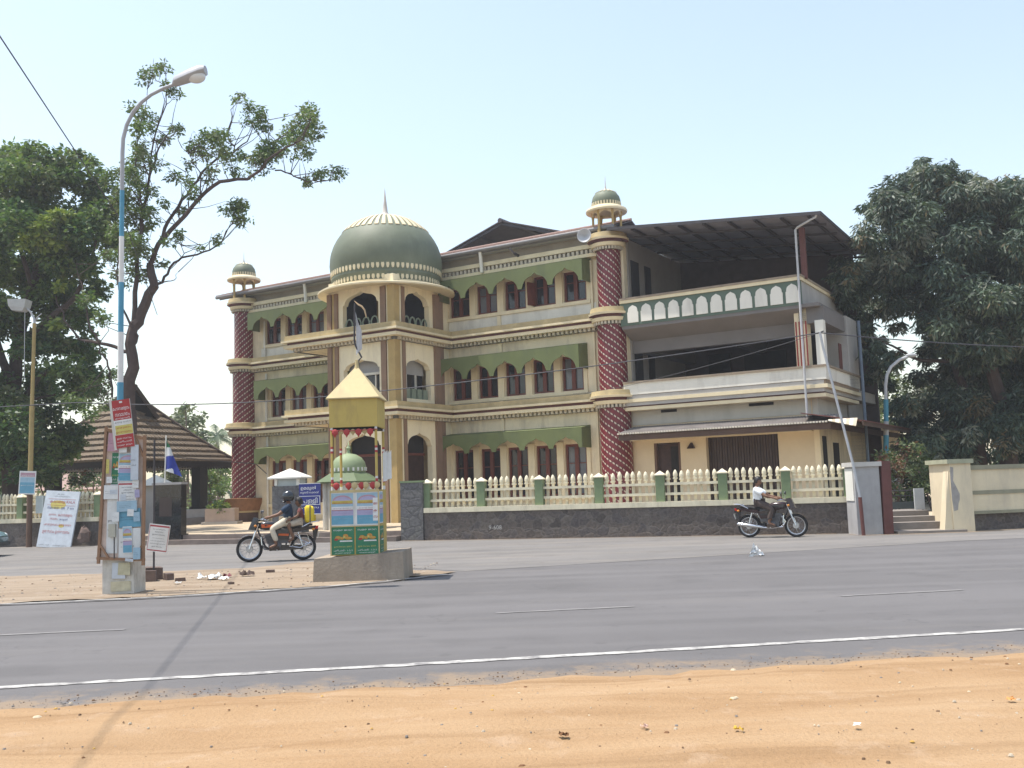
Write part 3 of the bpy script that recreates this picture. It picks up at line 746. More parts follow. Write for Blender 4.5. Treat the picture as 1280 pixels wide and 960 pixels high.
# --- open verandah wing on the right
ww = MB()
gw = lambda s, d, z: (s, .6+d, z)
wall_holes(ww, gw, .45, 7.4, .1, 4.36, [(1.33, 2.4, .1, 3.05), (3.42, 6.12, .1, 3.16)], .25, 0)
ww.build('ground_wall', mat('warm_cream_wall', (.60, .50, .355), .85, .06, 1.2, dirt=(.5, .38, .24), dirt_amt=.3), MQ)
wu = MB(); wu.box(.5, 7.36, .57, .597, 3.78, 4.33, 0); wu.box(7.4, 7.6, .62, 5, 3.3, 4.4, 0)
wu.build('upper_ground_wall', mat('stone_grey_paint', (.47, .45, .40), .9, .08, 1.2, dirt=(.3, .28, .25), dirt_amt=.5), MQ)
ld = MB()
ld.box(1.35, 2.38, .78, .83, .1, 3.02, 0); ld.box(1.33, 1.42, .62, .84, .1, 3.05, 1); ld.box(2.31, 2.4, .62, .84, .1, 3.05, 1); ld.box(1.95, 2.31, .74, .78, .1, 2.9, 2)
ld.build('door', [DARKW, mat('door_frame', (.12, .07, .05), .7), DARK], MQ)
sd = MB(); n = 26
for k in range(n):
    x = 3.42+2.7*k/n; sd.box(x+.01, x+2.7/n-.01, .84+.02*(k % 2), .9, .1, 3.16, 0)
sd.box(3.42, 6.12, .9, .95, .1, 3.16, 1)
sd.build('folding_shutter', [mat('dark_shutter', (.05, .032, .028), .6, .25, 3.), DARK], MQ)
tl = MB(); tl.tube([(3.75, .45, 3.22), (5.2, .45, 3.22)], .035, 8); tl.box(3.7, 5.25, .46, .55, 3.2, 3.3); tl.build('tube_light', WHITEW, MQ)
wl = MB(); wl.hexa([(2.72, .42, 2.78), (3.0, .42, 2.78), (3.0, .6, 2.78), (2.72, .6, 2.78), (2.83, .55, 3.0), (2.89, .55, 3.0), (2.89, .6, 3.0), (2.83, .6, 3.0)]); wl.build('wall_lamp', DARKW, MQ)
vt = MB(); vt.box(1.72, 2.35, .54, .567, 4.20, 4.30); vt.box(5.15, 6.05, .54, .567, 4.20, 4.30); build_each(vt, 'vent_slot', DARK, MQ)
jb = MB(); jb.box(.5, 7.4, .3, .6, 3.17, 3.26, 0); jb.build('lintel_ledge', TRIM, MQ)
# corrugated canopy
cn = MB(); n = 150
for k in range(n):
    xa = .55+7.75*k/n; xb = .55+7.75*(k+1)/n; za = .022*math.sin(k*PI/1.0*.5*2); 
    za = .02*(1 if k % 2 else -1); zb_ = -za
    p = [(xa, .58, 3.72+za), (xb, .58, 3.72+zb_), (xb, -.95, 3.42+zb_), (xa, -.95, 3.42+za)]
    cn.hexa([(q[0], q[1], q[2]-.012) for q in p]+p)
lip = MB()
for k in range(75): xa = .55+7.75*k/75; lip.box(xa, xa+.07, -.975, -.952, 3.375, 3.43)
lip.build('sunlit_edge_strip', mat('sunlit_sheet_edge', (.60, .56, .48), .7, .2, 4), MQ)  # pale strip that paints the sunlit front edge of the corrugated sheet
cn.build('corrugated_canopy', mat('grey_corrugated_sheet', (.20, .18, .17), .8, .25, 2., dirt=(.12, .09, .075), dirt_amt=.6), MQ)
ff = MB(); ff.box(.55, 8.3, -.86, -.82, 3.15, 3.36, 0); ff.box(.55, 8.3, -.82, .58, 3.30, 3.33, 0)
ff.box(8.3, 8.34, -.86, 16, 3.15, 3.36, 0); ff.box(9.38, 9.42, -.95, 16, 3.2, 3.38, 0)
ff.build('canopy_fascia', mat('brown_fascia', (.085, .055, .045), .8, .2, 3.), MQ)
cs2 = MB()
for k in range(19):
    y0 = -.95+.9*k; cs2.sheet((7.4, y0, 3.75), (7.4, y0+.88, 3.75), (9.5, y0+.88, 3.36), (9.5, y0, 3.36), .03, 0)
cs2.build('side_canopy', mat('red_brown_sheet', (.13, .05, .045), .7, .25, 2.), MQ)
cs3 = MB()
for k in range(8):
    a, b = k/8, (k+1)/8
    cs3.sheet((8.3+.95*a, -.98, 3.46), (8.3+.95*b, -.98, 3.46), (8.3+.85*b+.1, -1.3, 3.40-.22*b), (8.3+.85*a+.1, -1.3, 3.40-.22*a+.0), .015, k % 2)
cs3.build('bent_sheet_end', [mat('pale_sheet', (.66, .62, .52), .6), mat('tan_sheet', (.45, .38, .28), .6)], MQ)
# first-floor slab, mouldings and parapet
w1 = MB()
L1 = [(.5, 0, 4.92, 5.41)]
sweep(w1, [(.45, 0), (8.1, 0), (8.1, 5.2)], [(-.15, 0, 4.92, 5.36, 0), (-.22, .06, 5.36, 5.43, 3), (-.5, -.04, 4.76, 4.92, 1), (-.5, .03, 4.63, 4.76, 2), (-.6, -.14, 4.45, 4.63, 4), (-.6, -.06, 4.32, 4.45, 2)])
w1.build('parapet', [WHITEW, mat('brown_shadow_band', (.24, .18, .13), .8, .2), TRIM, mat('dirty_coping', (.26, .21, .16), .9, .2), PURP], MQ)  # the brown band is the shadow below the parapet, put into colour
fl = MB(); fl.box(.45, 8.0, .02, 9, 4.5, 4.9, 0); fl.build('floor_slab', GREYW, MQ)
# first-floor verandah
vb = MB()
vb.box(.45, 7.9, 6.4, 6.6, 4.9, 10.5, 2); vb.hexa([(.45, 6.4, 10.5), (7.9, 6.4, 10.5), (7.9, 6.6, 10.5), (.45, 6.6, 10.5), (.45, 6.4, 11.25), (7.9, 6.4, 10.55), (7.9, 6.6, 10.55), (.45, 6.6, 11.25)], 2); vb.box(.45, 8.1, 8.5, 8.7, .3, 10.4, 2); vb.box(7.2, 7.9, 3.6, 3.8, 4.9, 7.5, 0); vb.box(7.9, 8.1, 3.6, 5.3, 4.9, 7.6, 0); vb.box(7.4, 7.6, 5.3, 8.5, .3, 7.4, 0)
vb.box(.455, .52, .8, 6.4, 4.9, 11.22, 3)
vb.build('verandah_walls', [GREYW, WHITEW, mat('verandah_shade_colour', (.07, .055, .055), .9, .2), mat('dull_side_wall', (.27, .25, .235), .9, .12, 1.)], MQ)  # back walls coloured dark to stand for the shade of the deep verandah
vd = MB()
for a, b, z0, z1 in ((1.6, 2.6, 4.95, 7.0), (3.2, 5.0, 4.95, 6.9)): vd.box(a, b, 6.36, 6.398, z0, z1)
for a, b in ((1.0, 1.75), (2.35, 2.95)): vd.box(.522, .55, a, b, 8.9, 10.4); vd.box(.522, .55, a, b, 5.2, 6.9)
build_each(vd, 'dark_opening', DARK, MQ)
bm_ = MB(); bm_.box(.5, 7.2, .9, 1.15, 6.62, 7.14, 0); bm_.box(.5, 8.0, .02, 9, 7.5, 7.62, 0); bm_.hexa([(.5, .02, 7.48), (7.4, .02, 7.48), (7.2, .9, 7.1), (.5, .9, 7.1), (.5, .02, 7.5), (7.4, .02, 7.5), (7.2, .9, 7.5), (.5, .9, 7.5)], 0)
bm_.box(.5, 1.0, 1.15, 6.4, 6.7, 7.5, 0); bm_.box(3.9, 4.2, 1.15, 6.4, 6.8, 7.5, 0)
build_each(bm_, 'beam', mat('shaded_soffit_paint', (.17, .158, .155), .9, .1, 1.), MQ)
for (a, b, y0, y1, z0, z1, mm) in ((7.04, 7.48, .3, .75, 5.0, 7.55, 0),):
    c = MB(); c.box(a, b, y0, y1, z0, z1, 0)
    for k in range(4): x = a+.03+.115*k; c.box(x, x+.05, y0-.02, y0-.002, z0, z1-.5, 1)
    c.build('striped_column', [CREAM, REDST], MQ)
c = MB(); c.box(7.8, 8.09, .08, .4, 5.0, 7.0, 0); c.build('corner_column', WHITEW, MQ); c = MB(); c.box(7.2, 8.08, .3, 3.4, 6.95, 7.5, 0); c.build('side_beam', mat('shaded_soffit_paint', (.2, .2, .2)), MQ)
sf = MB(); sf.box(7.88, 7.92, 3.0, 3.38, 5.5, 6.5); sf.build('red_cupboard', RUST, MQ)
c = MB(); c.box(7.36, 7.54, .45, .63, 8.6, 10.45, 0); c.build('maroon_post', RUST, MQ)
# second-floor parapet with arch panels
w3 = MB(); w3.box(.45, 7.4, .0, .2, 7.6, 8.48, 0); w3.box(7.2, 7.4, .2, 8, 7.6, 8.48, 1)
w3.build('green_parapet', [PGREEN, GREYW], MQ)
cp = MB(); sweep(cp, [(.45, 0), (7.4, 0), (7.4, 8)], [(-.24, .05, 8.48, 8.60, 0), (-.26, .07, 8.60, 8.68, 1)]); cp.build('parapet_coping', [TRIM, mat('dirty_coping', (.2, .2, .2))], MQ)
for k in range(12):
    x = .76+.557*k+.225; a = MB(); n = 24; w_ = .225
    out_ = [(-w_, 7.70)]+[(-w_, 8.1), (-w_+.03, 8.12), (-w_+.03, 8.17)]
    for i in range(n+1):
        t = -1+2*i/n; out_.append((t*(w_-.03), 8.17+.21*(.86*math.sqrt(max(0, 1-t*t))+.14*max(0, 1-abs(t)/.3))))
    out_ += [(w_-.03, 8.17), (w_-.03, 8.12), (w_, 8.1), (w_, 7.70)]
    N_ = len(out_)
    a.add([(x+p, -.03, z) for p, z in out_]+[(x+p, -.001, z) for p, z in out_], [tuple(range(N_))]+[(i, (i+1) % N_, N_+(i+1) % N_, N_+i) for i in range(N_)], 0)
    a.build('arch_panel', WHITEW, MQ)
# lean-to roof over the top terrace
lr = MB()
zl, zr = 11.27, 10.62
def zroof(x): return zl+(zr-zl)*(x-1.6)/(8.35-1.6)
xs = [.3+8.1*k/9 for k in range(10)]
for a, b in zip(xs, xs[1:]): lr.sheet((a, -.55, zroof(a)), (b, -.55, zroof(b)), (b, 7.0, zroof(b)-.05), (a, 7.0, zroof(a)-.05), .03, 0)
for x in [1.3, 2.25, 3.2, 4.15, 5.1, 6.05, 7.0, 7.95]: lr.bar((x, -.5, zroof(x)-.07), (x, 6.9, zroof(x)-.12), .07, .10, 1)
for y in (.6, 2.2, 3.8, 5.4, 7.0): lr.bar((.5, y, zroof(.5)-.16), (8.3, y, zroof(8.3)-.16), .05, .08, 1)
lr.bar((.3, -.56, zroof(.3)-.02), (8.4, -.56, zroof(8.4)-.02), .03, .12, 1); lr.bar((8.4, -.56, zroof(8.4)-.02), (8.4, 7.0, zroof(8.4)-.06), .03, .12, 1)
lr.build('lean_to_roof', [mat('metal_sheet_underside', (.22, .22, .265), .6, .2, 1.5), STEELD], MQ)
dp = MB(); dp.tube([(8.25, -.5, 10.6), (8.2, -.45, 10.5), (8.0, -.4, 10.45), (7.5, -.18, 10.32), (7.4, -.14, 10.25), (7.4, -.14, 3.66)], .04, 8); dp.build('downpipe', STEELG, MQ, smooth=True)
wr_ = MB(); wr_.box(7.42, 7.44, 1.2, 1.7, .4, 3.1, 0); wr_.box(7.42, 7.44, 2.6, 3.4, .4, 2.9, 0); wr_.box(7.4, 7.6, .6, 16, .1, 3.7, 1); wr_.box(7.602, 7.63, .9, 1.4, .3, 3.0, 0); wr_.box(7.602, 7.63, 2.4, 3.2, .3, 2.8, 0)
wr_.build('side_wall', [DARK, CREAM], MQ)
# horn loudspeaker hung beside the right tower
T = Matrix.Translation((3.898, 38, 0)) @ Matrix.Rotation(-FA, 4, 'Z')
hp = T @ Vector((-.72, -.45, 11.28))
h = thing('horn_loudspeaker', 'pale grey horn loudspeaker fixed below the eaves beside the right spiral tower', 'loudspeaker', hp, R(-18))
b = MB(); prof = [(.05, 0), (.06, .12), (.09, .24), (.16, .34), (.27, .41), (.285, .42), (.27, .425), (.15, .36), (.05, .26), (.0, .25)]
b.lathe(prof, n=28); b.xform(Matrix.Translation((0, .3, 0)) @ Matrix.Rotation(R(90), 4, 'X')); b.build('bell', STEELG, h, smooth=True)
b = MB(); b.lathe([(.0, -.2), (.1, -.18), (.11, .0), (.05, .03)], n=16); b.xform(Matrix.Translation((0, .3, 0)) @ Matrix.Rotation(R(90), 4, 'X')); b.build('driver', STEELG, h, smooth=True)
b = MB(); b.bar((0, .3, -.1), (.25, .45, -.2), .04, .04); b.bar((0, .3, 0), (0, .3, -.12), .04, .04); b.build('bracket', STEELD, h)

# ================================================================== GROUND
def sheetpoly(name, pts, z, M, jit=0., step=.6, kind='structure', close_jit=None, seed=1):
    r = random.Random(seed); P = []
    n = len(pts)
    for i in range(n):
        a = Vector(pts[i]); b = Vector(pts[(i+1) % n]); L = (b-a).length; k = max(1, int(L/step)) if (close_jit is None or i in close_jit) else 1
        for j in range(k):
            p = a.lerp(b, j/k)
            if jit and j > 0: p = p+Vector((r.uniform(-jit, jit), r.gauss(0, jit)))
            P.append((p.x, p.y, z))
    mb = MB(); mb.add(P, [tuple(range(len(P)))]); o = mb.build(name, M, weld=False); tag(o, kind=kind)
    me = o.data; bm = bmesh.new(); bm.from_mesh(me); bmesh.ops.triangulate(bm, faces=bm.faces)
    for f in bm.faces:
        if f.normal.z < 0: f.normal_flip()
    bm.to_mesh(me); bm.free()
    return o
TERR = dirtmat('terrain_soil', (.22, .16, .09), (.30, .22, .13), (.36, .28, .18))
o = sheetpoly('ground', [(-205, -50), (205, -50), (205, 205), (-205, 205)], -.03, TERR)
ASP = asphalt('asphalt', (.108, .1025, .1025), (.172, .157, .142), .56, .76, edge=(.26, .19, .125))
ASP2 = asphalt('dusty_asphalt', (.138, .130, .124), (.23, .202, .17), .47, .68)
LW = Vector((-.9538, .3003, 0)); LA = Vector((9.04, 27.26, 0)); LN = Vector((-.3003, -.9538, 0))   # line of the boundary wall; LN towards the road
def LP(s, off=0., z=0.): q = LA+LW*s+LN*off; return Vector((q.x, q.y, z))
a, b = LP(75, .0), LP(-.2, .0)
o = sheetpoly('main_road', [(-75, -4), (75, 10), (75, 40), (13.8, 27.5), (9.05, 27.2), (-75, 53)], .0, ASP, .0)
# near edge of the carriageway: the dirt shoulder laps over it irregularly
o = sheetpoly('side_road', [(-75, 45), (-75, 24), (-11, 21.4), (-9.2, 21.0), (-5.9, 21.3), (-4.65, 22.6), (-3.0, 21.0), (-1.0, 18.95), (10, 22.8), (75, 33.9), (75, 40.5), (13.8, 27.35), (9.8, 26.35), (9.05, 26.9), (LP(0, -.1).x, LP(0, -.1).y), (LP(75, -.1).x, LP(75, -.1).y)], .004, ASP2, .0)
DIRT = dirtmat('orange_dirt', (.275, .168, .087), (.345, .222, .122), (.405, .28, .168))
def near_edge(x): return 8.22+.118*x+.05*math.sin(x*1.7)+.035*math.sin(x*4.1+1)+.02*math.sin(x*9.3)
P = []; F_ = []; xs = np.linspace(-26, 26, 261); ny = 46
er = random.Random(5)
nz = [er.gauss(0, 1) for _ in range(400)]
def hump(x, y):
    return .018*math.sin(x*.8+y*2.1)+.012*math.sin(x*2.3-y*3.7+1.)+.007*math.sin(x*6+y*9)
for i, x in enumerate(xs):
    e = near_edge(x)+er.gauss(0, .045)+.05*math.sin(x*2.9+1.3*math.sin(x*1.1))
    for j in range(ny+1):
        y = -4+(e+4)*(j/ny)
        d = e-y
        P.append((x, y, .010+(hump(x, y)+.045)*min(1, d/.7)-(.02 if j == ny else 0)))
for i in range(len(xs)-1):
    for j in range(ny):
        k = i*(ny+1)+j; F_.append((k, k+ny+1, k+ny+2, k+1))
mb = MB(); mb.add(P, F_); o = mb.build('dirt_shoulder', DIRT, weld=False, smooth=True); tag(o, kind='structure')
# dirt island between the two roads
ISL = dirtmat('island_dirt', (.215, .16, .112), (.28, .218, .158), (.34, .275, .21))
o = sheetpoly('traffic_island', [(-75, 6.4), (-30, 12.9), (-8, 15.5), (-5.65, 15.85), (-3.3, 16.68), (-2.35, 17.35), (-1.35, 18.4), (-1.15, 18.75), (-2.2, 19.6), (-3.2, 21.3), (-4.65, 22.7), (-5.9, 21.4), (-9.2, 21.15), (-11, 21.4), (-75, 25)], .02, ISL, .10, .3, seed=4)
# verge strip by the boundary wall
o = sheetpoly('wall_verge', [(LP(0, .38).x, LP(0, .38).y), (9.0, 26.0), (10, 25.95), (11.8, 25.95), (13.8, 26.6), (40, 33.5), (40, 34.5), (13.8, 27.3), (9, 27.0)], .008, ISL, .06, .4, seed=9)
o = sheetpoly('wall_verge', [(LP(13.2, .0).x, LP(13.2, .0).y), (LP(13.2, .22).x, LP(13.2, .22).y), (LP(.3, .18).x, LP(.3, .18).y), (LP(.3, .0).x, LP(.3, .0).y)], .009, ISL, .05, .3, seed=10)
o = sheetpoly('wall_verge', [(LP(50, .0).x, LP(50, .0).y), (LP(50, .9).x, LP(50, .9).y), (LP(22.5, .75).x, LP(22.5, .75).y), (LP(22.5, .0).x, LP(22.5, .0).y)], .009, mat('grey_verge', (.22, .2, .18), .95, .3, 2, bump=.4), .08, .4, seed=11)
# painted lines
PAINT = mat('road_paint', (.43, .415, .39), .85, .14, 4, dirt=(.16, .15, .15), dirt_amt=.9, dscale=5, dpos=(.43, .62), streak=1)
PAINT2 = mat('worn_road_paint', (.20, .19, .185), .85, .15, 4, dirt=(.115, .11, .118), dirt_amt=1., dscale=3)
def stripe(name, pts, wid, z, M, seed=1):
    r = random.Random(seed); mb = MB(); Q = []
    for (x0, y0), (x1, y1) in zip(pts, pts[1:]):
        a = Vector((x0, y0)); b = Vector((x1, y1)); k = max(1, int((b-a).length/.12))
        Q += [a.lerp(b, j/k) for j in range(k)]
    Q.append(Vector(pts[-1])); vs = []
    for i, q in enumerate(Q):
        d = (Q[min(i+1, len(Q)-1)]-Q[max(i-1, 0)]).normalized(); n = Vector((-d.y, d.x)); 
        for s in (-1, 1): p = q+n*s*(wid/2+r.gauss(0, .010)); vs.append((p.x, p.y, z))
    mb.add(vs, [(2*i, 2*i+1, 2*i+3, 2*i+2) for i in range(len(Q)-1)])
    return tag(mb.build(name, M, weld=False), kind='structure')
stripe('road_line', [(-60, .9), (-4.42, 8.58), (-.08, 9.17), (4.95, 9.90), (60, 18.2)], .125, .006, PAINT)
stripe('road_line', [(-30, 12.4), (-7.98, 15.38), (-5.63, 15.70), (-3.28, 16.5), (-2.31, 17.15), (-1.29, 18.2)], .10, .026, PAINT)
stripe('road_line', [(-.29, 12.5), (1.46, 12.72)], .09, .006, PAINT2)
stripe('road_line', [(-7.3, 11.85), (-4.75, 12.1)], .09, .006, PAINT2)
stripe('road_line', [(4.2, 13.1), (5.9, 13.35)], .09, .006, PAINT2)
# compound
PAVE = mat('compound_paving', (.46, .37, .26), .9, .15, 1.2, bump=.3, dirt=(.3, .24, .18), dirt_amt=.6)
a, b, c, d = LP(24.2, -.38), LP(-.3, -.2), Vector((14, 27.9, 0)), LP(60, -.5)
sheetpoly('compound_floor', [(d.x, d.y), (a.x, a.y), (b.x, b.y), (9.8, 28.6), (11.6, 28.6), (40, 34.5), (60, 80), (-70, 90)], .31, PAVE)
def stepblock(name, s0, s1, o0, o1, z0, z1, M):
    mb = MB(); p = [LP(s0, o0), LP(s1, o0), LP(s1, o1), LP(s0, o1)]
    mb.hexa([(q.x, q.y, z0) for q in p]+[(q.x, q.y, z1) for q in p]); return mb.build(name, M)
STEPM = mat('dark_step_stone', (.19, .15, .13), .85, .2, 3, dirt=(.3, .25, .2))
st = thing('entrance_steps', 'two low dark stone steps up from the road to the mosque forecourt', 'steps', LP(18.8, 0)); st.location.z = 0
for o0, o1, z1 in ((.35, -.05, .16), (-.052, -.4, .306)):
    q = stepblock('step', 13.3, 24.2, o0, o1, 0, z1, STEPM); q.parent = st; q.location = -Vector(st.location)

# ================================================================== BOUNDARY WALLS
STONE = stonemat('rubble_stone', [(.085, .070, .063), (.13, .105, .09), (.10, .085, .082), (.16, .133, .113)], (.15, .13, .115), 3.6)
STONE2 = stonemat('grey_rubble_stone', [(.10, .10, .098), (.14, .135, .13), (.12, .115, .12), (.17, .165, .155)], (.07, .065, .062), 2.6)
FCREAM = mat('cream_fence_paint', (.66, .595, .44), .75, .10, 4., dirt=(.34, .30, .22), dirt_amt=.7, dscale=3)
FGREEN = mat('green_post_paint', (.165, .215, .115), .7, .1, 3.)
pk = MB()
pk.box(-.04, .04, -.04, .04, 0, .66); pk.box(-.062, .062, -.06, .06, .655, .70); pk.lathe([(.052, .70), (.068, .76), (.066, .82), (.045, .88), (.015, .925), (0, .93)], n=8, a0=PI/8)
PK = pk.data('picket', FCREAM)
def fence(F, posts, s0, s1, label_group, zb=.0):
    """posts: s of each post centre; stone base s0..s1"""
    def lb(mb, a, b, o0, o1, z0, z1, m=0):
        p = [LP(a, o0), LP(b, o0), LP(b, o1), LP(a, o1)]
        mb.hexa([tuple(Vector((q.x, q.y, z0))-F.location) for q in p]+[tuple(Vector((q.x, q.y, z1))-F.location) for q in p], m)
    ang = math.atan2(LW.y, LW.x)
    b = MB(); lb(b, s0, s1, .05, -.40, 0, .845); b.build('stone_base', STONE, F)
    c = MB(); lb(c, s0, s1, .09, -.42, .85, 1.0); c.build('coping', FCREAM, F)
    for z in (1.18, 1.47):
        r = MB()
        for a, e in zip(posts, posts[1:]): lb(r, a+.13, e-.13, -.06, -.19, z, z+.075)
        r.build('rail', FCREAM, F)
    for s in posts:
        q = MB(); q.box(-.125, .125, -.125, .125, 1.0, 1.755); o = q.build('fence_post', FGREEN, F); p = LP(s, -.13)-F.location; o.location = (p.x, p.y, 0); o.rotation_euler = (0, 0, ang)
        q = MB(); q.hexa([(-.15, -.15, 1.757), (.15, -.15, 1.757), (.15, .15, 1.757), (-.15, .15, 1.757), (-.15, -.15, 1.785), (.15, -.15, 1.785), (.15, .15, 1.785), (-.15, .15, 1.785)])
        q.add([(-.15, -.15, 1.785), (.15, -.15, 1.785), (.15, .15, 1.785), (-.15, .15, 1.785), (0, 0, 1.90)], [(0, 1, 4), (1, 2, 4), (2, 3, 4), (3, 0, 4)]); q.build('post_cap', FCREAM, o)
    for a, e in zip(posts, posts[1:]):
        for k in range(8):
            s = a+.125+(e-a-.25)*(k+.5)/8; p = LP(s, -.22)-F.location
            o = bpy.data.objects.new('picket', PK); COL.objects.link(o); o.parent = F; o.location = (p.x, p.y, .97+rnd.gauss(0, .012)); o.rotation_euler = (rnd.gauss(0, .012), rnd.gauss(0, .018), ang)
F1 = thing('boundary_fence', 'long cream picket fence with green posts on a rubble wall before the mosque', 'fence', LP(6.2, 0), group='picket boundary fences')
fence(F1, [-.09, 1.56, 3.3, 5.09, 6.91, 8.75, 10.61, 12.42], -.22, 12.47, None)
gf = MB(); 
lettering(gf, '9-608', 0, 0, .135, y=0, m=0)
i_ = LP(10.35, .054, .30)-F1.location
gf.xform(Matrix.Translation(i_) @ Matrix.Rotation(math.atan2(-LW.y, -LW.x), 4, 'Z')); gf.build('chalk_number', mat('white_chalk', (.45, .43, .40), .9, .2), F1)
F2 = thing('boundary_fence', 'cream picket fence on a low wall to the left behind the white hand-lettered board', 'fence', LP(29, 0), group='picket boundary fences')
fence(F2, [24.85, 26.55, 28.22, 29.9, 31.6, 33.3, 35.0, 36.7, 38.4, 40.1], 24.7, 40.3, None)
PR = thing('stone_pier', 'grey stone pier with a green top at the left end of the right-hand fence', 'pier', LP(12.9, 0))
def lbox(par, s0, s1, o0, o1, z0, z1, M, name, extra=None):
    mb = MB(); p = [LP(s0, o0)-par.location, LP(s1, o0)-par.location, LP(s1, o1)-par.location, LP(s0, o1)-par.location]
    mb.hexa([(q.x, q.y, z0) for q in p]+[(q.x, q.y, z1) for q in p]); return mb.build(name, M, par)
lbox(PR, 12.49, 13.24, .10, -.55, 0, 1.80, STONE2, 'pier_body'); lbox(PR, 12.46, 13.26, .12, -.57, 1.80, 1.86, FGREEN, 'pier_top')
WP = thing('gate_pillar', 'grey stone pillar with a white pyramid cap behind the two riders', 'pillar', LP(17.43, -.6))
lbox(WP, 16.98, 18.05, -.3, -.82, .0, 1.84, STONE2, 'pillar_body'); lbox(WP, 17.06, 17.97, -.36, -.76, 1.84, 2.08, mat('blue_grey_plaster', (.38, .42, .42), .8), 'pillar_neck')
mb = MB(); p = [LP(16.9, -.19), LP(18.17, -.19), LP(18.17, -.93), LP(16.9, -.93)]; p = [q-WP.location for q in p]; ap = LP(17.52, -.56)-WP.location
mb.hexa([(q.x, q.y, 2.08) for q in p]+[(q.x, q.y, 2.13) for q in p]); mb.add([(q.x, q.y, 2.13) for q in p]+[(ap.x, ap.y, 2.42)], [(0, 1, 4), (1, 2, 4), (2, 3, 4), (3, 0, 4)]); mb.build('pyramid_cap', WHITEW, WP)
for s in (17.1, 17.92):
    lbox(WP, s-.05, s+.05, -.31, -.38, 1.86, 2.07, WHITEW, 'neck_post')
# gate on the right
GREYP = mat('bare_cement', (.36, .35, .35), .9, .12, 2, bump=.2, dirt=(.24, .23, .22), dirt_amt=.6)
CREAMG = mat('cream_gate_paint', (.68, .58, .41), .85, .08, 1.5, dirt=(.42, .36, .28), dirt_amt=.55, dscale=1.4)
G1 = thing('gate_pillar', 'grey cement gate pillar with a flat cap at the right end of the picket fence', 'pillar', (9.33, 26.6, 0))
mb = MB(); mb.box(-.34, .32, -.3, .45, 0, 1.80); mb.build('pillar_body', GREYP, G1); mb = MB(); mb.box(-.40, .38, -.36, .5, 1.80, 1.92); mb.build('flat_cap', mat('pale_cement', (.48, .46, .43), .9), G1)
mb = MB(); mb.box(-.36, -.343, -.2, .4, .9, 1.75); mb.build('side_plaster', WHITEW, G1)
o = MB().box(-.12, .12, -.1, .1, 0, 1.93).build('rusty_post', RUST, None, (9.79, 26.35, 0)); o.rotation_euler = (0, R(1.2), 0)
tag(o, 'red-brown steel gate post standing beside the grey cement pillar', 'post')
G2 = thing('gate_pillar', 'cream gate pillar with a flat cap and a patch of fallen plaster', 'pillar', (11.78, 26.75, 0))
mb = MB(); mb.box(-.26, .30, -.45, .85, 0, 1.80); mb.build('pillar_body', CREAMG, G2)
mb = MB(); mb.box(-.34, .36, -.52, .9, 1.80, 1.915); mb.build('flat_cap', mat('greenish_cap', (.34, .34, .24), .9, .15), G2)
mb = MB(); pts = [(-.24, 1.72), (-.16, 1.70), (-.17, 1.5), (-.19, 1.35), (-.10, 1.15), (-.04, 1.0), (-.05, .85), (-.09, .75), (-.12, .58), (-.22, .55), (-.255, .9), (-.255, 1.4)]
mb.add([(x, -.453, z) for x, z in pts], [tuple(range(len(pts)))]); mb.build('bare_plaster_patch', mat('bare_plaster', (.33, .305, .285), .95, .2, 4), G2)
mb = MB(); mb.hexa([(-.50, -.42, 0), (-.262, -.42, 0), (-.262, -.1, 0), (-.50, -.1, 0), (-.285, -.42, 1.6), (-.262, -.42, 1.6), (-.262, -.1, 1.6), (-.285, -.1, 1.6)]); mb.build('raking_buttress', CREAMG, G2)
W2 = thing('compound_wall', 'cream plastered compound wall with a green coping and mid band right of the gate', 'wall', (12.1, 26.6, 0), R(14))
mb = MB(); mb.box(0, 14, 0, .2, .52, 1.62); mb.build('wall_panel', CREAMG, W2); mb = MB(); WOL = mat('olive_grey_band', (.27, .255, .18), .9, .15, 3); mb.box(0, 3.1, -.05, .25, 1.62, 1.74); mb.build('coping', WOL, W2)
mb = MB(); mb.box(0, 14, -.025, -.002, .96, 1.06); mb.box(0, 14, -.05, .2, .44, .52); mb.build('band', WOL, W2)
mb = MB(); mb.box(0, 14, .08, .4, 0, .44); mb.build('stone_footing', STONE, W2)
GS = thing('gate_steps', 'four worn concrete steps rising between the right-hand gate pillars', 'steps', (10.7, 26.9, 0))
CONC = mat('worn_concrete', (.23, .205, .185), .9, .15, 2, bump=.3, dirt=(.18, .16, .15), dirt_amt=.6)
for k, (y0, z1) in enumerate(((-.75, .07), (.1, .26), (.55, .40), (1.0, .54))):
    mb = MB(); mb.box(-.85+.03*k, .85-.0*k+(.25 if k == 0 else 0), y0, y0+.45 if k < 3 else 2.4, 0, z1); 
    if k == 0: mb = MB(); mb.box(-.7, 1.1, -.75, .095, 0, .07)
    o = mb.build('step', CONC, GS)
LG = thing('low_gate', 'low dark iron gate of thin bars at the top of the gate steps', 'gate', (10.75, 28.6, 0))
mb = MB(); mb.box(-.95, .95, -.02, .02, .58, .78); mb.build('bottom_plate', mat('dark_gate_plate', (.07, .085, .085), .7), LG)
mb = MB()
for k in range(13): x = -.9+.15*k; mb.tube([(x, 0, .6), (x, 0, 1.16)], .012, 5)
for z in (.95, 1.1): mb.tube([(-.95, 0, z), (.95, 0, z)], .014, 5)
mb.build('bars', STEELD, LG)
o = MB().box(-.14, .14, -.03, .03, .55, 1.15).build('notice_plate', mat('pale_plate', (.5, .52, .52), .7), None, (11.55, 28.5, 0)); tag(o, 'pale upright plate leaning behind the cream gate pillar', 'plate')
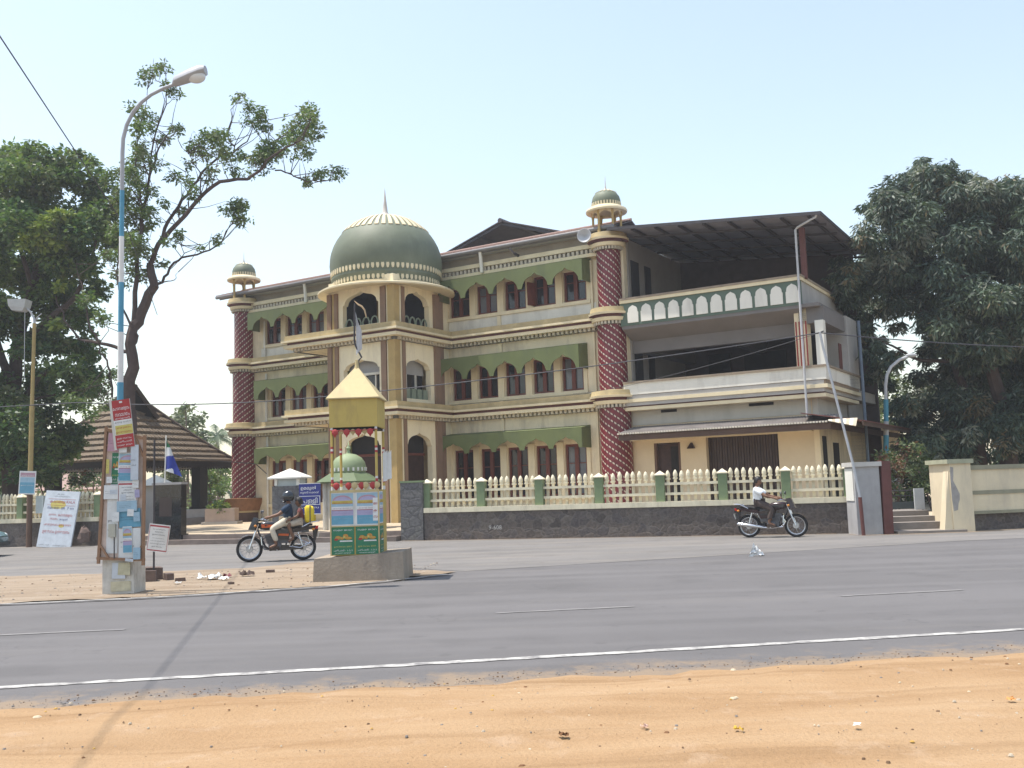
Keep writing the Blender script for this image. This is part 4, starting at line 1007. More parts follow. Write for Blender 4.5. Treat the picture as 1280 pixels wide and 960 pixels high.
# leaning service pole with its stay
LPo = thing('leaning_pole', 'thin steel pole leaning left over the fence end and carrying the cable', 'pole', (9.06, 26.1, 0))
mb = MB(); mb.tube([(0, 0, 0), (-.03, 0, 1.0)], .05, 8); mb.build('rusty_foot', RUST, LPo, smooth=True)
mb = MB(); mb.tube([(-.03, 0, 1.0), (-.16, .0, 1.9), (-.72, .05, 5.0), (-.78, .05, 5.42)], .035, 8); mb.build('shaft', STEELG, LPo, smooth=True)
mb = MB(); mb.bar((-.86, .05, 5.38), (-.68, .05, 5.44), .03, .03); mb.build('cross_pin', STEELD, LPo)

# ================================================================== ROADSIDE THINGS
YEL = mat('yellow_kiosk_paint', (.46, .345, .10), .6, .08, 2, dirt=(.27, .20, .085), dirt_amt=.8, dscale=2.5)
YELP = mat('pale_kiosk_roof', (.50, .40, .205), .65, .08, 2, dirt=(.34, .27, .16), dirt_amt=.7, dscale=2.5)
WPAPER = mat('white_paper', (.66, .66, .65), .8, .08, 5, dirt=(.45, .42, .36), dirt_amt=.5, dscale=4)
GPAPER = mat('grey_paper', (.50, .535, .58), .8, .12, 5)
BLUEP = mat('poster_blue', (.13, .32, .44), .7, .1, 6)
SKYP = mat('poster_pale_blue', (.30, .43, .52), .7, .12, 6)
PINKP = mat('poster_pink', (.42, .25, .30), .7, .15, 6)
LILAC = mat('poster_lilac', (.36, .33, .48), .7, .12, 6)
GRNP = mat('poster_green', (.035, .17, .09), .6, .12, 6)
ORGP = mat('poster_orange', (.45, .22, .05), .6, .25, 12)
YELW = mat('poster_yellow', (.52, .45, .13), .7, .15, 8)
REDP = mat('poster_red', (.36, .045, .045), .7, .1, 6)
REDT = mat('red_lettering', (.36, .07, .08), .8, .1)
BLKT = mat('dark_lettering', (.08, .085, .10), .8, .1)
NAVY = mat('navy_sign', (.022, .03, .17), .5, .12, 4)
PM = [WPAPER, GPAPER, BLUEP, SKYP, PINKP, LILAC, GRNP, ORGP, YELW, REDP, REDT, BLKT, NAVY]
W_, GY, BL, SK, PK_, LI, GR, OR, YE, RE, RT_, BK, NV = range(13)
ML = ['മഹാസമേളനം', 'കേരള യാതര', 'ഉദഘാടനം', 'സവാഗതം', 'പൊതുയോഗം', 'ജനുവരി', 'ഉതസവം', 'പരിപാടി', 'സമര ജാഥ']
tr_ = random.Random(21)
def poster(w, h, base, items):
    """sheet of paper 4 mm thick, lower left corner at the origin, face towards -y. items: ('b',x0,z0,x1,z1,m) band, ('t',text,x,z,h,w,m) writing, ('d',cx,cz,rx,rz,m) disc"""
    mb = MB(); mb.box(0, w, 0, .004, 0, h, base); lay = .0006
    for it in items:
        lay += .0004
        if it[0] == 'b': mb.box(it[1], it[3], -lay, -.0001, it[2], it[4], it[5])
        elif it[0] == 'd':
            n = 24; lo, hi = it[6] if len(it) > 6 else (0, 2*PI)
            q = [(it[1]+it[3]*math.cos(lo+(hi-lo)*k/n), -lay, it[2]+it[4]*math.sin(lo+(hi-lo)*k/n)) for k in range(n+(1 if hi-lo < 6 else 0))]
            mb.add(q, [tuple(range(len(q)))], it[5])
        else: lettering(mb, it[1], it[2], it[3], it[4], -lay-.0012, it[6], it[5])
    return mb
def place(mb, name, par, loc, rot=(0, 0, 0)):
    o = mb.build(name, PM, par, loc, weld=False); o.rotation_euler = rot; return o
def bluep(w, h):
    return poster(w, h, W_, [('b', .03*w, .03*h, .97*w, .97*h, SK), ('b', .03*w, .03*h, .97*w, .48*h, BL), ('b', .03*w, .30*h, .97*w, .48*h, LI), ('d', .5*w, .74*h, .42*w, .17*h, PK_, (0, PI)), ('d', .5*w, .74*h, .36*w, .125*h, LI, (0, PI)), ('b', .05*w, .68*h, .95*w, .75*h, YE),
        ('b', .03*w, .47*h, .97*w, .57*h, W_), ('t', ML[0], .1*w, .69*h, .05*h, .8*w, OR), ('b', .05*w, .655*h, .95*w, .68*h, OR), ('t', ML[1], .1*w, .50*h, .035*h, .8*w, PK_), ('t', ML[4], .12*w, .36*h, .03*h, .75*w, LI), ('t', ML[2], .12*w, .20*h, .03*h, .75*w, SK), ('b', .05*w, .455*h, .95*w, .47*h, RT_)])
def greenp(w, h):
    return poster(w, h, GR, [('d', .28*w, .60*h, .13*w, .07*h, OR), ('d', .62*w, .66*h, .12*w, .07*h, OR), ('d', .74*w, .58*h, .16*w, .05*h, OR), ('d', .45*w, .58*h, .10*w, .05*h, OR), ('d', .2*w, .54*h, .09*w, .04*h, RE), ('d', .56*w, .62*h, .05*w, .04*h, YE), ('t', ML[1], .14*w, .58*h, .05*h, .72*w, YE), ('t', ML[8], .08*w, .84*h, .065*h, .84*w, W_), ('b', .36*w, .455*h, .92*w, .50*h, W_),
        ('b', .0*w, .23*h, w, .36*h, mi_dk), ('t', ML[6]+' 2007', .1*w, .26*h, .05*h, .8*w, YE), ('t', ML[7]+' - 1-2-3', .08*w, .12*h, .055*h, .84*w, W_), ('t', ML[3]+' '+ML[5], .15*w, .04*h, .04*h, .7*w, W_)])
mi_dk = GR
# ---- yellow notice kiosk on its plinth
K = thing('notice_kiosk', 'yellow pyramid-roofed notice kiosk on a concrete plinth in the traffic island', 'kiosk', (-2.83, 17.93, 0), R(-1.5))
mb = MB(); mb.hexa([(-.74, -.50, -.02), (.86, -.50, -.02), (.86, .72, -.02), (-.74, .72, -.02), (-.72, -.48, .42), (.84, -.48, .50), (.84, .70, .50), (-.72, .70, .42)]); mb.build('plinth', mat('plinth_concrete', (.30, .25, .20), .95, .16, 2.2, bump=.5, bscale=18, dirt=(.16, .13, .11), dirt_amt=.7, dscale=2.5), K)
KH = .425
mb = MB(); mb.box(-KH, KH, -KH, KH, .46, 1.59); mb.build('lower_box', YEL, K)
mb = MB(); mb.box(-KH-.005, KH+.005, -KH-.005, KH+.005, 2.71, 3.22); mb.box(-KH+.03, KH-.03, -KH+.03, KH-.03, 2.67, 2.71, 1); mb.build('upper_box', [YEL, DARK], K)
mb = MB(); e = .475
mb.add([(-e, -e, 3.215), (e, -e, 3.215), (e, e, 3.215), (-e, e, 3.215), (-e, -e, 3.235), (e, -e, 3.235), (e, e, 3.235), (-e, e, 3.235), (0, 0, 3.86)], [(3, 2, 1, 0), (0, 1, 5, 4), (1, 2, 6, 5), (2, 3, 7, 6), (3, 0, 4, 7), (4, 5, 8), (5, 6, 8), (6, 7, 8), (7, 4, 8)])
mb.build('pyramid_roof', YELP, K)
mb = MB(); mb.lathe([(.05, 3.80), (.035, 3.87), (.03, 3.96), (0, 3.97)], n=8); mb.build('roof_tip', YELP, K)
for sx in (-1, 1):
    for sy in (-1, 1):
        mb = MB(); x, y = sx*(KH-.03), sy*(KH-.03)
        zz = [1.59, 1.66, 1.72, 1.79, 1.83, 2.25, 2.29, 2.33, 2.37, 2.66, 2.72]; mm = [2, 0, 1, 2, 0, 1, 2, 1, 0, 2]
        for (a, b), q in zip(zip(zz, zz[1:]), mm): mb.tube([(x, y, a), (x, y, b)], .024, 8, q)
        mb.build('corner_pole', [YEL, REDP, WPAPER], K)
for x, z in ((-.43, .98), (.02, .98)):
    o = place(bluep(.41, .58), 'poster', K, (x+.01, -KH-.012, z+.0)); o['label'] = 'pale blue notice with a red arch heading'
mb = poster(.86, .60, W_, []); o = place(mb, 'paper_backing', K, (-.43, -KH-.0055, .97))
for x in (-.41, .015): o = place(greenp(.395, .49), 'poster', K, (x, -KH-.012, .475)); o['label'] = 'dark green notice with white writing'
mb = bluep(.36, .56); o = place(mb, 'poster', K, (KH+.010, -.38, 1.0), (0, 0, R(90)))
mb = greenp(.38, .46); o = place(mb, 'poster', K, (KH+.010, -.38, .49), (0, 0, R(90)))
o = poster(.1, .4, W_, [('t', 'ജ', .01, .28, .05, .07, RE), ('t', 'ക', .01, .16, .05, .07, RE), ('t', 'സ', .01, .05, .05, .07, RE)]); place(o, 'poster', K, (.325, -KH-.018, 1.05))
fr = MB(); fr.box(-KH-.01, KH+.01, -KH-.02, -KH, 1.555, 1.60); fr.box(-KH-.012, -KH+.012, -KH-.02, -KH+.0, .46, 1.58); fr.box(KH-.012, KH+.012, -KH-.02, -KH, .46, 1.58); fr.box(-KH, KH, -KH-.022, -KH, .955, .972); fr.build('edge_battens', YELP, K)
def bead(loc, M, sz=.055, flat=False):
    mb = MB(); mb.ball((0, 0, 0), (sz, sz*.35, sz), 0, 12, 8); mb.lathe([(sz*.5, -sz*.8), (0, -sz*1.7)], n=8)
    o = mb.build('heart_pendant', M, K, loc, smooth=True); return o
for x in (-.33, -.12, .09, .30): bead((x, -KH-.01, 2.62), REDP, .058)
for x in (-.225, -.015, .195): bead((x, -KH+.03, 2.63), YELP, .045)
for x, M in ((-.32, REDP), (-.10, REDP), (.0, YELP), (.13, REDP), (.20, YELP), (.33, REDP), (.40, YELP)): bead((x, -KH-.0, 1.675), M, .06)
mb = MB(); mb.tube([(-KH, -KH, 2.66), (-.1, -KH-.02, 2.64), (KH, -KH, 2.66)], .008, 5); mb.tube([(-KH, -KH, 1.69), (KH, -KH, 1.70)], .006, 5); mb.build('garland_wire', REDP, K)
# paper hanging at the right back pole
mb = MB(); n = 8
for k in range(n):
    a, b = k/n, (k+1)/n; f = lambda t: (.46+.13*t+.02*math.sin(t*7), -.1+.12*t+.03*math.sin(t*5))
    (xa, ya), (xb, yb) = f(a), f(b)
    mb.sheet((xa, ya, 1.73+.05*a), (xb, yb, 1.73+.05*b), (xb, yb, 2.28+.02*b), (xa, ya, 2.24), .004)
o = mb.build('hanging_notice', WPAPER, None, tuple(K.location), R(-1.5)); tag(o, 'white paper notice hanging from the right side of the yellow kiosk', 'notice')
# pennant on a bent pole rising from the kiosk tip
PF = thing('pennant_pole', 'dark bent pole with a sickle-shaped hook tied to the tip of the kiosk roof', 'pole', (-2.85, 18.0, 3.86))
mb = MB(); mb.tube([(.05, 0, -.2), (.04, 0, .1), (.10, 0, .16), (-.01, 0, .38), (-.03, 0, .48), (-.01, 0, 1.17)], .016, 6); mb.build('shaft', STEELD, PF, smooth=True)
mb = MB(); mb.tube([(-.02, 0, 1.22), (.05, 0, 1.15), (.12, 0, 1.11), (.17, 0, 1.04), (.19, 0, .95), (.20, 0, .90)], [.006, .018, .02, .018, .014, .008], 6); mb.build('hook', mat('pale_wood', (.45, .33, .2), .7), PF, smooth=True)
mb = MB(); n = 10
for i in range(n):
    for j in range(4):
        f = lambda u, v: (.0+.11*u*(.4+.6*min(1, v*4+.0)) , .02*math.sin(u*5+v*3), 1.02-.82*v-.22*u*(1-v)+.12*u*v)
        a, b, c, d = f(j/4, i/n), f((j+1)/4, i/n), f((j+1)/4, (i+1)/n), f(j/4, (i+1)/n)
        mb.quad(a, b, c, d, 0)
o = mb.build('pennant', mat('faded_pennant_cloth', (.42, .42, .44), .85, .12, 6), None, (-2.85, 18.0, 3.86)); tag(o, 'faded grey pennant hanging limp from the bent pole above the kiosk', 'pennant')

# ---- striped lamp post with its notice boards
LB = at(155, 741, 16.72); LX, LY = -6.59, 16.75
LMP = thing('street_lamp', 'tall blue and white banded street lamp on a cement foot in the traffic island', 'street lamp', (LX, LY, 0))
mb = MB(); mb.hexa([(-.26, -.26, -.05), (.26, -.26, -.05), (.26, .26, -.05), (-.26, .26, -.05), (-.27, -.25, .62), (.25, -.25, .60), (.25, .25, .6), (-.27, .25, .62)])
mb.build('cement_foot', mat('whitewashed_cement', (.50, .48, .44), .9, .2, 4, bump=.6, bscale=14, dirt=(.25, .23, .2), dirt_amt=.8, dscale=4), LMP)
for (x, z, w_, h_, M, rr) in ((-.10, .27, .22, .26, GPAPER, .03), (-.12, .06, .33, .16, mat('torn_paper', (.5, .46, .33), .9, .2, 8), -.02), (.0, .33, .2, .2, mat('torn_paper2', (.46, .43, .30), .9, .2, 8), .05)):
    q = MB(); q.box(0, w_, 0, .004, 0, h_); o = q.build('torn_paper', M, LMP, (x, -.275-.003*rr*100, z)); o.rotation_euler = (0, rr, 0)
PB = mat('pole_blue_paint', (.07, .26, .40), .5, .12, 3, dirt=(.2, .28, .3), dirt_amt=.5, dscale=4); PW = mat('pole_white_paint', (.66, .66, .66), .5, .08, 3, dirt=(.4, .38, .36), dirt_amt=.5); PG = mat('pole_grey_steel', (.33, .34, .37), .5, .1, 3)
mb = MB(); px_ = lambda z: -.10-.0*z
zz = [.55, 3.55, 4.42, 5.29, 6.1, 6.92, 7.6]; rr = [.056, .052, .048, .044, .041, .038]; mm = [0, 1, 0, 1, 0, 2]
for i in range(6): mb.tube([(-.10, 0, zz[i]), (-.10, 0, zz[i+1])], rr[i]*.95, 12, mm[i])
arm = [(-.10, 0, 7.6), (-.09, 0, 7.85), (-.03, 0, 8.1), (.08, 0, 8.33), (.22, 0, 8.50), (.40, 0, 8.64), (.62, 0, 8.75), (.86, 0, 8.83)]
mb.tube(arm, [.036, .035, .034, .033, .032, .031, .031, .03], 12, 2)
mb.build('pole', [PB, PW, PG], LMP, smooth=True)
hd = MB()
sec = [(.78, .05, .06), (.82, .11, .12), (.95, .13, .135), (1.10, .15, .15), (1.26, .15, .15), (1.36, .12, .10)]
vs = []; fs = []; n = 14
for x, wy, hz in sec:
    for j in range(n):
        a = 2*PI*j/n; s = math.sin(a); vs.append((x, wy*math.cos(a), 8.83+(x-.8)*.36+hz*(s if s > 0 else .45*s)))
for i in range(len(sec)-1):
    for j in range(n): fs.append((i*n+j, i*n+(j+1) % n, (i+1)*n+(j+1) % n, (i+1)*n+j))
fs += [tuple(range(n)), tuple((len(sec)-1)*n+j for j in range(n))]
hd.add(vs, fs); lh = hd.build('lamp_head', mat('lamp_head_grey', (.36, .37, .40), .45, .08), LMP, smooth=True)
gl = MB(); gl.ball((1.19, 0, 8.945), (.17, .125, .12), 0, 16, 10); gl.xform(Matrix.Identity(4)); gl.build('glass_bowl', mat('frosted_bowl', (.62, .64, .66), .2, .05, spec=.6), lh, smooth=True)
# big shield of boards tied in front of the pole
NB = thing('notice_board', 'tall wooden frame board covered with old pasted notices tied to the lamp post', 'notice board', (-6.52, 16.42, 0))
FRW = mat('frame_timber', (.26, .15, .09), .8, .2, 5); 
def B(px, py): q = at(px, py, 16.42); return Vector((q.x+6.52, 0, q.z))
TL, TR, BR, BL_ = B(133, 537), B(181, 548), B(179, 702), B(123, 700)
mb = MB(); mb.hexa([TL+Vector((0, .03, 0)), TR+Vector((0, .03, 0)), TR+Vector((0, .045, 0)), TL+Vector((0, .045, 0)), BL_+Vector((0, .03, 0)), BR+Vector((0, .03, 0)), BR+Vector((0, .045, 0)), BL_+Vector((0, .045, 0))])
mb.build('backing', mat('faded_poster_ground', (.60, .47, .40), .85, .18, 5, dirt=(.42, .52, .55), dirt_amt=.8, dscale=3), NB)
mb = MB()
for a, b in ((TL, BL_), (TR, BR)): mb.bar(a+Vector((0, .0, .05)), b+Vector((0, .0, -.06)), .042, .045)
mb.bar(TL, TR, .04, .05); mb.bar(BL_+Vector((-.03, .0, .03)), BR+Vector((.03, .0, .03)), .03, .04)
mb.bar(TL+Vector((.02, -.01, -.28)), TL+Vector((.18, -.01, -.02)), .03, .03); mb.bar(TR+Vector((-.02, -.01, -.3)), TR+Vector((-.13, -.01, -.02)), .03, .03)
mb.bar(BL_+Vector((.02, -.01, .26)), BL_+Vector((.17, -.01, .03)), .03, .03); mb.bar(BR+Vector((-.02, -.01, .26)), BR+Vector((-.15, -.01, .03)), .03, .03)
mb.build('frame', FRW, NB)
mb = MB(); mb.box(TL.x-.03, TL.x+.0, .05, .07, BL_.z, TL.z-.1); mb.build('white_edge', WPAPER, NB)
def BP(px0, py0, px1, py1): a = B(px0, py1); b = B(px1, py0); return a, b.x-a.x, b.z-a.z
cnt = [0]
def put(px0, py0, px1, py1, fn, tilt=0, dy=-.006, lab=None):
    a, w_, h_ = BP(px0, py0, px1, py1); cnt[0] += 1
    o = place(fn(w_, h_), 'poster', NB, (a.x, .022+dy-cnt[0]*.0035, a.z), (0, tilt+tr_.gauss(0, .022), 0)); 
    if lab: o['label'] = lab
plain = lambda m: (lambda w, h: poster(w, h, m, [('t', ML[2], .1*w, .55*h, .04*h, .5*w, BK), ('t', ML[7], .1*w, .4*h, .04*h, .6*w, BK)]))
put(132, 620, 147, 692, plain(W_), .0); put(137, 565, 148, 620, plain(GY), .02); put(149, 636, 176, 660, plain(BL), -.02); put(148, 660, 176, 700, plain(W_), .01)
put(139, 566, 150, 605, greenp, .02, lab='dark green notice with a yellow heading')
put(147, 565, 172, 602, bluep, .0, lab='pale blue notice with a red arch heading')
def redborder(w, h):
    it = [('b', .05*w, .9*h, .95*w, .96*h, RT_), ('b', .05*w, .03*h, .95*w, .07*h, RT_), ('b', .03*w, .03*h, .05*w, .96*h, RT_), ('b', .95*w, .03*h, .97*w, .96*h, RT_)]
    for k, (z, ww, hh) in enumerate(((.80, .6, .035), (.70, .4, .05), (.60, .6, .05), (.48, .55, .03), (.38, .7, .03), (.28, .7, .03), (.17, .5, .04))): it.append(('t', ML[k], (.5-ww/2)*w, z*h, hh*h, ww*w, BK))
    return poster(w, h, W_, it)
put(147, 602, 172, 638, redborder, .0, lab='white notice with a red border')
put(154, 658, 166, 692, bluep, .0); put(151, 618, 158, 626, plain(GY)); put(130, 606, 148, 624, plain(W_), .03); put(138, 612, 147, 618, plain(GY)); put(166, 600, 174, 610, plain(W_)); put(147, 626, 172, 640, plain(SK), -.02)
for q_ in ((134, 596, 141, 604, W_), (168, 640, 176, 652, SK), (160, 636, 168, 645, W_), (141, 640, 150, 652, W_), (170, 612, 176, 622, LI), (150, 549, 160, 566, W_), (134, 574, 138, 592, YE), (168, 684, 177, 699, SK), (158, 697, 168, 701, GY)): put(*q_[:4], plain(q_[4]), tr_.gauss(0, .07))
put(136, 541, 150, 564, plain(PK_), .05); put(165, 556, 175, 600, plain(GY), .03)
mb = MB(); a = B(137, 655); b = B(145, 671); mb.box(a.x, b.x, -.05, .0, b.z, a.z); mb.build('meter_box', mat('dull_box', (.42, .40, .33), .7), NB)
mb = MB(); a = B(144, 655); b = B(144, 698); mb.bar((a.x, -.04, a.z), (b.x, -.04, b.z), .015, .015); mb.build('conduit', STEELD, NB)
RS = thing('banner_board', 'narrow red and white board with yellow lettering tilted above the notice board', 'sign board', (-6.54, 16.34, 0), 0)
a = at(138, 503, 16.34); w_, h_ = .30, .80
it = [('b', 0, .88*h_, w_, h_, RE), ('b', 0, .50*h_, w_, .88*h_, RE), ('t', ML[0], .03*w_+.0, .79*h_, .07*h_, .92*w_, W_), ('t', ML[3], .12*w_, .66*h_, .08*h_, .8*w_, W_), ('t', ML[5], .1*w_, .60*h_, .03*h_, .8*w_, W_), ('b', 0, .50*h_, w_, .58*h_, W_), ('t', ML[1], .05*w_, .52*h_, .035*h_, .9*w_, BK), ('b', .05*w_, .28*h_, w_, .47*h_, YE), ('t', ML[4], .08*w_, .40*h_, .04*h_, .85*w_, RE), ('t', ML[2], .08*w_, .31*h_, .04*h_, .85*w_, RE), ('b', 0, .0, w_, .27*h_, RE), ('t', ML[6], .08*w_, .18*h_, .035*h_, .8*w_, W_), ('t', ML[7], .08*w_, .11*h_, .035*h_, .8*w_, W_), ('t', ML[8], .08*w_, .04*h_, .035*h_, .8*w_, W_), ('b', .42*w_, .93*h_, .58*w_, .97*h_, W_)]
o = poster(w_, h_, W_, it); o = place(o, 'printed_face', RS, (-.035, 0, 2.40), (0, R(-7), 0))
mb = MB(); mb.box(-.04, .0, -.003, .04, -.02, h_+.02); mb.box(0, w_, .006, .02, 0, h_); o = mb.build('white_batten', mat('batten_grey', (.55, .53, .48), .8), RS, (-.035, 0, 2.40)); o.rotation_euler = (0, R(-7), 0)
# stake with a small sign
SK_ = thing('stake_sign', 'white red-bordered paper sign tied to a dark iron stake', 'stake sign', (-6.92, 19.0, 0))
mb = MB(); mb.tube([(0, 0, -.1), (0, 0, 2.68)], .02, 8); mb.build('stake', STEELD, SK_)
o = place(redborder(.40, .52), 'paper_sign', SK_, (-.14, -.035, .58), (0, R(8), 0))
BRK = mat('laterite_block', (.14, .10, .085), .95, .25, 5, bump=.8, bscale=12)
def rock(name, loc, sz, M, label, cat, group=None, seed=1, flat=.6):
    r = random.Random(seed); mb = MB(); mb.ball((0, 0, 0), 1, 0, 9, 6)
    mb.v = [(x*sz[0]*(1+r.uniform(-.2, .2)), y*sz[1]*(1+r.uniform(-.2, .2)), max(-.3, z)*sz[2]*(1+r.uniform(-.15, .15))) for x, y, z in mb.v]
    o = mb.build(name, M, None, loc, r.uniform(0, 3)); return tag(o, label, cat, group)
def brick(loc, sz, rz, label, group='loose stones around the stake', M=BRK):
    r = random.Random(int(loc[0]*100)); mb = MB(); x, y, z = sz
    mb.hexa([(i*x/2*(1+r.uniform(-.08, .08)), j*y/2*(1+r.uniform(-.08, .08)), k*z*(1+r.uniform(-.1, .1))) for k in (0, 1) for i, j in ((-1, -1), (1, -1), (1, 1), (-1, 1))])
    return tag(mb.build('stone_block', M, None, loc, rz), label, 'stone', group)
brick((-7.02, 18.8, .01), (.42, .28, .2), .2, 'largest reddish stone block lying at the foot of the iron stake')
brick((-7.0, 19.2, .01), (.3, .26, .24), .5, 'reddish stone block behind the stake with its top in the light')
brick((-6.62, 18.95, .01), (.14, .14, .13), .8, 'small squarish dark red stone right of the iron stake')
brick((-6.28, 18.6, .01), (.18, .12, .07), .3, 'low grey-brown stone between the stake and the white litter')
LITW = mat('white_litter', (.75, .74, .72), .8, .06)
def scrap(loc, sz, label, M, seed, group=None, cat='litter', name='paper_scrap'):
    r = random.Random(seed); mb = MB(); n = 5; H = {}
    for i in range(n+1):
        for j in range(n+1): H[i, j] = (sz*(i/n-.5)*(1+r.uniform(-.1, .1)), sz*.7*(j/n-.5)+r.uniform(-.02, .02), .012+sz*.28*abs(r.gauss(0, .6)))
    for i in range(n):
        for j in range(n): mb.add([H[i, j], H[i+1, j], H[i+1, j+1], H[i, j+1]], [(0, 1, 2, 3)])
    o = mb.build(name, M, None, loc, r.uniform(0, 3)); return tag(o, label, cat, group)
scrap((-5.72, 18.75, .025), .34, 'largest crumpled white paper on the island dirt', LITW, 1, 'white litter on the island')
scrap((-5.95, 18.85, .025), .18, 'crumpled white paper just left of the largest one', LITW, 2, 'white litter on the island')
scrap((-5.42, 18.45, .025), .17, 'flat white scrap right of the largest crumpled paper', LITW, 3, 'white litter on the island')
scrap((-5.55, 19.05, .025), .2, 'dark red wrapper beside the crumpled white papers', mat('maroon_wrapper', (.16, .03, .04), .6), 4, None)
scrap((-5.2, 19.2, .025), .26, 'dark brown rag on the island dirt right of the litter', mat('brown_rag', (.10, .07, .06), .9), 5, None)
scrap((-6.1, 17.9, .025), .13, 'small white scrap nearest the edge line of the island', LITW, 6, 'white litter on the island')
brick((-4.95, 20.0, .02), (.16, .1, .05), .1, 'dark broken stone at the far edge of the island left of the kiosk plinth', 'loose stones on the island')
brick((-5.05, 17.6, .02), (.09, .08, .04), .6, 'dark pebble on the island edge beneath the white litter', 'loose stones on the island')
# tiny rubble, leaves and pebbles that nobody could count
def scatter(name, n, fn, M, kind='stuff', flat=.5, smin=.006, smax=.02, seed=3):
    r = random.Random(seed); mb = MB()
    for _ in range(n):
        x, y, z = fn(r); s = smin*(smax/smin)**(r.random()**2.2); a = r.uniform(0, 6.28); mi_ = r.randrange(len(M))
        p = []
        for k in range(5): t = a+2*PI*k/5; p.append((x+s*math.cos(t)*r.uniform(.6, 1.1), y+s*math.sin(t)*r.uniform(.6, 1.1), z-.002))
        q = [(x+(px-x)*.6, y+(py-y)*.6, z+s*flat) for px, py, _ in p]
        mb.add(p+q, [(5, 6, 7, 8, 9)]+[(k, (k+1) % 5, 5+(k+1) % 5, 5+k) for k in range(5)], mi_)
    return tag(mb.build(name, M, weld=False), kind=kind)
PEB = [mat('pebble_grey', (.20, .18, .165), .9, .2), mat('pebble_brown', (.16, .10, .06), .9, .2), mat('pebble_pale', (.42, .36, .28), .9, .2)]
def fshoulder(r):
    y = 5.0+3.6*r.random()**1.0; x = r.uniform(-.62, .62)*y*1.0; y = min(y, near_edge(x)-.02)
    d = near_edge(x)-y; return x, y, .012+(hump(x, y)+.045)*min(1, d/.7)
scatter('pebbles', 650, fshoulder, PEB, smin=.003, smax=.019)
def fedge(r):
    x = r.uniform(-8, 8); return x, near_edge(x)+abs(r.gauss(0, .16)), .003
scatter('edge_gravel', 1300, fedge, PEB[:2], smin=.003, smax=.013, seed=5)
def fisl(r):
    x = r.uniform(-13, -1.6); t = r.random(); lo = 15.75+.0*x+max(0, (x+6)*.42); hi = 21.0
    return x, lo+(hi-lo)*t, .02
scatter('island_rubble', 1300, fisl, PEB, smin=.005, smax=.032, seed=6)
LFM = [mat('dry_leaf_brown', (.17, .085, .04), .9, .2), mat('dry_leaf_ochre', (.42, .26, .07), .9, .2), mat('dry_leaf_pale', (.5, .42, .3), .9, .2)]
scatter('dry_leaves', 70, fshoulder, LFM, flat=.25, smin=.012, smax=.032, seed=8)
for x, y, s, M, lab in ((.24, 6.08, .06, LFM[0], 'curled brown leaf on the orange dirt near the photo centre bottom'), (1.27, 6.0, .055, mat('yellow_wrapper', (.55, .36, .05), .7), 'small yellow wrapper on the orange dirt right of the brown leaf'), (.74, 6.2, .05, mat('pink_scrap', (.5, .33, .26), .8), 'pale pink scrap between the brown leaf and the yellow wrapper'), (3.2, 6.66, .05, mat('orange_wrapper', (.55, .25, .08), .7), 'orange wrapper at the far right of the dirt shoulder'), (1.95, 5.95, .035, LITW, 'tiny white scrap right of the yellow wrapper on the dirt')):
    scrap((x, y, .06+hump(x, y)), s, lab, M, int(x*100), name='litter_scrap')
BAGM = mat('clear_plastic_bag', (.72, .72, .72), .6, .1, 6, spec=.6)
mb = MB(); H = {}; r = random.Random(2)
for i in range(7):
    for j in range(7): H[i, j] = (.30*(i/6-.5)*(1.1-j/9), .02*r.gauss(0, 1)+.03*math.sin(i), .005+.27*(j/6)*(1-.6*i/6)+.012*r.gauss(0, 1))
for i in range(6):
    for j in range(6): mb.add([H[i, j], H[i+1, j], H[i+1, j+1], H[i, j+1]], [(0, 1, 2, 3)])
o = mb.build('plastic_bag', BAGM, None, (4.86, 20.3, .004)); tag(o, 'crumpled whitish plastic bag standing on the road below the right motorcyclist', 'plastic bag')

# ---- things along the left fence
LP2 = thing('street_lamp', 'slim ochre lamp post with a box-shaped head behind the left fence', 'street lamp', LP(27.42, .35))
OCP = mat('ochre_pole_paint', (.33, .245, .10), .7, .15, 3)
mb = MB(); mb.tube([(0, 0, 0), (0, 0, 2.0)], .10, 10, 1); mb.tube([(0, 0, 1.9), (.02, 0, 5.0)], .085, 10, 0); mb.tube([(.02, 0, 5.0), (.05, 0, 8.0)], .065, 10, 0); mb.build('pole', [OCP, mat('rusty_pole_foot', (.14, .085, .06), .9)], LP2, smooth=True)
mb = MB(); mb.tube([(.05, 0, 7.95), (.03, 0, 8.2), (-.12, 0, 8.45), (-.3, 0, 8.62)], .035, 8); mb.tube([(.05, 0, 7.9), (.12, .0, 8.2), (.3, 0, 8.35)], .018, 6); mb.tube([(-.28, 0, 6.0), (-.3, 0, 7.9), (-.3, 0, 8.5)], .012, 5); mb.build('bracket', STEELG, LP2, smooth=True)
mb = MB(); mb.hexa([(-.80, -.22, 8.62), (-.22, -.22, 8.56), (-.22, .22, 8.56), (-.80, .22, 8.62), (-.82, -.26, 8.88), (-.16, -.26, 8.86), (-.16, .26, 8.86), (-.82, .26, 8.88)]); lh = mb.build('lamp_head', mat('lamp_box_grey', (.42, .43, .43), .5), LP2)
mb = MB(); mb.hexa([(-.70, -.18, 8.48), (-.32, -.18, 8.44), (-.32, .18, 8.44), (-.70, .18, 8.48), (-.79, -.21, 8.618), (-.23, -.21, 8.558), (-.23, .21, 8.558), (-.79, .21, 8.618)]); mb.build('glass_bowl', mat('dull_bowl', (.40, .40, .40)), lh)
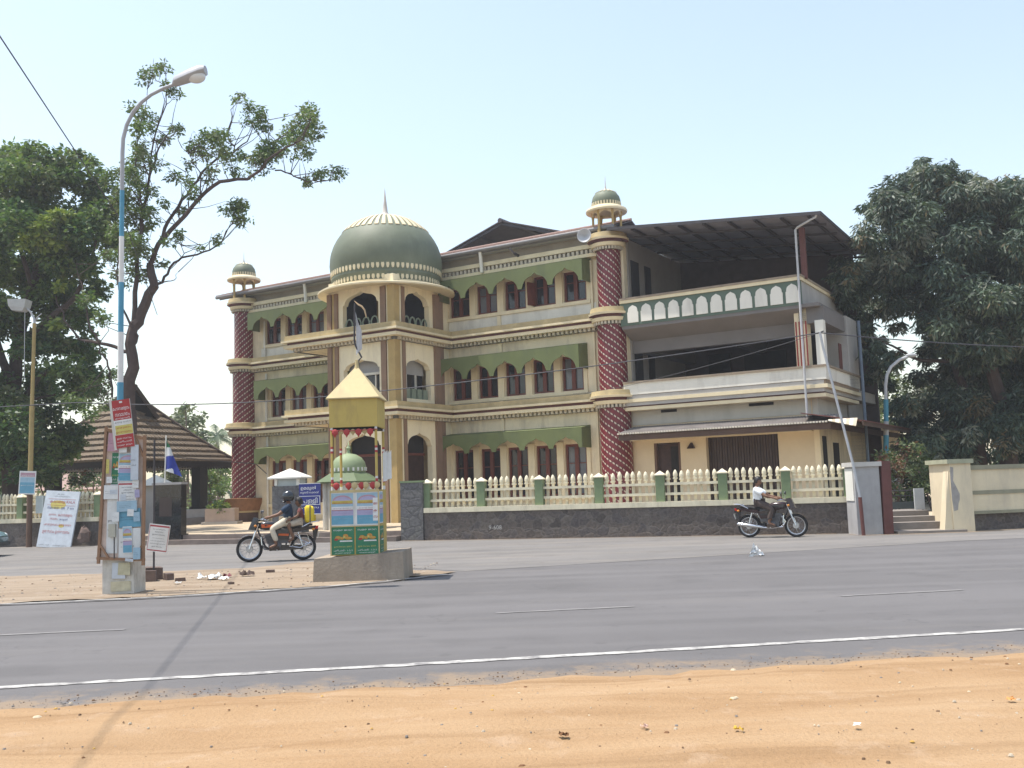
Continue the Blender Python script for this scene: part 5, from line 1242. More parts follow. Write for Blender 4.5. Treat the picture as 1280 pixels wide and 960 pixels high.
o = place(poster(.62, .82, W_, [('b', .04, .04, .58, .42, BL), ('b', .04, .42, .58, .6, SK), ('b', .04, .62, .58, .76, PK_), ('t', ML[1], .08, .64, .05, .46, W_), ('t', ML[2], .08, .3, .04, .46, W_)]), 'pole_notice', None, tuple(LP(27.42, .5, 1.88)+Vector((-.30, 0, 0))), (0, R(3), R(-5))); tag(o, 'small blue and pink notice fixed to the ochre lamp post', 'notice')
o = MB().box(-.16, .16, -.08, .08, 0, .62).build('meter_box', mat('pale_meter_box', (.42, .46, .45), .7), None, tuple(LP(27.02, .24, 1.18)), R(-17)); tag(o, 'pale grey box beside the ochre lamp post below its notice', 'box')
w_, h_ = 1.36, 1.95
it = [('d', .42*w_, .76*h_, .23*w_, .075*h_, YE), ('d', .36*w_, .72*h_, .15*w_, .04*h_, YE), ('d', .62*w_, .385*h_, .08*w_, .03*h_, YE),
      ('t', 'കല', .34*w_, .94*h_, .02*h_, .2*w_, BK), ('t', ML[7]+' '+ML[6], .26*w_, .90*h_, .018*h_, .48*w_, BK), ('b', .1*w_, .855*h_, .92*w_, .860*h_, RT_), ('t', 'കലാമേള', .16*w_, .79*h_, .05*h_, .46*w_, RT_), ('t', 'KALA', .66*w_, .79*h_, .05*h_, .25*w_, RT_), ('b', .1*w_, .745*h_, .92*w_, .749*h_, RT_),
      ('t', ML[8], .12*w_, .68*h_, .05*h_, .35*w_, NV), ('t', '200', .52*w_, .68*h_, .045*h_, .12*w_, NV), ('t', '7 ന', .7*w_, .68*h_, .045*h_, .2*w_, NV), ('t', ML[2], .2*w_, .565*h_, .035*h_, .22*w_, RT_), ('t', ML[0], .48*w_, .555*h_, .05*h_, .42*w_, RT_), ('t', ML[3], .26*w_, .49*h_, .04*h_, .22*w_, RT_), ('t', ML[5], .54*w_, .485*h_, .035*h_, .24*w_, NV),
      ('t', ML[4]+' '+ML[1], .1*w_, .385*h_, .04*h_, .82*w_, RT_), ('t', ML[6]+' '+ML[2], .1*w_, .255*h_, .055*h_, .8*w_, RT_), ('t', ML[7], .06*w_, .03*h_, .02*h_, .3*w_, BK), ('t', ML[0]+' '+ML[3], .48*w_, .03*h_, .02*h_, .42*w_, BK)]
mb = poster(w_, h_, W_, it); mb.mi[:6] = [GY+0]*6; mb.box(-.01, w_+.01, .005, .05, -.01, h_+.01, GY)
p = LP(26.72, .75)
o = place(mb, 'lettered_board', None, (p.x, p.y, .05), (R(-9), R(4), R(-14))); tag(o, 'large white hand-lettered board with red lines and a yellow sun leaning on the left fence', 'sign board')
rock('marker_stone', tuple(LP(24.95, .45, .28)), (.22, .2, .42), BRK, 'squat brown marker stone standing right of the white lettered board', 'stone', seed=4)
# black memorial box with a flag
BB = thing('memorial_block', 'black polished memorial block at the left end of the entrance steps', 'memorial', LP(22.0, .05))
GRAN = mat('black_granite', (.018, .017, .018), .12, .3, 6, spec=.6)
lbox(BB, 21.38, 22.5, .0, -.30, 0, 2.02, GRAN, 'block'); lbox(BB, 21.35, 22.54, .03, -.33, 2.02, 2.1, mat('grey_cap_stone', (.30, .28, .27), .6), 'cap'); lbox(BB, 21.34, 22.55, .05, -.36, .0, .35, GRAN, 'base')
lbox(BB, 21.75, 22.25, .006, -.0, .95, 1.6, mat('engraved_panel', (.045, .03, .028), .3), 'engraved_panel')
tp = LP(22.15, -.15, 2.11)
FP = thing('flag_pole', 'short white flag pole on top of the black memorial block', 'flag pole', tp)
mb = MB(); mb.tube([(0, 0, -.02), (.04, 0, 1.62)], .022, 8); mb.build('shaft', WHITEW, FP)
mb = MB(); n = 34; Wd, Ht = .58, 1.15
def FLG(u, v): return (.03+Wd*u*(.25+.75*v)*(1), .05*math.sin(u*9+v*3), 1.55-Ht*v-.35*u+.12*u*v)
for i in range(n):
    for j in range(n):
        u0, u1, v0, v1 = i/n, (i+1)/n, j/n, (j+1)/n; t_ = v0+.28*u0; mm = 0 if t_ < .28 else (1 if t_ < .55 else (2 if t_ < .95 or u0 > .45 else 1))
        mb.quad(FLG(u0, v0), FLG(u1, v0), FLG(u1, v1), FLG(u0, v1), mm)
o = mb.build('flag', [mat('flag_green', (.02, .16, .07), .8), mat('flag_white', (.7, .7, .7), .8), mat('flag_blue', (.035, .055, .30), .8)], None, tp, smooth=True); tag(o, 'green, white and blue flag drooping from the short white pole', 'flag')
# white boards behind the memorial block
WB = thing('white_canopy', 'small white pyramid canopy seen behind the black memorial block', 'canopy', (-13.62, 37.6, -.10))
mb = MB(); mb.add([(-.62, -.62, 2.16), (.62, -.62, 2.16), (.62, .62, 2.16), (-.62, .62, 2.16), (0, 0, 2.56)], [(0, 1, 4), (1, 2, 4), (2, 3, 4), (3, 0, 4), (3, 2, 1, 0)]); mb.build('canopy_top', WHITEW, WB)
mb = MB(); mb.box(-.4, .4, -.4, .4, .31, 2.16); mb.build('body', GREYW, WB)
# blue sign
w_, h_ = .78, 1.0
p = LP(16.88, .12)
o = poster(w_, h_, NV, [('b', 0, 0, w_, .02, W_), ('b', 0, h_-.02, w_, h_, W_), ('t', 'ഉമമുൽ', .08*w_, .80*h_, .10*h_, .72*w_, W_), ('t', 'സുനനി സെനറർ', .05*w_, .67*h_, .065*h_, .88*w_, W_), ('b', .02*w_, .30*h_, .98*w_, .59*h_, W_), ('b', .045*w_, .315*h_, .955*w_, .575*h_, NV), ('t', 'പളളി', .16*w_, .36*h_, .15*h_, .70*w_, W_), ('t', 'മദരസ', .12*w_, .19*h_, .06*h_, .8*w_, W_), ('t', 'റോഡ', .42*w_, .08*h_, .05*h_, .3*w_, W_)])
p = LP(16.95, .14)
o = place(o, 'name_board', None, (p.x+.14, p.y, .90), (0, 0, R(-17.5))); tag(o, 'navy blue name board with white Malayalam lettering on the stone pillar', 'sign board')
# small green-domed shrine-like box at the entrance
SH = thing('donation_shrine', 'small white octagonal shrine with a pale green dome behind the yellow kiosk', 'shrine', (-5.75, 34.3, .31), 0)
SHW = mat('shrine_white', (.62, .61, .57), .8, .06); SHG = mat('shrine_green', (.22, .27, .15), .6, .1, 2); SHG2 = mat('shrine_eave_green', (.10, .135, .065), .6, .12)
mb = MB(); mb.lathe([(.80, .0), (.80, 1.62)], n=8, a0=PI/8); mb.lathe([(.0, 1.62), (.8, 1.62)], n=8, a0=PI/8); mb.build('body', SHW, SH)
mb = MB()
for k in range(8):
    a = PI/8+k*PI/4; mb.tube([(.84*math.cos(a), .84*math.sin(a), 0), (.84*math.cos(a), .84*math.sin(a), 1.6)], .08, 8)
mb.build('columns', SHW, SH, smooth=True)
mb = MB(); mb.hexa([(-.22, -.80, .05), (.22, -.80, .05), (.22, -.70, .05), (-.22, -.70, .05), (-.22, -.80, 1.2), (.22, -.80, 1.2), (.22, -.70, 1.2), (-.22, -.70, 1.2)]); mb.build('opening', DARK, SH)
mb = MB(); mb.lathe([(.7, 1.64), (1.12, 1.58), (1.14, 1.63), (.66, 1.92), (.0, 1.93)], n=8, a0=PI/8); mb.build('eave', SHG2, SH)
mb = MB(); mb.lathe([(.56, 1.90), (.60, 2.0), (.60, 2.1), (.56, 2.28), (.45, 2.44), (.27, 2.55), (.08, 2.60), (.05, 2.7), (.09, 2.78), (.03, 2.86), (0, 3.05)], n=36)
for k in range(22):
    i0 = len(mb.v); mb.box(.58, .625, -.03, .03, 1.98, 2.10, 1); mb.xform(Matrix.Rotation(2*PI*k/22, 4, 'Z'), i0)
mb.build('dome', [SHG, SHW], SH, smooth=True)
# planter with shrubs by the left tower
PLB = thing('planter_box', 'low pinkish planter box beside the left spiral tower', 'planter', tuple(at(275, 655, 45.5)[:2])+(.31,))
mb = MB(); mb.box(-.75, .9, -.4, .5, 0, .12, 1); mb.box(-.6, .75, -.3, .4, .12, .72, 0); mb.build('box', [mat('pinkish_plaster', (.42, .33, .28), .85, .1), mat('grey_step', (.4, .38, .36), .85)], PLB)

# ---- tiled pavilion
PVx, PVy = -18.75, 48.0
PV = thing('pavilion', 'open tile-roofed pavilion with a dark gablet left of the mosque', 'pavilion', (PVx, PVy, .31), math.atan2(-.94, .34)+R(45))
ROOFT = mat('old_roof_tile', (.155, .118, .082), .9, .3, 6, bump=.5, bscale=25, dirt=(.10, .085, .07), dirt_amt=.8, dscale=2)
ROOFD = mat('tile_edge', (.075, .055, .045), .9, .2, 6)
E_ = 5.05/math.sqrt(2); zE, zG, zA = 2.98, 6.25, 6.62; nr = 11; G_ = .22; zB = 5.15
mb = MB()
for side in range(4):
    M4 = Matrix.Rotation(side*PI/2, 4, 'Z')
    for k in range(nr):
        t0, t1 = k/nr, (k+1)/nr
        f = lambda t: E_+(G_-E_)*t
        zf = lambda t: zE+(zG-zE)*(t**1.12)
        a0, a1 = f(t0), f(t1); z0, z1 = zf(t0), zf(t1)
        nt_ = max(2, int(2*a0/.24))
        for j in range(nt_):
            u0, u1 = -1+2*j/nt_, -1+2*(j+1)/nt_; g = .012
            i0 = len(mb.v)
            p = [(a0+.02, u0*a0+g, z0), (a0+.02, u1*a0-g, z0), (a1, u1*a1-g*.7, z1-.03), (a1, u0*a1+g*.7, z1-.03), (a0+.04, u0*a0+g, z0+.11), (a0+.04, u1*a0-g, z0+.09), (a1, u1*a1-g*.7, z1), (a1, u0*a1+g*.7, z1)]
            mb.hexa(p, 0); mb.xform(M4, i0)
        i0 = len(mb.v); mb.quad((a0-.03, -a0, z0-.05), (a0-.03, a0, z0-.05), (a1, a1, z1-.05), (a1, -a1, z1-.05), 1); mb.xform(M4, i0)
    i0 = len(mb.v)
    pts = [(E_+(G_-E_)*t, E_+(G_-E_)*t, zE+(zG-zE)*t**1.12+.07) for t in [k/12 for k in range(13)]]
    mb.tube(pts, .10, 7, 1); mb.xform(M4, i0)
# ridge with gablets (the ridge runs a little askew to the eaves)
i0 = len(mb.v)
for sy in (-1, 1): mb.sheet((-.5, sy*1.05, zB), (1.25, sy*1.05, zB), (1.25, 0, zA), (-.5, 0, zA), .06*sy, 0)
mb.tube([(-.55, 0, zA+.03), (1.3, 0, zA+.03)], .10, 7, 1)
for sy in (-1, 1): mb.bar((1.26, sy*1.08, zB-.03), (1.26, 0, zA+.02), .05, .16, 1)
for sx in (-.45, 1.05): mb.add([(sx, -1.0, zB+.05), (sx, 1.0, zB+.05), (sx, 0, zA-.1)], [(0, 1, 2)], 2)
mb.xform(Matrix.Rotation(R(-30), 4, 'Z'), i0)
mb.build('roof', [ROOFT, ROOFD, DARK], PV)
mb = MB(); mb.box(-E_+.1, E_-.1, -E_+.1, E_-.1, 2.72, 2.80); 
for sx, ax in ((1, 0), (-1, 0), (1, 1), (-1, 1)):
    a = (sx*(E_-.05), -E_+.05); 
    for k in range(40):
        u = -E_+.1+(2*E_-.2)*k/40; v = u+(2*E_-.2)/40
        q = [(sx*(E_-.04), u, 2.98), (sx*(E_-.04), v, 2.98), (sx*(E_-.04), v, 2.72), (sx*(E_-.04), (u+v)/2, 2.62), (sx*(E_-.04), u, 2.72)]
        if ax: q = [(y, x, z) for x, y, z in q]
        mb.add(q, [(0, 1, 2, 3, 4)])
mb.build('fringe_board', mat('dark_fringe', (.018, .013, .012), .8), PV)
P_ = 3.3/math.sqrt(2)
for sx in (-1, 1):
    for sy in (-1, 1):
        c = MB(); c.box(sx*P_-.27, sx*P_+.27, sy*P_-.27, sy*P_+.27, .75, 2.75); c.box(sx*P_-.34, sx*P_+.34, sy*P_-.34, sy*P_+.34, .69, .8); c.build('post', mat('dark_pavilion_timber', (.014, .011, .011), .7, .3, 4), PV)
mb = MB(); q = 4.3/math.sqrt(2); mb.box(-q, q, -q, q, .0, .68, 0); mb.box(-q-.4, q+.4, -q-.4, q+.4, 0, .3, 1); mb.build('plinth', [mat('plinth_white', (.52, .52, .53), .8, .08), mat('plinth_step_grey', (.33, .30, .29), .8)], PV)
# ---- overhead cables
CAB = mat('cable_black', (.06, .06, .07), .6)
def cable(pts, r, label, sag=0.):
    P = []
    for a, b in zip(pts, pts[1:]):
        a = Vector(a); b = Vector(b)
        for k in range(16): t = k/16; P.append(a.lerp(b, t)-Vector((0, 0, sag*4*t*(1-t))))
    P.append(Vector(pts[-1])); mb = MB(); mb.tube(P, r, 6)
    return tag(mb.build('overhead_cable', CAB, smooth=True), label, 'cable', 'overhead cables')
c1 = Vector((-6.94, 13.08, 8.0)); c2 = Vector((-8.09, 18.41, 8.0)); dd_ = (c2-c1).normalized()
cable([c1-dd_*22, c1, c2, c2+dd_*5, (-12.6, 34.8, 8.1)], .011, 'thick cable slanting down from the upper left sky into the sparse tree')
tp = Vector((8.28, 26.15, 5.40))
cable([(-30, 33, 4.9), (-12.4, 28, 4.36), (-5.6, 27.7, 4.25), tp], .016, 'long cable crossing in front of the mosque to the leaning pole', .12)
cable([tp, (3.9, 29.3, 4.55), (2.3, 37.2, 5.0)], .007, 'thin lower cable from the leaning pole to the right spiral tower', .05)
cable([tp, (14.5, 27.5, 5.0), (40, 34, 6)], .016, 'cable running right from the leaning pole past the big mango tree', .05)
cable([(-15.3, 40.5, 3.4), tuple(at(320, 580, 47)), tuple(at(333, 592, 48))], .02, 'short cable stub beside the pavilion eave and left spiral tower')
# slim posts beyond the gate
LR = thing('street_lamp', 'far curved lamp post with a blue band right of the mosque', 'street lamp', (13.5, 36, 0))
mb = MB(); mb.tube([(0, 0, 0), (0, 0, 2.2)], .11, 10, 0); mb.tube([(0, 0, 2.2), (.06, 0, 3.0)], .10, 10, 1); mb.tube([(.06, 0, 3.0), (.1, 0, 3.5)], .095, 10, 0); mb.tube([(.1, 0, 3.5), (.15, 0, 4.3)], .09, 10, 1)
mb.tube([(.15, 0, 4.3), (.17, 0, 4.8), (.25, 0, 5.2), (.42, 0, 5.5), (.75, 0, 5.75), (1.05, 0, 5.85)], .06, 10, 2); mb.build('pole', [mat('pole_worn_grey', (.34, .33, .33), .7), mat('pole_far_blue', (.05, .20, .28), .6), STEELG], LR, smooth=True)
mb = MB(); mb.ball((1.2, 0, 5.9), (.22, .1, .08), 0); mb.build('lamp_head', STEELG, LR, smooth=True)
mb = MB(); mb.box(-.02, .42, -.2, -.08, 1.15, 1.85); mb.box(.06, .34, -.21, -.2, 1.25, 1.75, 1); mb.build('meter_box', [mat('rust_brown_box', (.30, .25, .2), .8), mat('meter_grey', (.3, .33, .35), .5)], LR)
UP = MB().tube([(0, 0, 0), (0, 0, 7.4)], .06, 8).build('service_pole', mat('blue_grey_pole', (.13, .17, .23), .6), None, tuple(at(1084, 560, 37)[:2])+(0,)); tag(UP, 'thin blue-grey pole between the mosque wing and the mango tree', 'pole')

# ================================================================== TREES AND PLANTS
BARK = mat('bark', (.115, .085, .07), .95, .25, 4, bump=.8, bscale=14)
BARKD = mat('dark_bark', (.07, .05, .045), .95, .25, 4, bump=.8, bscale=14)
LEAF_A = [leafmat('leaf_mid_green', (.072, .125, .042)), leafmat('leaf_dark_green', (.042, .085, .034)), leafmat('leaf_light_green', (.13, .185, .060)), leafmat('leaf_olive', (.125, .145, .07))]
LEAF_Y = [leafmat('leaf_yellow_green', (.22, .26, .055)), leafmat('leaf_light_green', (.1, .15, .04)), leafmat('leaf_fresh', (.16, .21, .05))]
LEAF_M = [leafmat('mango_leaf_green', (.080, .112, .074), trans=.15), leafmat('mango_leaf_dark', (.048, .076, .055), trans=.12), leafmat('mango_leaf_grey', (.19, .205, .165), trans=.15), leafmat('mango_leaf_tan', (.15, .12, .07), trans=.2)]
LEAF_F = [leafmat('far_leaf_green', (.105, .145, .065)), leafmat('far_leaf_olive', (.14, .155, .085)), leafmat('far_leaf_dark', (.07, .10, .055))]
LEAF_B = [leafmat('bush_leaf', (.07, .11, .04)), leafmat('bush_leaf_dark', (.04, .065, .03)), leafmat('bush_leaf_red', (.12, .06, .04)), leafmat('bush_leaf_pale', (.16, .19, .10))]
def foliage(name, clumps, per, size, mats, parent, weights=None, droop=.3, aspect=.42, flat=.8, seed=1, origin=(0, 0, 0), hole=.0):
    """clumps: (x, y, z, r). Leaves are four-cornered blades spread through each clump, denser towards its outside"""
    g = np.random.default_rng(seed); C = np.array([c[:3] for c in clumps], float)-np.array(origin); Rr = np.array([c[3] for c in clumps], float)
    n_each = np.maximum(12, (per*Rr**2)).astype(int); idx = np.repeat(np.arange(len(C)), n_each); n = len(idx)
    # sub-clumps inside each clump give lumps and gaps
    K = 9
    d = g.normal(size=(len(C), K, 3)); d /= np.linalg.norm(d, axis=2, keepdims=True); sub = d*(g.random((len(C), K, 1))**.45)*.85; sub[:, :, 2] *= flat
    k = g.integers(0, K, n); ctr = C[idx]+sub[idx, k]*Rr[idx, None]
    d = g.normal(size=(n, 3)); d /= np.linalg.norm(d, axis=1, keepdims=True)
    P = ctr+d*(Rr[idx]*.42*g.random(n)**.4)[:, None]*np.array([1, 1, flat])
    a = g.normal(size=(n, 3)); a[:, 2] = a[:, 2]*.5-droop*1.6; a += d*.5; a /= np.linalg.norm(a, axis=1, keepdims=True)
    b = np.cross(a, g.normal(size=(n, 3))); b /= np.linalg.norm(b, axis=1, keepdims=True)
    s = size*(.6+.8*g.random(n))[:, None]
    V = np.empty((n, 4, 3)); V[:, 0] = P; V[:, 1] = P+a*s*.45+b*s*aspect*.5; V[:, 2] = P+a*s; V[:, 3] = P+a*s*.5-b*s*aspect*.5
    me = bpy.data.meshes.new(name); me.vertices.add(n*4); me.vertices.foreach_set('co', V.reshape(-1))
    me.loops.add(n*4); me.loops.foreach_set('vertex_index', np.arange(n*4)); me.polygons.add(n); me.polygons.foreach_set('loop_start', np.arange(n)*4)
    w = np.array(weights if weights else [1]*len(mats), float); w /= w.sum()
    base = g.choice(len(mats), size=(len(C), K), p=w); mi = np.where(g.random(n) < .6, base[idx, k], g.choice(len(mats), size=n, p=w))
    for q in mats: me.materials.append(q)
    me.polygons.foreach_set('material_index', mi.astype(np.int32)); me.update(calc_edges=True)
    o = bpy.data.objects.new(name, me); COL.objects.link(o)
    if parent is not None: o.parent = parent
    return o
def clp(lst, D, jit, seed, rs=1.):
    r = random.Random(seed); out = []
    for px, py, rp in lst:
        d = D+r.uniform(-jit, jit); p = at(px, py, d); out.append((p.x, p.y, p.z, rp*d/FPX*rs))
    return out
def limbs(mb, polys, D, r0, r1, seed, origin, jit=.5):
    """branch polylines given as seen in the photograph, wandering in depth so that the crown has thickness"""
    r = random.Random(seed)
    for pts, ra, rb, dd in polys:
        P = []; n = len(pts); ph = r.uniform(0, 6)
        for i, (px, py) in enumerate(pts):
            t = i/max(1, n-1); P.append(at(px, py, D+dd*t+jit*.4*math.sin(ph+2.2*i)*t)-Vector(origin))
        Q = [P[0]]
        for i in range(n-1):
            for k in (.33, .66, 1.): Q.append(P[i].lerp(P[i+1], k)+Vector((r.gauss(0, .04), r.gauss(0, .05), r.gauss(0, .03)))*(1 if k < 1 else 0))
        rr = [ra+(rb-ra)*i/(len(Q)-1) for i in range(len(Q))]; mb.tube(Q, rr, 8)
# ---- sparse roadside tree
D = 36.
T0 = at(161, 640, D); T0.z = .0
ST = thing('sparse_tree', 'tall sparse tree with bare dark limbs and leaf tufts reaching right behind the striped lamp', 'tree', T0)
A_ = [(187, 332), (198, 305), (220, 281), (251, 246), (275, 227), (309, 224), (330, 208), (347, 191), (378, 174), (388, 147)]
polys = [([(158, 690), (160, 600), (162, 540), (161, 493), (165, 443), (167, 408)], .42, .30, 0), ([(167, 408), (177, 390), (193, 358), (188, 334), (187, 330)], .27, .20, .0), (A_, .17, .035, -1.6),
 ([(344, 213), (364, 217), (382, 227), (409, 226), (419, 215)], .05, .02, -.8), ([(193, 358), (203, 353), (212, 335), (227, 322), (254, 315), (275, 305), (289, 281), (299, 263)], .10, .02, 1.2),
 ([(198, 305), (210, 277), (227, 250), (247, 226), (272, 198), (292, 191), (309, 177), (320, 153)], .12, .025, .9), ([(292, 191), (285, 170), (290, 145), (296, 122)], .045, .015, .3),
 ([(167, 408), (172, 342), (175, 301), (179, 260), (187, 219), (196, 191), (206, 174), (220, 160)], .17, .02, .6), ([(187, 219), (192, 177), (203, 143), (210, 109), (203, 85)], .06, .015, -.5), ([(179, 260), (172, 232), (170, 184), (179, 143), (186, 95)], .06, .015, .8),
 ([(165, 443), (150, 436), (124, 429), (99, 424), (80, 400), (70, 370)], .14, .03, 1.), ([(124, 429), (110, 400), (104, 370), (95, 330)], .07, .02, .5), ([(140, 497), (138, 465), (128, 443), (124, 430)], .07, .05, .3),
 ([(165, 443), (172, 420), (150, 380), (146, 340), (150, 300)], .10, .02, -.6), ([(220, 281), (236, 262), (240, 240), (232, 215)], .045, .012, .6), ([(203, 353), (218, 350), (223, 340)], .04, .01, .3), ([(251, 246), (250, 215), (238, 195), (228, 185)], .05, .012, -.5), ([(227, 322), (228, 300), (226, 285)], .03, .01, .4), ([(330, 208), (338, 190), (336, 180)], .04, .01, .4), ([(254, 315), (252, 305)], .03, .01, 0)]
polys = [(p_, a_*(.78 if a_ > .25 else .6), b_*.6, d_) for p_, a_, b_, d_ in polys]
mb = MB(); limbs(mb, polys, D, 0, 0, 4, T0)
cl = [(203, 85, 9), (186, 95, 11), (210, 110, 9), (179, 143, 16), (172, 160, 11), (222, 118, 6), (206, 174, 9), (222, 163, 7), (247, 190, 12), (250, 178, 9), (272, 180, 16), (262, 167, 8), (285, 198, 12), (293, 215, 9), (278, 170, 10), (320, 150, 14), (312, 137, 10), (330, 158, 8), (296, 122, 7), (302, 195, 8), (325, 205, 16), (333, 190, 16), (347, 185, 18), (365, 168, 17), (380, 150, 18), (388, 140, 14), (378, 188, 13), (395, 165, 9), (392, 218, 11), (385, 226, 7), (419, 215, 10), (295, 258, 14), (303, 275, 9), (300, 263, 11), (272, 297, 7), (250, 308, 4),
      (175, 200, 13), (172, 230, 12), (182, 190, 11), (160, 212, 11), (148, 215, 9), (163, 250, 14), (178, 280, 14), (170, 312, 17), (148, 290, 15), (150, 250, 11), (240, 240, 10), (228, 262, 8), (224, 292, 8), (215, 222, 8), (226, 160, 5), (200, 330, 7), (160, 345, 13), (140, 225, 10), (155, 232, 12), (168, 215, 10), (170, 265, 14), (158, 270, 13), (165, 300, 14), (140, 320, 13), (176, 340, 10), (190, 240, 9), (186, 265, 9), (205, 255, 7), (210, 300, 7), (172, 180, 9), (190, 160, 7), (196, 205, 8), (232, 225, 7), (258, 222, 7), (236, 205, 7), (265, 210, 7), (108, 372, 12), (125, 395, 12), (140, 470, 10), (120, 490, 14), (105, 510, 14), (135, 505, 8), (90, 500, 12)]
CC = clp(cl, D, 1.0, 8, 1.3); r = random.Random(77); base = [Vector(v) for v in mb.v[::8]]
for c in CC:
    e = Vector(c[:3])-Vector(T0); near = sorted(base, key=lambda q: (q-e).length+(.6 if q.z > e.z else 0))[:14]
    for k in range(3):
        a = near[min(13, k*4)]; q = e+Vector((r.gauss(0, .5), r.gauss(0, .5), r.gauss(0, .45)))*c[3]; md = a.lerp(q, .55)+Vector((r.gauss(0, .08), r.gauss(0, .08), -.06))
        mb.tube([a, md, q], [.018, .012, .005], 5)
mb.build('trunk', BARKD, ST, smooth=True)
foliage('crown', clp(cl, D, 1.0, 8, 1.48), 1050, .15, LEAF_A, ST, [3, 1, 4, 4], .25, seed=8, origin=T0)
# ---- dense tree at the left edge
D = 40.
T0 = at(25, 640, D); T0.z = 0
DT = thing('dense_tree', 'dense dark green tree filling the left edge with one yellow-green bough', 'tree', T0)
mb = MB(); limbs(mb, [([(20, 690), (15, 600), (12, 520), (20, 440), (40, 360), (60, 280)], .45, .12, .6), ([(20, 440), (60, 400), (95, 370), (120, 300)], .18, .05, -.8), ([(12, 520), (50, 470), (90, 450), (110, 430)], .14, .04, .9), ([(15, 480), (-20, 380), (-30, 280)], .2, .06, .5), ([(12, 520), (40, 500), (75, 490)], .1, .03, -.9), ([(40, 360), (20, 290), (10, 240)], .12, .04, -.8)], D, 0, 0, 5, T0); mb.build('trunk', BARKD, DT, smooth=True)
cl = [(10, 228, 38), (55, 216, 30), (92, 215, 22), (118, 240, 22), (40, 262, 40), (92, 280, 34), (8, 300, 42), (62, 345, 34), (108, 330, 26), (134, 262, 15), (137, 300, 16), (18, 380, 30), (78, 388, 30), (58, 425, 24), (98, 432, 20), (82, 478, 30), (22, 505, 38), (56, 545, 32), (10, 570, 40), (92, 540, 15), (102, 398, 14), (38, 590, 20), (62, 590, 14), (-30, 300, 55), (-35, 410, 55), (-40, 540, 60), (60, 205, 16), (98, 195, 8), (30, 196, 12), (5, 200, 20), (115, 200, 7), (30, 340, 26), (110, 275, 20), (50, 480, 24), (118, 360, 14), (82, 560, 11), (0, 480, 22), (75, 310, 26), (36, 440, 16)]
foliage('crown', clp(cl, D, 2.2, 3, 1.45), 1250, .22, LEAF_A, DT, [4, 3, 3, 2], .25, aspect=.5, seed=3, origin=T0)
o = foliage('bough', clp([(58, 280, 20), (42, 300, 18), (78, 268, 12), (70, 300, 14), (74, 358, 7), (68, 405, 8), (35, 288, 8)], D-2.6, .5, 4), 1300, .24, LEAF_Y, DT, [3, 2, 2], .2, seed=31, origin=T0); o['label'] = 'yellow-green bough'
# ---- mango tree on the right
D = 39.
T0 = at(1262, 640, D); T0.z = 0
MT = thing('mango_tree', 'huge dark mango tree with drooping leaves at the right edge', 'tree', T0)
mb = MB(); limbs(mb, [([(1262, 660), (1261, 575), (1258, 520), (1235, 440), (1210, 360), (1180, 290)], .42, .10, -1), ([(1228, 640), (1224, 560), (1214, 515), (1192, 450), (1150, 390), (1110, 350)], .28, .06, .6), ([(1235, 440), (1270, 360), (1280, 300)], .2, .06, 1), ([(1192, 450), (1150, 450), (1115, 432), (1090, 420)], .09, .02, -.6), ([(1210, 360), (1170, 300), (1150, 250)], .12, .04, .9)], D, 0, 0, 6, T0); mb.build('trunk', BARKD, MT, smooth=True)
cl = [(1160, 222, 22), (1132, 246, 30), (1188, 240, 28), (1228, 250, 32), (1270, 262, 36), (1102, 276, 24), (1086, 303, 17), (1140, 290, 36), (1190, 300, 40), (1240, 310, 42), (1288, 315, 45), (1066, 338, 17), (1110, 335, 26), (1068, 372, 18), (1094, 385, 18), (1160, 345, 34), (1210, 370, 42), (1265, 385, 46), (1182, 410, 30), (1222, 440, 42), (1278, 455, 46), (1200, 500, 40), (1252, 505, 32), (1164, 500, 24), (1142, 522, 19), (1192, 538, 20), (1292, 520, 30), (1098, 428, 10), (1080, 412, 11), (1174, 545, 16), (1320, 400, 60), (1325, 300, 60), (1330, 510, 55), (1180, 558, 20), (1202, 562, 18), (1160, 560, 16), (1240, 530, 26), (1282, 562, 26), (1225, 565, 12), (1140, 550, 16), (1200, 520, 34), (1090, 265, 14), (1110, 250, 16), (1145, 222, 18), (1205, 228, 18), (1210, 248, 24), (1214, 236, 14), (1255, 250, 24), (1222, 268, 26), (1100, 350, 24), (1130, 350, 26), (1265, 300, 40), (1056, 350, 10), (1052, 328, 11), (1046, 345, 8), (1050, 365, 9), (1092, 440, 12), (1102, 462, 11), (1114, 452, 11), (1090, 470, 8), (1108, 480, 9), (1056, 375, 9), (1240, 470, 40), (1220, 505, 28), (1130, 505, 14), (1262, 540, 26), (1215, 330, 40), (1170, 470, 22), (1190, 350, 34), (1245, 420, 40), (1128, 380, 16), (1145, 470, 10), (1120, 408, 8), (1160, 440, 12), (1212, 545, 14), (1150, 205, 10), (1176, 212, 12), (1250, 235, 16), (1122, 262, 18), (1076, 322, 12), (1130, 318, 24), (1165, 385, 18), (1230, 535, 12), (1148, 545, 12), (1120, 440, 6), (1060, 400, 9)]
foliage('crown', clp(cl, D, 2.4, 13, 1.42), 1800, .26, LEAF_M, MT, [5, 6, 2.4, .7], .75, aspect=.27, seed=13, origin=T0)
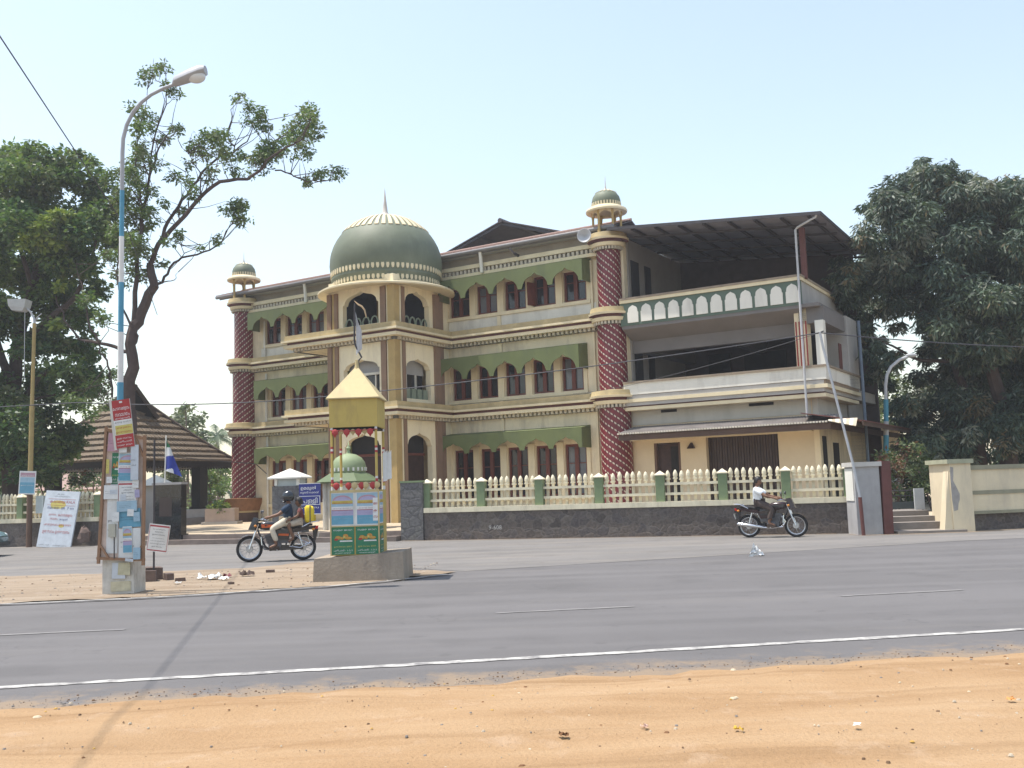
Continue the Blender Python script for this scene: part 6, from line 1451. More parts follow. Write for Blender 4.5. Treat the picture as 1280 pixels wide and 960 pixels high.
# ---- smaller growth
def bush(name, label, cat, lst, D, jit, per, size, mats, wts=None, seed=1, group=None, stems=3, droop=.2, zb=.31):
    C_ = clp(lst, D, jit, seed, 1.25); per *= 2.2; size *= .8; cx = sum(c[0] for c in C_)/len(C_); cy = sum(c[1] for c in C_)/len(C_); o0 = Vector((cx, cy, zb))
    t = thing(name, label, cat, o0, group=group); r = random.Random(seed); mb = MB()
    for c in C_[:max(stems, len(C_)//2)]:
        b = Vector((cx+r.uniform(-.25, .25), cy+r.uniform(-.25, .25), zb))-o0; e = Vector(c[:3])-o0; mid = b.lerp(e, .5)+Vector((r.uniform(-.1, .1), r.uniform(-.1, .1), .1))
        rr = max(.02, .035*abs(e.z)**.6); mb.tube([b-Vector((0, 0, .3)), mid, e], [rr, rr*.7, rr*.3], 6)
    mb.build('stems', BARK, t); foliage('leaves', C_, per, size, mats, t, wts, droop, .45, seed=seed, origin=o0); return t
bush('gate_shrub', 'tangled reddish-green shrub in the shade behind the gate steps', 'shrub', [(1108, 572, 14), (1136, 562, 16), (1124, 585, 16), (1108, 598, 12), (1120, 612, 12)], 33, .8, 800, .16, LEAF_B, [3, 3, 2, 2], 21)
bush('gate_shrub', 'greyish-green shrub behind the low gate beside the cream pillar', 'shrub', [(1152, 575, 18), (1148, 600, 18), (1164, 610, 14), (1138, 618, 12), (1166, 590, 14)], 34, .8, 800, .16, LEAF_B, [3, 2, .3, 3], 22)
bush('pale_tree', 'pale olive young tree behind the far curved lamp post', 'tree', [(1105, 470, 18), (1125, 500, 22), (1098, 505, 18), (1112, 535, 22), (1135, 480, 14), (1090, 530, 12), (1120, 455, 10), (1095, 450, 9), (1128, 530, 16)], 50, 1.5, 260, .3, LEAF_F, [3, 3, 1], 23, zb=0)
bush('olive_tree', 'olive-green bushy tree rising behind the right slope of the pavilion roof', 'tree', [(222, 530, 17), (240, 525, 16), (213, 545, 15), (247, 548, 17), (232, 510, 8), (262, 562, 14), (235, 560, 22), (258, 580, 18), (228, 590, 25), (205, 530, 10)], 75, 2.5, 130, .42, LEAF_F, [2, 3, 1], 24, zb=0)
bush('green_tree', 'bright green small tree below the coconut palm', 'tree', [(272, 575, 12), (282, 588, 12), (268, 592, 14), (280, 605, 12), (262, 600, 12)], 70, 1.5, 170, .36, [leafmat('fresh_green', (.13, .22, .05)), LEAF_F[0]], None, 25, zb=0)
bush('hedge_bush', 'rounded pale hedge bush beside the flag on the memorial block', 'bush', [(213, 588, 7), (217, 600, 8), (219, 615, 8), (216, 628, 7)], 50, .3, 900, .14, LEAF_B[:1]+[LEAF_B[3]], None, 26)
bush('garden_shrub', 'loose green garden shrub between the pavilion post and the left spiral tower', 'shrub', [(258, 588, 10), (266, 600, 9), (256, 605, 9), (262, 618, 8), (274, 612, 7)], 52, .6, 600, .2, LEAF_A, [2, 2, 2, 1], 27)
bush('planter_plants', 'bright leafy plants growing in the pinkish planter box', 'plants', [(266, 634, 5), (274, 630, 6), (282, 634, 5), (271, 637, 5), (278, 637, 5)], 45.5, .15, 1800, .16, LEAF_Y+[LEAF_A[0]], None, 28, zb=.9)
bush('far_tree', 'far pale tree glimpsed between the mango trunks', 'tree', [(1262, 570, 9), (1255, 580, 9), (1270, 582, 9), (1246, 585, 8)], 120, 2, 90, .6, LEAF_F, None, 29, zb=0)
bush('shade_shrub', 'dark shrub behind the left picket fence under the dense tree', 'shrub', [(5, 598, 14), (25, 600, 12), (45, 595, 12), (60, 600, 9), (92, 600, 9), (110, 596, 9)], 42, .8, 500, .2, LEAF_B, [2, 3, 1, 1], 30)
bush('low_tree', 'leafy low tree seen through the pavilion left of the lamp post boards', 'tree', [(95, 590, 16), (118, 585, 16), (105, 600, 14), (128, 598, 12), (140, 590, 12)], 66, 1.5, 130, .34, LEAF_F, [2, 2, 1], 32, zb=0)
# coconut palm
pb = at(272, 640, 92); pt = at(271, 546, 92)
PT = thing('coconut_palm', 'distant coconut palm beside the left spiral tower', 'palm', (pb.x, pb.y, 0))
mb = MB(); top = pt-Vector((pb.x, pb.y, 0)); mb.tube([(0, 0, 0), top*.5+Vector((.3, 0, 0)), top], [.22, .17, .14], 8); mb.build('trunk', BARK, PT, smooth=True)
mb = MB(); r = random.Random(12)
for k in range(17):
    a = k*2.4; el_ = r.uniform(-.25, 1.25); L = r.uniform(2.4, 3.2); P = []
    for i in range(9):
        t = i/8; rr = L*t*math.cos(el_)*(1-.1*t); z = L*(t*math.sin(el_)-.55*t*t); P.append(top+Vector((rr*math.cos(a), rr*math.sin(a), z)))
    mb.tube(P, [.045-.035*i/8 for i in range(9)], 4)
    for i in range(1, 9):
        for s in (-1, 1):
            for q in (0, .5):
                p = P[i-1].lerp(P[i], q); d = (P[i]-P[i-1]).normalized(); n = d.cross(Vector((0, 0, 1))).normalized()*s; l = .75*(1-.5*abs(i/8-.45)); e = p+n*l*.75+d*l*.35-Vector((0, 0, l*.55))
                mb.add([p-d*.06, p+d*.06, e], [(0, 1, 2)])
mb.build('crown', [leafmat('palm_leaf', (.10, .14, .08))], PT)
# far wood closing the horizon
r = random.Random(9); C_ = []
for k in range(150):
    x = -170+2.6*k+r.uniform(-1, 1); y = 128+r.uniform(-14, 14)
    for _ in range(3): C_.append((x+r.uniform(-2, 2), y+r.uniform(-3, 3), r.uniform(.5, 4.6), r.uniform(1.8, 3.)))
o = foliage('distant_wood', C_, 26, .9, LEAF_F, None, [2, 1, 2], .2, seed=40); tag(o, kind='stuff')
r = random.Random(19); C_ = []
for k in range(26):
    x = -34+.55*k+r.uniform(-.3, .3); C_.append((x, 62+r.uniform(-1.5, 1.5), r.uniform(.3, 2.0), r.uniform(.7, 1.2)))
o = foliage('undergrowth', C_, 130, .3, LEAF_F, None, [2, 1, 2], .2, seed=41); tag(o, kind='stuff')
C_ = []
for k in range(30):
    x = 9.2+.55*k+r.uniform(-.3, .3); C_.append((x, 40+r.uniform(-1.5, 1.5)+.2*k, r.uniform(.5, 2.2), r.uniform(.7, 1.3)))
o = foliage('undergrowth', C_, 130, .3, LEAF_B, None, [2, 3, .4, .6], .2, seed=42); tag(o, kind='stuff')
HB = thing('far_house', 'pinkish low house seen through the pavilion beyond the left fence', 'house', (-31.5, 70, 0))
mb = MB(); mb.box(-4, 4, 0, 5, 0, 2.4); mb.build('wall', mat('pinkish_house_wall', (.48, .40, .36), .9, .08), HB)
mb = MB(); mb.hexa([(-4.6, -.6, 2.4), (4.6, -.6, 2.4), (4.6, 5.6, 2.4), (-4.6, 5.6, 2.4), (-2.5, 2.4, 4.0), (2.5, 2.4, 4.0), (2.5, 2.6, 4.0), (-2.5, 2.6, 4.0)]); mb.build('roof', TILE, HB)
mb = MB(); mb.box(-2.6, -1.6, -.04, -.003, .9, 1.9); mb.box(-2.65, -1.55, -.06, -.003, .82, .9); mb.build('window', DARKW, HB); mb = MB(); mb.box(.6, 1.5, -.04, -.003, 0, 2.0); mb.build('door', DARKW, HB)

# ================================================================== MOTORCYCLES AND PEOPLE
RUB = mat('tyre_rubber', (.022, .021, .022), .85, .15); CHR = mat('chrome', (.62, .62, .64), .18, .05, metal=1.); ALU = mat('aluminium', (.45, .45, .46), .4, .1, metal=.8); BLKP = mat('black_bike_paint', (.02, .02, .024), .25, .1, spec=.6)
ENG = mat('engine_grey', (.12, .12, .13), .5, .2, 20, metal=.5); SEAT = mat('seat_vinyl', (.02, .018, .018), .55, .15); ORG = mat('orange_stripe', (.55, .10, .02), .35, .05); MAR = mat('maroon_bike_paint', (.028, .012, .014), .25, .1, spec=.6)
TAILR = mat('tail_lens', (.45, .01, .01), .2, .05); MIRR = mat('mirror_glass', (.85, .87, .92), .03, .0, metal=1.); PLATE = mat('number_plate_white', (.65, .65, .6), .6); LENS = mat('lamp_lens', (.25, .26, .28), .1, spec=.7)
def bike(root, tank, stripe):
    def P(name, mb, M, par=None, smooth=True): return mb.build(name, M, par or root, smooth=smooth)
    for x, nm in ((-.617, 'wheel'), (.617, 'wheel')):
        t = MB(); pr = []
        for k in range(10): a = 2*PI*k/10; pr.append((.268+.038*math.cos(a), .04*math.sin(a)))
        pr.append(pr[0]); t.lathe(pr, n=36); t.xform(Matrix.Translation((x, 0, .306)) @ Matrix.Rotation(R(90), 4, 'X'))
        wh = P(nm, t, RUB)
        r_ = MB(); pr = [(.215, -.02), (.238, -.03), (.238, .03), (.215, .02), (.215, -.02)]; r_.lathe(pr, n=36); r_.xform(Matrix.Translation((x, 0, .306)) @ Matrix.Rotation(R(90), 4, 'X')); P('rim', r_, ALU, wh)
        s_ = MB()
        for k in range(18):
            a = 2*PI*k/18; b = a+.5*(1 if k % 2 else -1); s = .03*(1 if k % 4 < 2 else -1)
            s_.tube([(x+.05*math.cos(b), s, .306+.05*math.sin(b)), (x+.22*math.cos(a), 0, .306+.22*math.sin(a))], .0035, 4)
        P('spokes', s_, CHR, wh)
        h = MB(); h.lathe([(0, -.06), (.075, -.06), (.085, -.03), (.085, .03), (.075, .06), (0, .06)], n=18); h.xform(Matrix.Translation((x, 0, .306)) @ Matrix.Rotation(R(90), 4, 'X')); P('hub', h, ALU, wh)
    for x, a0, a1, nm in ((.617, R(35), R(165), 'front_mudguard'), (-.617, R(15), R(140), 'rear_mudguard')):
        g = MB(); n = 16
        for i in range(n):
            for j in range(4):
                A = [a0+(a1-a0)*q/n for q in (i, i+1)]; B_ = [-.07+.035*q for q in (j, j+1)]
                f = lambda a, y: (x+(.335-.35*y*y*6)*math.cos(a), y, .306+(.335-.35*y*y*6)*math.sin(a))
                g.quad(f(A[0], B_[0]), f(A[1], B_[0]), f(A[1], B_[1]), f(A[0], B_[1]))
        P(nm, g, tank)
    f = MB()
    for s in (-.075, .075): f.tube([(.617, s, .306), (.50, s, .62), (.41, s, .88)], [.022, .026, .02], 8)
    P('front_fork', f, CHR)
    f = MB(); f.tube([(.40, 0, .92), (.44, 0, .74)], .03, 8); f.tube([(.42, 0, .80), (.1, 0, .74), (-.3, 0, .70), (-.72, 0, .72)], .022, 8); f.tube([(.43, 0, .74), (.26, 0, .36), (.15, 0, .26), (-.2, 0, .28), (-.25, 0, .5), (-.28, 0, .7)], .022, 8)
    for s in (-.09, .09): f.tube([(-.2, s, .32), (-.617, s, .306)], .02, 8)
    P('frame', f, BLKP)
    for s in (-.12, .12):
        q = MB(); q.tube([(-.60, s, .34), (-.50, s, .66)], .018, 8); n = 9
        for k in range(n): t = .1+.75*k/n; q.tube([(-.60+.10*t, s, .34+.32*t), (-.60+.10*(t+.03), s, .34+.32*(t+.03))], .034, 10)
        P('rear_shock', q, CHR)
    e = MB(); e.box(-.12, .18, -.11, .11, .27, .43); e.box(-.30, .06, -.085, .085, .42, .74); e.hexa([(.03, -.09, .43), (.2, -.09, .40), (.2, .09, .40), (.03, .09, .43), (.12, -.085, .66), (.27, -.085, .61), (.27, .085, .61), (.12, .085, .66)])
    for k in range(6): e.hexa([(.03+.018*k, -.12, .45+.03*k), (.20+.013*k, -.12, .415+.032*k), (.20+.013*k, .12, .415+.032*k), (.03+.018*k, .12, .45+.03*k), (.03+.018*k, -.12, .462+.03*k), (.20+.013*k, -.12, .427+.032*k), (.20+.013*k, .12, .427+.032*k), (.03+.018*k, .12, .462+.03*k)])
    for s in (-.125, .125): e.ball((.0, s, .35), (.12, .03, .085))
    P('engine', e, ENG)
    x_ = MB(); x_.tube([(.27, -.09, .56), (.36, -.10, .42), (.28, -.11, .28), (.0, -.13, .25), (-.25, -.15, .27)], .022, 8); x_.tube([(-.22, -.15, .27), (-.32, -.155, .29), (-.86, -.165, .37), (-.90, -.165, .375)], [.03, .046, .05, .03], 12); P('exhaust', x_, CHR)
    t = MB(); n = 14; sec = [(.40, .05, .05, .85), (.36, .10, .085, .84), (.25, .13, .105, .835), (.08, .125, .10, .83), (-.06, .09, .075, .81), (-.12, .05, .05, .79)]
    vs = []; fs = []
    for xx, wy, hz, zc in sec:
        for j in range(n): a = 2*PI*j/n; c_, s_ = math.cos(a), math.sin(a); vs.append((xx, wy*abs(c_)**.7*(1 if c_ > 0 else -1), zc+hz*abs(s_)**.8*(1 if s_ > 0 else -1)))
    for i in range(len(sec)-1):
        for j in range(n): fs.append((i*n+j, i*n+(j+1) % n, (i+1)*n+(j+1) % n, (i+1)*n+j))
    fs += [tuple(range(n)), tuple((len(sec)-1)*n+j for j in range(n))]; t.add(vs, fs); tk = P('fuel_tank', t, tank)
    st = MB()
    for s in (-1, 1): st.hexa([(-.02, s*.118, .80), (.33, s*.122, .79), (.33, s*.128, .79), (-.02, s*.124, .80), (.02, s*.122, .85), (.34, s*.118, .875), (.34, s*.124, .875), (.02, s*.128, .85)])
    P('tank_stripe', st, stripe, tk, smooth=False)
    s_ = MB(); sec = [(-.08, .09, .79, .83), (-.2, .12, .75, .82), (-.45, .13, .75, .82), (-.55, .13, .77, .85), (-.75, .115, .79, .86), (-.84, .08, .80, .85)]
    vs = []; fs = []; n = 10
    for xx, wy, z0, z1 in sec:
        for j in range(n): a = 2*PI*j/n; c_, q_ = math.cos(a), math.sin(a); vs.append((xx, wy*abs(c_)**.5*(1 if c_ > 0 else -1), (z0+z1)/2+(z1-z0)/2*abs(q_)**.5*(1 if q_ > 0 else -1)))
    for i in range(len(sec)-1):
        for j in range(n): fs.append((i*n+j, i*n+(j+1) % n, (i+1)*n+(j+1) % n, (i+1)*n+j))
    fs += [tuple(range(n)), tuple((len(sec)-1)*n+j for j in range(n))]; s_.add(vs, fs); P('seat', s_, SEAT)
    for s in (-1, 1):
        p = MB(); p.hexa([(-.28, s*.10, .50), (.0, s*.10, .52), (.0, s*.125, .52), (-.28, s*.125, .50), (-.34, s*.11, .70), (-.04, s*.10, .72), (-.04, s*.12, .72), (-.34, s*.13, .70)]); p.hexa([(-.34, s*.10, .64), (-.9, s*.08, .74), (-.9, s*.095, .74), (-.34, s*.125, .64), (-.34, s*.11, .74), (-.92, s*.08, .80), (-.92, s*.1, .80), (-.34, s*.13, .74)]); pp_ = P('side_panel', p, tank, smooth=False)
        q = MB(); q.hexa([(-.28, s*.126, .58), (-.05, s*.122, .60), (-.05, s*.13, .60), (-.28, s*.133, .58), (-.30, s*.128, .63), (-.06, s*.122, .645), (-.06, s*.13, .645), (-.30, s*.135, .63)]); P('stripe', q, stripe, pp_, smooth=False)
    h = MB(); h.lathe([(0, -.10), (.07, -.09), (.10, -.03), (.105, .04), (.095, .05), (0, .055)], n=20); h.xform(Matrix.Translation((.52, 0, .86)) @ Matrix.Rotation(R(82), 4, 'Y')); hd_ = P('headlight', h, BLKP)
    l = MB(); l.lathe([(0, .062), (.085, .056), (.095, .05)], n=20); l.xform(Matrix.Translation((.52, 0, .86)) @ Matrix.Rotation(R(82), 4, 'Y')); P('lens', l, LENS, hd_)
    v = MB(); v.hexa([(.49, -.13, .74), (.64, -.10, .76), (.64, .10, .76), (.49, .13, .74), (.40, -.13, 1.02), (.52, -.09, 1.04), (.52, .09, 1.04), (.40, .13, 1.02)]); P('visor', v, tank, smooth=False)
    hb = MB(); hb.tube([(.24, .34, .98), (.32, .27, 1.0), (.40, .10, .96), (.41, 0, .94), (.40, -.10, .96), (.32, -.27, 1.0), (.24, -.34, .98)], .013, 8)
    for s in (-1, 1): hb.tube([(.22, s*.345, .978), (.31, s*.27, .998)], .019, 8)
    hb_ = P('handlebar', hb, CHR)
    for s in (-1, 1):
        m_ = MB(); m_.tube([(.32, s*.24, 1.0), (.33, s*.32, 1.12)], .007, 6); m_.ball((.325, s*.35, 1.165), (.02, .065, .045)); P('mirror', m_, BLKP)
        g = MB(); g.ball((.304, s*.35, 1.165), (.006, .056, .037)); P('mirror_glass', g, MIRR)
        i_ = MB(); i_.ball((.47, s*.17, .84), (.035, .03, .03)); P('indicator', i_, mat('amber_lens', (.55, .2, .02), .3))
        i_ = MB(); i_.ball((-.86, s*.15, .72), (.035, .03, .03)); P('indicator', i_, mat('amber_lens', (.55, .2, .02), .3))
    gr_ = MB()
    for s in (-.12, .12): gr_.tube([(-.60, s, .78), (-.80, s, .88), (-.98, s*.8, .90)], .012, 6)
    gr_.tube([(-.98, -.096, .90), (-1.0, 0, .90), (-.98, .096, .90)], .012, 6); gr_.box(-.99, -.78, -.085, .085, .885, .895); P('grab_rail', gr_, CHR)
    tl_ = MB(); tl_.hexa([(-.96, -.06, .70), (-.86, -.07, .70), (-.86, .07, .70), (-.96, .06, .70), (-.98, -.055, .79), (-.86, -.07, .79), (-.86, .07, .79), (-.98, .055, .79)]); P('tail_light', tl_, TAILR, smooth=False)
    np_ = MB(); np_.hexa([(-.96, -.10, .50), (-.95, -.10, .50), (-.95, .10, .50), (-.96, .10, .50), (-1.0, -.10, .64), (-.99, -.10, .64), (-.99, .10, .64), (-1.0, .10, .64)]); P('number_plate', np_, PLATE, smooth=False)
    rm = MB(); rm.hexa([(-.90, -.06, .42), (-.86, -.07, .42), (-.86, .07, .42), (-.90, .06, .42), (-.98, -.06, .72), (-.84, -.07, .72), (-.84, .07, .72), (-.98, .06, .72)]); P('mud_flap', rm, BLKP, smooth=False)
    sg = MB(); sg.tube([(-.30, .17, .34), (-.42, .19, .62), (-.72, .18, .60), (-.78, .18, .40), (-.55, .19, .30), (-.30, .17, .34)], .010, 6); sg.tube([(-.42, .19, .62), (-.60, .19, .46), (-.78, .18, .40)], .006, 5); P('leg_guard', sg, CHR)
    cg = MB(); cg.tube([(.30, .0, .62), (.34, .22, .58), (.32, .24, .40), (.22, .06, .28)], .014, 8); cg.tube([(.30, .0, .62), (.34, -.22, .58), (.32, -.24, .40), (.22, -.06, .28)], .014, 8); P('crash_guard', cg, CHR)
    ch = MB(); ch.hexa([(-.62, .10, .26), (-.1, .10, .25), (-.1, .13, .25), (-.62, .13, .26), (-.62, .10, .36), (-.1, .10, .38), (-.1, .13, .38), (-.62, .13, .36)]); P('chain_cover', ch, BLKP, smooth=False)
    fp = MB()
    for s in (-1, 1): fp.tube([(-.02, s*.10, .27), (-.02, s*.25, .27)], .014, 6); fp.tube([(-.38, s*.12, .36), (-.38, s*.24, .36)], .012, 6); fp.tube([(.08, s*.10, .27), (.22, s*.2, .28)], .01, 6)
    P('foot_pegs', fp, ALU)

def skin(name, joints, links, M, parent, root='pelvis', sub=2):
    """one continuous surface grown over a skeleton; joints: name -> (x, y, z, rx[, ry])"""
    keys = list(joints); ix = {k: i for i, k in enumerate(keys)}
    me = bpy.data.meshes.new(name); me.from_pydata([joints[k][:3] for k in keys], [(ix[a], ix[b]) for a, b in links], [])
    o = bpy.data.objects.new(name, me); COL.objects.link(o)
    s = o.modifiers.new('Skin', 'SKIN'); s.use_smooth_shade = True; s.branch_smoothing = .3
    for i, k in enumerate(keys):
        r = joints[k][3:]; me.skin_vertices[0].data[i].radius = (r[0], r[1] if len(r) > 1 else r[0])
        me.skin_vertices[0].data[i].use_root = (k == root)
    u = o.modifiers.new('Sub', 'SUBSURF'); u.levels = sub; u.render_levels = sub
    dg = bpy.context.evaluated_depsgraph_get(); m2 = bpy.data.meshes.new_from_object(o.evaluated_get(dg)); bpy.data.objects.remove(o)
    m2.materials.clear(); m2.materials.append(M); m2.polygons.foreach_set('use_smooth', [True]*len(m2.polygons))
    q = bpy.data.objects.new(name, m2); COL.objects.link(q); q.parent = parent; return q
SKINB = mat('brown_skin', (.17, .085, .05), .55, .1, 8, spec=.4); HAIR = mat('black_hair', (.012, .010, .010), .5, .2, 30)
def head_mesh(par, c, sz, yaw=0., pitch=0., hair=True, hairlen=0.):
    """head with brow, nose, lips, chin, ears and eyes; face towards +x"""
    mb = MB(); n, mrows = 20, 16; vs = []; fs = []
    for i in range(mrows+1):
        t = PI*i/mrows
        for j in range(n):
            a = 2*PI*j/n; x, y, z = math.sin(t)*math.cos(a), math.sin(t)*math.sin(a), math.cos(t)
            w = .76-.12*max(0, -z)**1.2; d = .93
            if z < -.1 and x < 0: d *= 1-.35*(-z-.1)                      # nape
            px, py, pz = x*d, y*w, z*1.15
            if x > .3 and abs(y) < .55:
                if -.30 < z < .12: px += .19*math.exp(-(y/.13)**2)*math.exp(-((z+.18)/.13)**2)    # nose
                px += .06*math.exp(-(y/.28)**2)*math.exp(-((z+.50)/.07)**2)                        # lips
                px -= .05*math.exp(-((abs(y)-.28)/.12)**2)*math.exp(-((z-.05)/.09)**2)             # eye sockets
                px += .07*math.exp(-(y/.3)**2)*math.exp(-((z+.80)/.12)**2)                         # chin
            vs.append((px, py, pz))
    for i in range(mrows):
        for j in range(n): fs.append((i*n+j, (i+1)*n+j, (i+1)*n+(j+1) % n, i*n+(j+1) % n))
    mb.add(vs, fs)
    for s in (-1, 1): mb.ball((-.02, s*.77, -.08), (.14, .06, .22), 0, 10, 7)
    M4 = Matrix.Translation(c) @ Matrix.Rotation(yaw, 4, 'Z') @ Matrix.Rotation(pitch, 4, 'Y') @ Matrix.Scale(sz, 4)
    mb.xform(M4); o = mb.build('head', SKINB, par, smooth=True)
    ey = MB()
    for s in (-1, 1): ey.ball((.80, s*.28, .06), (.07, .10, .06), 0, 8, 6); ey.ball((.855, s*.28, .06), (.025, .045, .045), 1, 8, 6)
    ey.xform(M4); ey.build('eyes', [mat('eye_white', (.7, .68, .65), .3), mat('eye_dark', (.02, .012, .01), .2)], o, smooth=True)
    if hair:
        h = MB(); vs = []; fs = []; r = random.Random(3)
        for i in range(mrows+1):
            t = PI*(.0+.62*i/mrows)
            for j in range(n):
                a = 2*PI*j/n; x, y, z = math.sin(t)*math.cos(a), math.sin(t)*math.sin(a), math.cos(t)
                zz_ = max(z, .32) if x > .15 else z-hairlen*max(0, -z)
                k = 1.10+.05*r.random(); 
                if x > .15 and z < .32: x *= .9
                vs.append((x*.93*k-.03, y*.78*k, zz_*1.15*k+.02))
        for i in range(mrows):
            for j in range(n): fs.append((i*n+j, (i+1)*n+j, (i+1)*n+(j+1) % n, i*n+(j+1) % n))
        h.add(vs, fs); h.xform(M4); h.build('hair', HAIR, o, smooth=True)
    return o
def hand(par, wrist, d, side, M=SKINB, grip=True):
    """palm with four bent fingers and a thumb closing round the grip; d points along the forearm"""
    wv = Vector(wrist); d = Vector(d).normalized(); y = Vector((0, side, 0)); 
    mb = MB(); mb.tube([wv-d*.02, wv+d*.03, wv+d*.075], [.026, .036, .034], 8)
    for k in range(4):
        o = (k-1.5)*.019; b = wv+d*.072+Vector((0, o, 0)); L = (.036, .042, .040, .032)[k]
        mb.tube([b, b+d*L+Vector((0, 0, -.006)), b+d*(L+.006)+Vector((0, 0, -.034)), b+d*(L-.022)+Vector((0, 0, -.05))], [.0105, .010, .0095, .008], 7)
    b = wv+d*.03+Vector((0, -side*.032, -.004)); mb.tube([b, b+d*.022+Vector((0, -side*.014, -.018)), b+d*.045+Vector((0, -side*.004, -.035))], [.013, .0115, .009], 7)
    return mb.build('hand', M, par, smooth=True)
def adult(root, hip, knee, ankle, sh, elb, wr, head, shirtM, trM, sleeve=.75, leg_y=.13, shoe=None, helmet=False, hairlen=0., yaw=0.):
    hx, hz = hip; sx, sz = sh; ch = ((hx+sx)/2-.02, 0, (hz+sz)/2)
    J = {'pelvis': (hx, 0, hz, .13, .105), 'waist': (hx+(sx-hx)*.35-.01, 0, hz+(sz-hz)*.35, .125, .095), 'chest': (hx+(sx-hx)*.72, 0, hz+(sz-hz)*.72, .15, .11), 'neck': (sx, 0, sz+.03, .055), 'headb': (head[0]-.01, 0, head[2]-.06, .055)}
    Lk = [('pelvis', 'waist'), ('waist', 'chest'), ('chest', 'neck'), ('neck', 'headb')]
    for s, n in ((1, 'l'), (-1, 'r')):
        J.update({'sh'+n: (sx, s*.165, sz-.02, .062), 'el'+n: (elb[0], s*.25, elb[1], .042), 'wr'+n: (wr[0], s*.285, wr[1], .030),
                  'hp'+n: (hx+.03, s*.09, hz-.01, .088), 'kn'+n: (knee[0], s*(leg_y+.04), knee[1], .060), 'an'+n: (ankle[0], s*(leg_y+.03), ankle[1], .040), 'toe'+n: (ankle[0]+.17, s*(leg_y+.05), ankle[1]-.07, .034)})
        Lk += [('chest', 'sh'+n), ('sh'+n, 'el'+n), ('el'+n, 'wr'+n), ('pelvis', 'hp'+n), ('hp'+n, 'kn'+n), ('kn'+n, 'an'+n), ('an'+n, 'toe'+n)]
    body = skin('body', J, Lk, SKINB, root)
    # shirt: torso and sleeves
    S = {k: J[k] for k in ('pelvis', 'waist', 'chest')}; S['pelvis'] = (hx-.01, 0, hz-.07, .185, .150); S['waist'] = (*J['waist'][:3], .170, .140); S['chest'] = (*J['chest'][:3], .190, .150); S['collar'] = (sx, 0, sz+.01, .075)
    SL = [('pelvis', 'waist'), ('waist', 'chest'), ('chest', 'collar')]
    for n in 'lr':
        a = Vector(J['sh'+n][:3]); b = Vector(J['el'+n][:3]); e = a.lerp(b, sleeve); S['sh'+n] = (*a, .092); S['sl'+n] = (*e, .074); SL += [('chest', 'sh'+n), ('sh'+n, 'sl'+n)]
    skin('shirt', S, SL, shirtM, root)
    T = {'pelvis': (hx, 0, hz-.01, .142, .115)}; TL = []
    for n in 'lr':
        a = Vector(J['an'+n][:3]); T['hp'+n] = (*J['hp'+n][:3], .100); T['kn'+n] = (*J['kn'+n][:3], .076); T['cf'+n] = (a.x, a.y, a.z+.07, .060); TL += [('pelvis', 'hp'+n), ('hp'+n, 'kn'+n), ('kn'+n, 'cf'+n)]
    skin('trousers', T, TL, trM, root)
    for s, n in ((1, 'l'), (-1, 'r')):
        w_ = Vector(J['wr'+n][:3]); hand(root, w_, w_-Vector(J['el'+n][:3]), s)
        a = Vector(J['an'+n][:3]); f = MB(); f.hexa([(a.x-.06, a.y-.045, a.z-.12), (a.x+.20, a.y-.05, a.z-.12), (a.x+.20, a.y+.05, a.z-.12), (a.x-.06, a.y+.045, a.z-.12), (a.x-.05, a.y-.04, a.z-.03), (a.x+.17, a.y-.04, a.z-.075), (a.x+.17, a.y+.04, a.z-.075), (a.x-.05, a.y+.04, a.z-.03)]); f.build('sandal', mat('dark_leather', (.05, .03, .02), .6), root)
    ho = head_mesh(root, head, .105, yaw, .05, hair=not helmet, hairlen=hairlen)
    if helmet:
        h = MB(); c = Vector(head)+Vector((-.012, 0, .025)); n = 22; vs = []; fs = []; m_ = 14
        for i in range(m_+1):
            t = PI*.74*i/m_
            for j in range(n):
                a = 2*PI*j/n; x, y, z = math.sin(t)*math.cos(a), math.sin(t)*math.sin(a), math.cos(t)
                vs.append((c.x+.148*x, c.y+.128*y, c.z+.145*z))
        for i in range(m_):
            for j in range(n):
                a = 2*PI*(j+.5)/n; 
                if i >= m_*.62 and math.cos(a) > .55 and i < m_*.88: continue
                fs.append((i*n+j, (i+1)*n+j, (i+1)*n+(j+1) % n, i*n+(j+1) % n))
        h.add(vs, fs); hh = h.build('helmet', mat('dark_helmet', (.015, .018, .022), .12, .1, spec=.7), root, smooth=True)
        v = MB()
        for i in range(8):
            a0, a1 = -.95+1.9*i/8, -.95+1.9*(i+1)/8; f = lambda a, q: (c.x+.152*math.cos(a)*math.cos(q), c.y+.134*math.sin(a)*math.cos(q), c.z+.15*math.sin(q))
            v.quad(f(a0, .05), f(a1, .05), f(a1, -.38), f(a0, -.38))
        v.build('visor', mat('smoked_visor', (.02, .02, .025), .08, spec=.8), hh, smooth=True)
        q = MB(); q.ball((c.x+.10, 0, c.z-.115), (.05, .085, .03)); q.build('chin_bar', BLKP, hh, smooth=True)
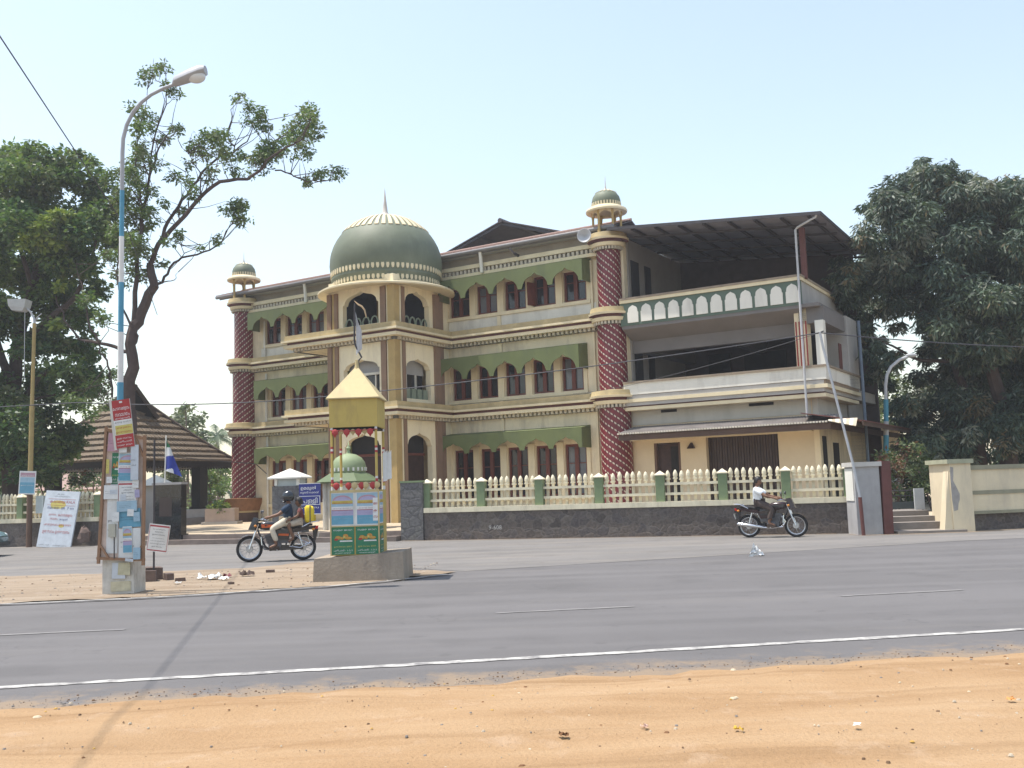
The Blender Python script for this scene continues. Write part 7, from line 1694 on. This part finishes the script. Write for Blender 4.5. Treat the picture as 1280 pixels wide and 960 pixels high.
# left pair, heading left
hd_ = math.atan2(-.24, -1.2)
B1 = thing('motorcycle', 'black motorcycle with orange flashes carrying two riders past the kiosk', 'motorcycle', (-5.69, 23.58, .004), hd_, 'motorcycles on the road')
bike(B1, BLKP, ORG)
P1 = thing('person', 'rider in a dark blue shirt, beige trousers and dark helmet driving the left motorcycle', 'person', (-5.69, 23.58, .004), hd_)
adult(P1, (-.24, .93), (.10, .76), (-.01, .39), (-.30, 1.30), (-.06, 1.09), (.17, 1.03), (-.27, 0, 1.475), mat('dark_blue_shirt', (.018, .035, .065), .85, .2, 12), mat('beige_trousers', (.56, .50, .40), .85, .12, 10), helmet=True, leg_y=.15)
P2 = thing('person', 'child with dark hair and a yellow school bag sitting behind the helmeted rider', 'person', (-5.69, 23.58, .004), hd_)
J = {'pelvis': (-.56, 0, .92, .105, .09), 'waist': (-.58, 0, 1.0, .095, .08), 'chest': (-.565, 0, 1.12, .105, .085), 'neck': (-.55, 0, 1.235, .038), 'headb': (-.54, 0, 1.27, .04)}
L_ = [('pelvis', 'waist'), ('waist', 'chest'), ('chest', 'neck'), ('neck', 'headb')]
for s, n in ((1, 'l'), (-1, 'r')):
    J.update({'sh'+n: (-.55, s*.115, 1.19, .042), 'el'+n: (-.50, s*.19, 1.04, .032), 'wr'+n: (-.34, s*.185, .98, .024), 'hp'+n: (-.52, s*.075, .90, .07), 'kn'+n: (-.28, s*.20, .84, .047), 'an'+n: (-.40, s*.19, .52, .032), 'toe'+n: (-.28, s*.20, .45, .026)})
    L_ += [('chest', 'sh'+n), ('sh'+n, 'el'+n), ('el'+n, 'wr'+n), ('pelvis', 'hp'+n), ('hp'+n, 'kn'+n), ('kn'+n, 'an'+n), ('an'+n, 'toe'+n)]
skin('body', J, L_, SKINB, P2)
S = {'pelvis': (-.57, 0, .94, .12, .105), 'waist': (*J['waist'][:3], .11, .095), 'chest': (*J['chest'][:3], .118, .098), 'collar': (-.55, 0, 1.21, .052)}; SL = [('pelvis', 'waist'), ('waist', 'chest'), ('chest', 'collar')]
for n in 'lr':
    a = Vector(J['sh'+n][:3]); b = Vector(J['el'+n][:3]); S['sh'+n] = (*a, .054); S['sl'+n] = (*a.lerp(b, .6), .047); SL += [('chest', 'sh'+n), ('sh'+n, 'sl'+n)]
skin('shirt', S, SL, mat('maroon_school_shirt', (.16, .05, .045), .85, .15, 12), P2)
T = {'pelvis': (-.56, 0, .915, .125, .10)}; TL = []
for n in 'lr':
    T['hp'+n] = (*J['hp'+n][:3], .088); T['kn'+n] = (*Vector(J['hp'+n][:3]).lerp(Vector(J['kn'+n][:3]), .9), .075); TL += [('pelvis', 'hp'+n), ('hp'+n, 'kn'+n)]
skin('skirt', T, TL, mat('pale_school_skirt', (.40, .34, .27), .85, .12, 12), P2)
for s, n in ((1, 'l'), (-1, 'r')):
    w_ = Vector(J['wr'+n][:3]); h = hand(P2, w_, w_-Vector(J['el'+n][:3]), s)
head_mesh(P2, (-.53, 0, 1.365), .092, 0, .05, hairlen=.25)
BG = thing('school_bag', 'bright yellow school bag on the back of the child passenger', 'school bag', (-5.69, 23.58, .004), hd_)
YB = mat('yellow_bag_cloth', (.62, .47, .03), .75, .1, 10)
b = MB(); sec = [(-.66, .10, .90, 1.24), (-.70, .145, .87, 1.28), (-.79, .15, .86, 1.28), (-.86, .135, .87, 1.25), (-.885, .10, .91, 1.20)]; vs = []; fs = []; n = 16
for xx, wy, z0, z1 in sec:
    for j in range(n): a = 2*PI*j/n; c_, q_ = math.cos(a), math.sin(a); vs.append((xx, wy*abs(c_)**.5*(1 if c_ > 0 else -1), (z0+z1)/2+(z1-z0)/2*abs(q_)**.5*(1 if q_ > 0 else -1)))
for i in range(len(sec)-1):
    for j in range(n): fs.append((i*n+j, i*n+(j+1) % n, (i+1)*n+(j+1) % n, (i+1)*n+j))
fs += [tuple(range(n)), tuple((len(sec)-1)*n+j for j in range(n))]; b.add(vs, fs); b.build('main_pocket', YB, BG, smooth=True)
b = MB(); b.hexa([(-.92, -.09, .90), (-.87, -.10, .89), (-.87, .10, .89), (-.92, .09, .90), (-.92, -.09, 1.05), (-.87, -.10, 1.06), (-.87, .10, 1.06), (-.92, .09, 1.05)]); b.build('front_pocket', mat('ochre_bag_cloth', (.42, .29, .02), .8), BG)
b = MB()
for s in (-1, 1): b.tube([(-.68, s*.07, 1.19), (-.58, s*.085, 1.262), (-.46, s*.085, 1.17), (-.455, s*.09, 1.05), (-.62, s*.11, .96)], .014, 6)
b.box(-.80, -.775, -.152, .152, .87, 1.275); b.build('straps', mat('grey_strap', (.10, .10, .09), .8), BG)
# right rider, heading right
hd2 = math.atan2(-.49, 1.08)
B2 = thing('motorcycle', 'maroon-black motorcycle with one rider close to the rubble wall', 'motorcycle', (6.83, 26.62, .004), hd2, 'motorcycles on the road')
bike(B2, MAR, BLKP)
P3 = thing('person', 'bareheaded man in a white shirt and dark trousers riding the right motorcycle', 'person', (6.83, 26.62, .004), hd2)
adult(P3, (-.34, .93), (.06, .74), (-.06, .39), (-.36, 1.31), (-.10, 1.10), (.15, 1.04), (-.32, 0, 1.495), mat('white_shirt', (.80, .82, .84), .8, .05, 10), mat('dark_brown_trousers', (.075, .055, .048), .85, .15, 12), leg_y=.15, yaw=-.1)
# nose of a car entering at the left edge
CR = thing('car', 'grey-green car nose just entering at the left edge of the road', 'car', (-17.18, 29.6, .004), R(8))
CP = mat('car_paint', (.09, .16, .17), .2, .05, spec=.7)
sec = [(1.78, .50, .42, .60), (1.66, .68, .28, .70), (1.35, .74, .24, .80), (.75, .77, .22, .90), (-.2, .78, .22, .94), (-1.4, .77, .24, .95), (-1.75, .70, .3, .9), (-1.85, .55, .42, .78)]
b = MB(); n = 20; vs = []; fs = []
for xx, wy, z0, z1 in sec:
    for j in range(n): a = 2*PI*j/n; c_, q_ = math.cos(a), math.sin(a); vs.append((xx, wy*abs(c_)**.35*(1 if c_ > 0 else -1), (z0+z1)/2+(z1-z0)/2*abs(q_)**.45*(1 if q_ > 0 else -1)))
for i in range(len(sec)-1):
    for j in range(n): fs.append((i*n+j, i*n+(j+1) % n, (i+1)*n+(j+1) % n, (i+1)*n+j))
fs += [tuple(range(n)), tuple((len(sec)-1)*n+j for j in range(n))]; b.add(vs, fs); b.build('body', CP, CR, smooth=True)
b = MB(); b.hexa([(.75, -.70, .90), (.75, .70, .90), (-1.6, .68, .93), (-1.6, -.68, .93), (.15, -.56, 1.40), (.15, .56, 1.40), (-1.25, .55, 1.40), (-1.25, -.55, 1.40)]); b.build('windows', PANE, CR)
b = MB(); b.hexa([(.2, -.58, 1.40), (.2, .58, 1.40), (-1.3, .57, 1.40), (-1.3, -.57, 1.40), (.05, -.5, 1.46), (.05, .5, 1.46), (-1.15, .5, 1.46), (-1.15, -.5, 1.46)])
for s in (-1, 1):
    for a, e in (((.76, .70, .90), (.18, .57, 1.41)), ((-.45, .70, .92), (-.5, .57, 1.41)), ((-1.62, .69, .92), (-1.27, .56, 1.41))): b.bar((a[0], s*a[1], a[2]), (e[0], s*e[1], e[2]), .05, .05)
b.build('roof', CP, CR)
for s in (-1, 1):
    b = MB(); b.ball((1.62, s*.50, .60), (.13, .14, .09)); b.build('headlight', mat('car_lamp', (.7, .75, .75), .1, spec=.8), CR, smooth=True)
    for x in (1.15, -1.15):
        t = MB(); t.lathe([(.0, -.09), (.17, -.09), (.27, -.08), (.29, 0), (.27, .08), (.17, .09), (0, .09)], n=28); t.xform(Matrix.Translation((x, s*.70, .285)) @ Matrix.Rotation(R(90), 4, 'X')); wq = t.build('wheel', RUB, CR, smooth=True)
        t = MB(); t.lathe([(0, .095), (.15, .095), (.17, .08)], n=20); t.lathe([(0, -.095), (.15, -.095), (.17, -.08)], n=20); t.xform(Matrix.Translation((x, s*.70, .285)) @ Matrix.Rotation(R(90), 4, 'X')); t.build('hubcap', ALU, wq, smooth=True)
b = MB(); b.box(1.62, 1.80, -.62, .62, .30, .42); b.build('bumper', mat('bumper_grey', (.05, .055, .06), .6), CR)

# ================================================================== HAZE
HZ = bpy.data.materials.new('haze_air'); HZ.use_nodes = True; t = HZ.node_tree; t.nodes.clear()
o_ = t.nodes.new('ShaderNodeOutputMaterial'); v_ = t.nodes.new('ShaderNodeVolumePrincipled'); v_.inputs['Color'].default_value = (.93, .95, 1, 1); v_.inputs['Density'].default_value = .0009; v_.inputs['Anisotropy'].default_value = .3
t.links.new(v_.outputs[0], o_.inputs['Volume'])
tag(MB().box(-210, 210, -55, 210, -1.05, 34).build('haze', HZ), kind='stuff')
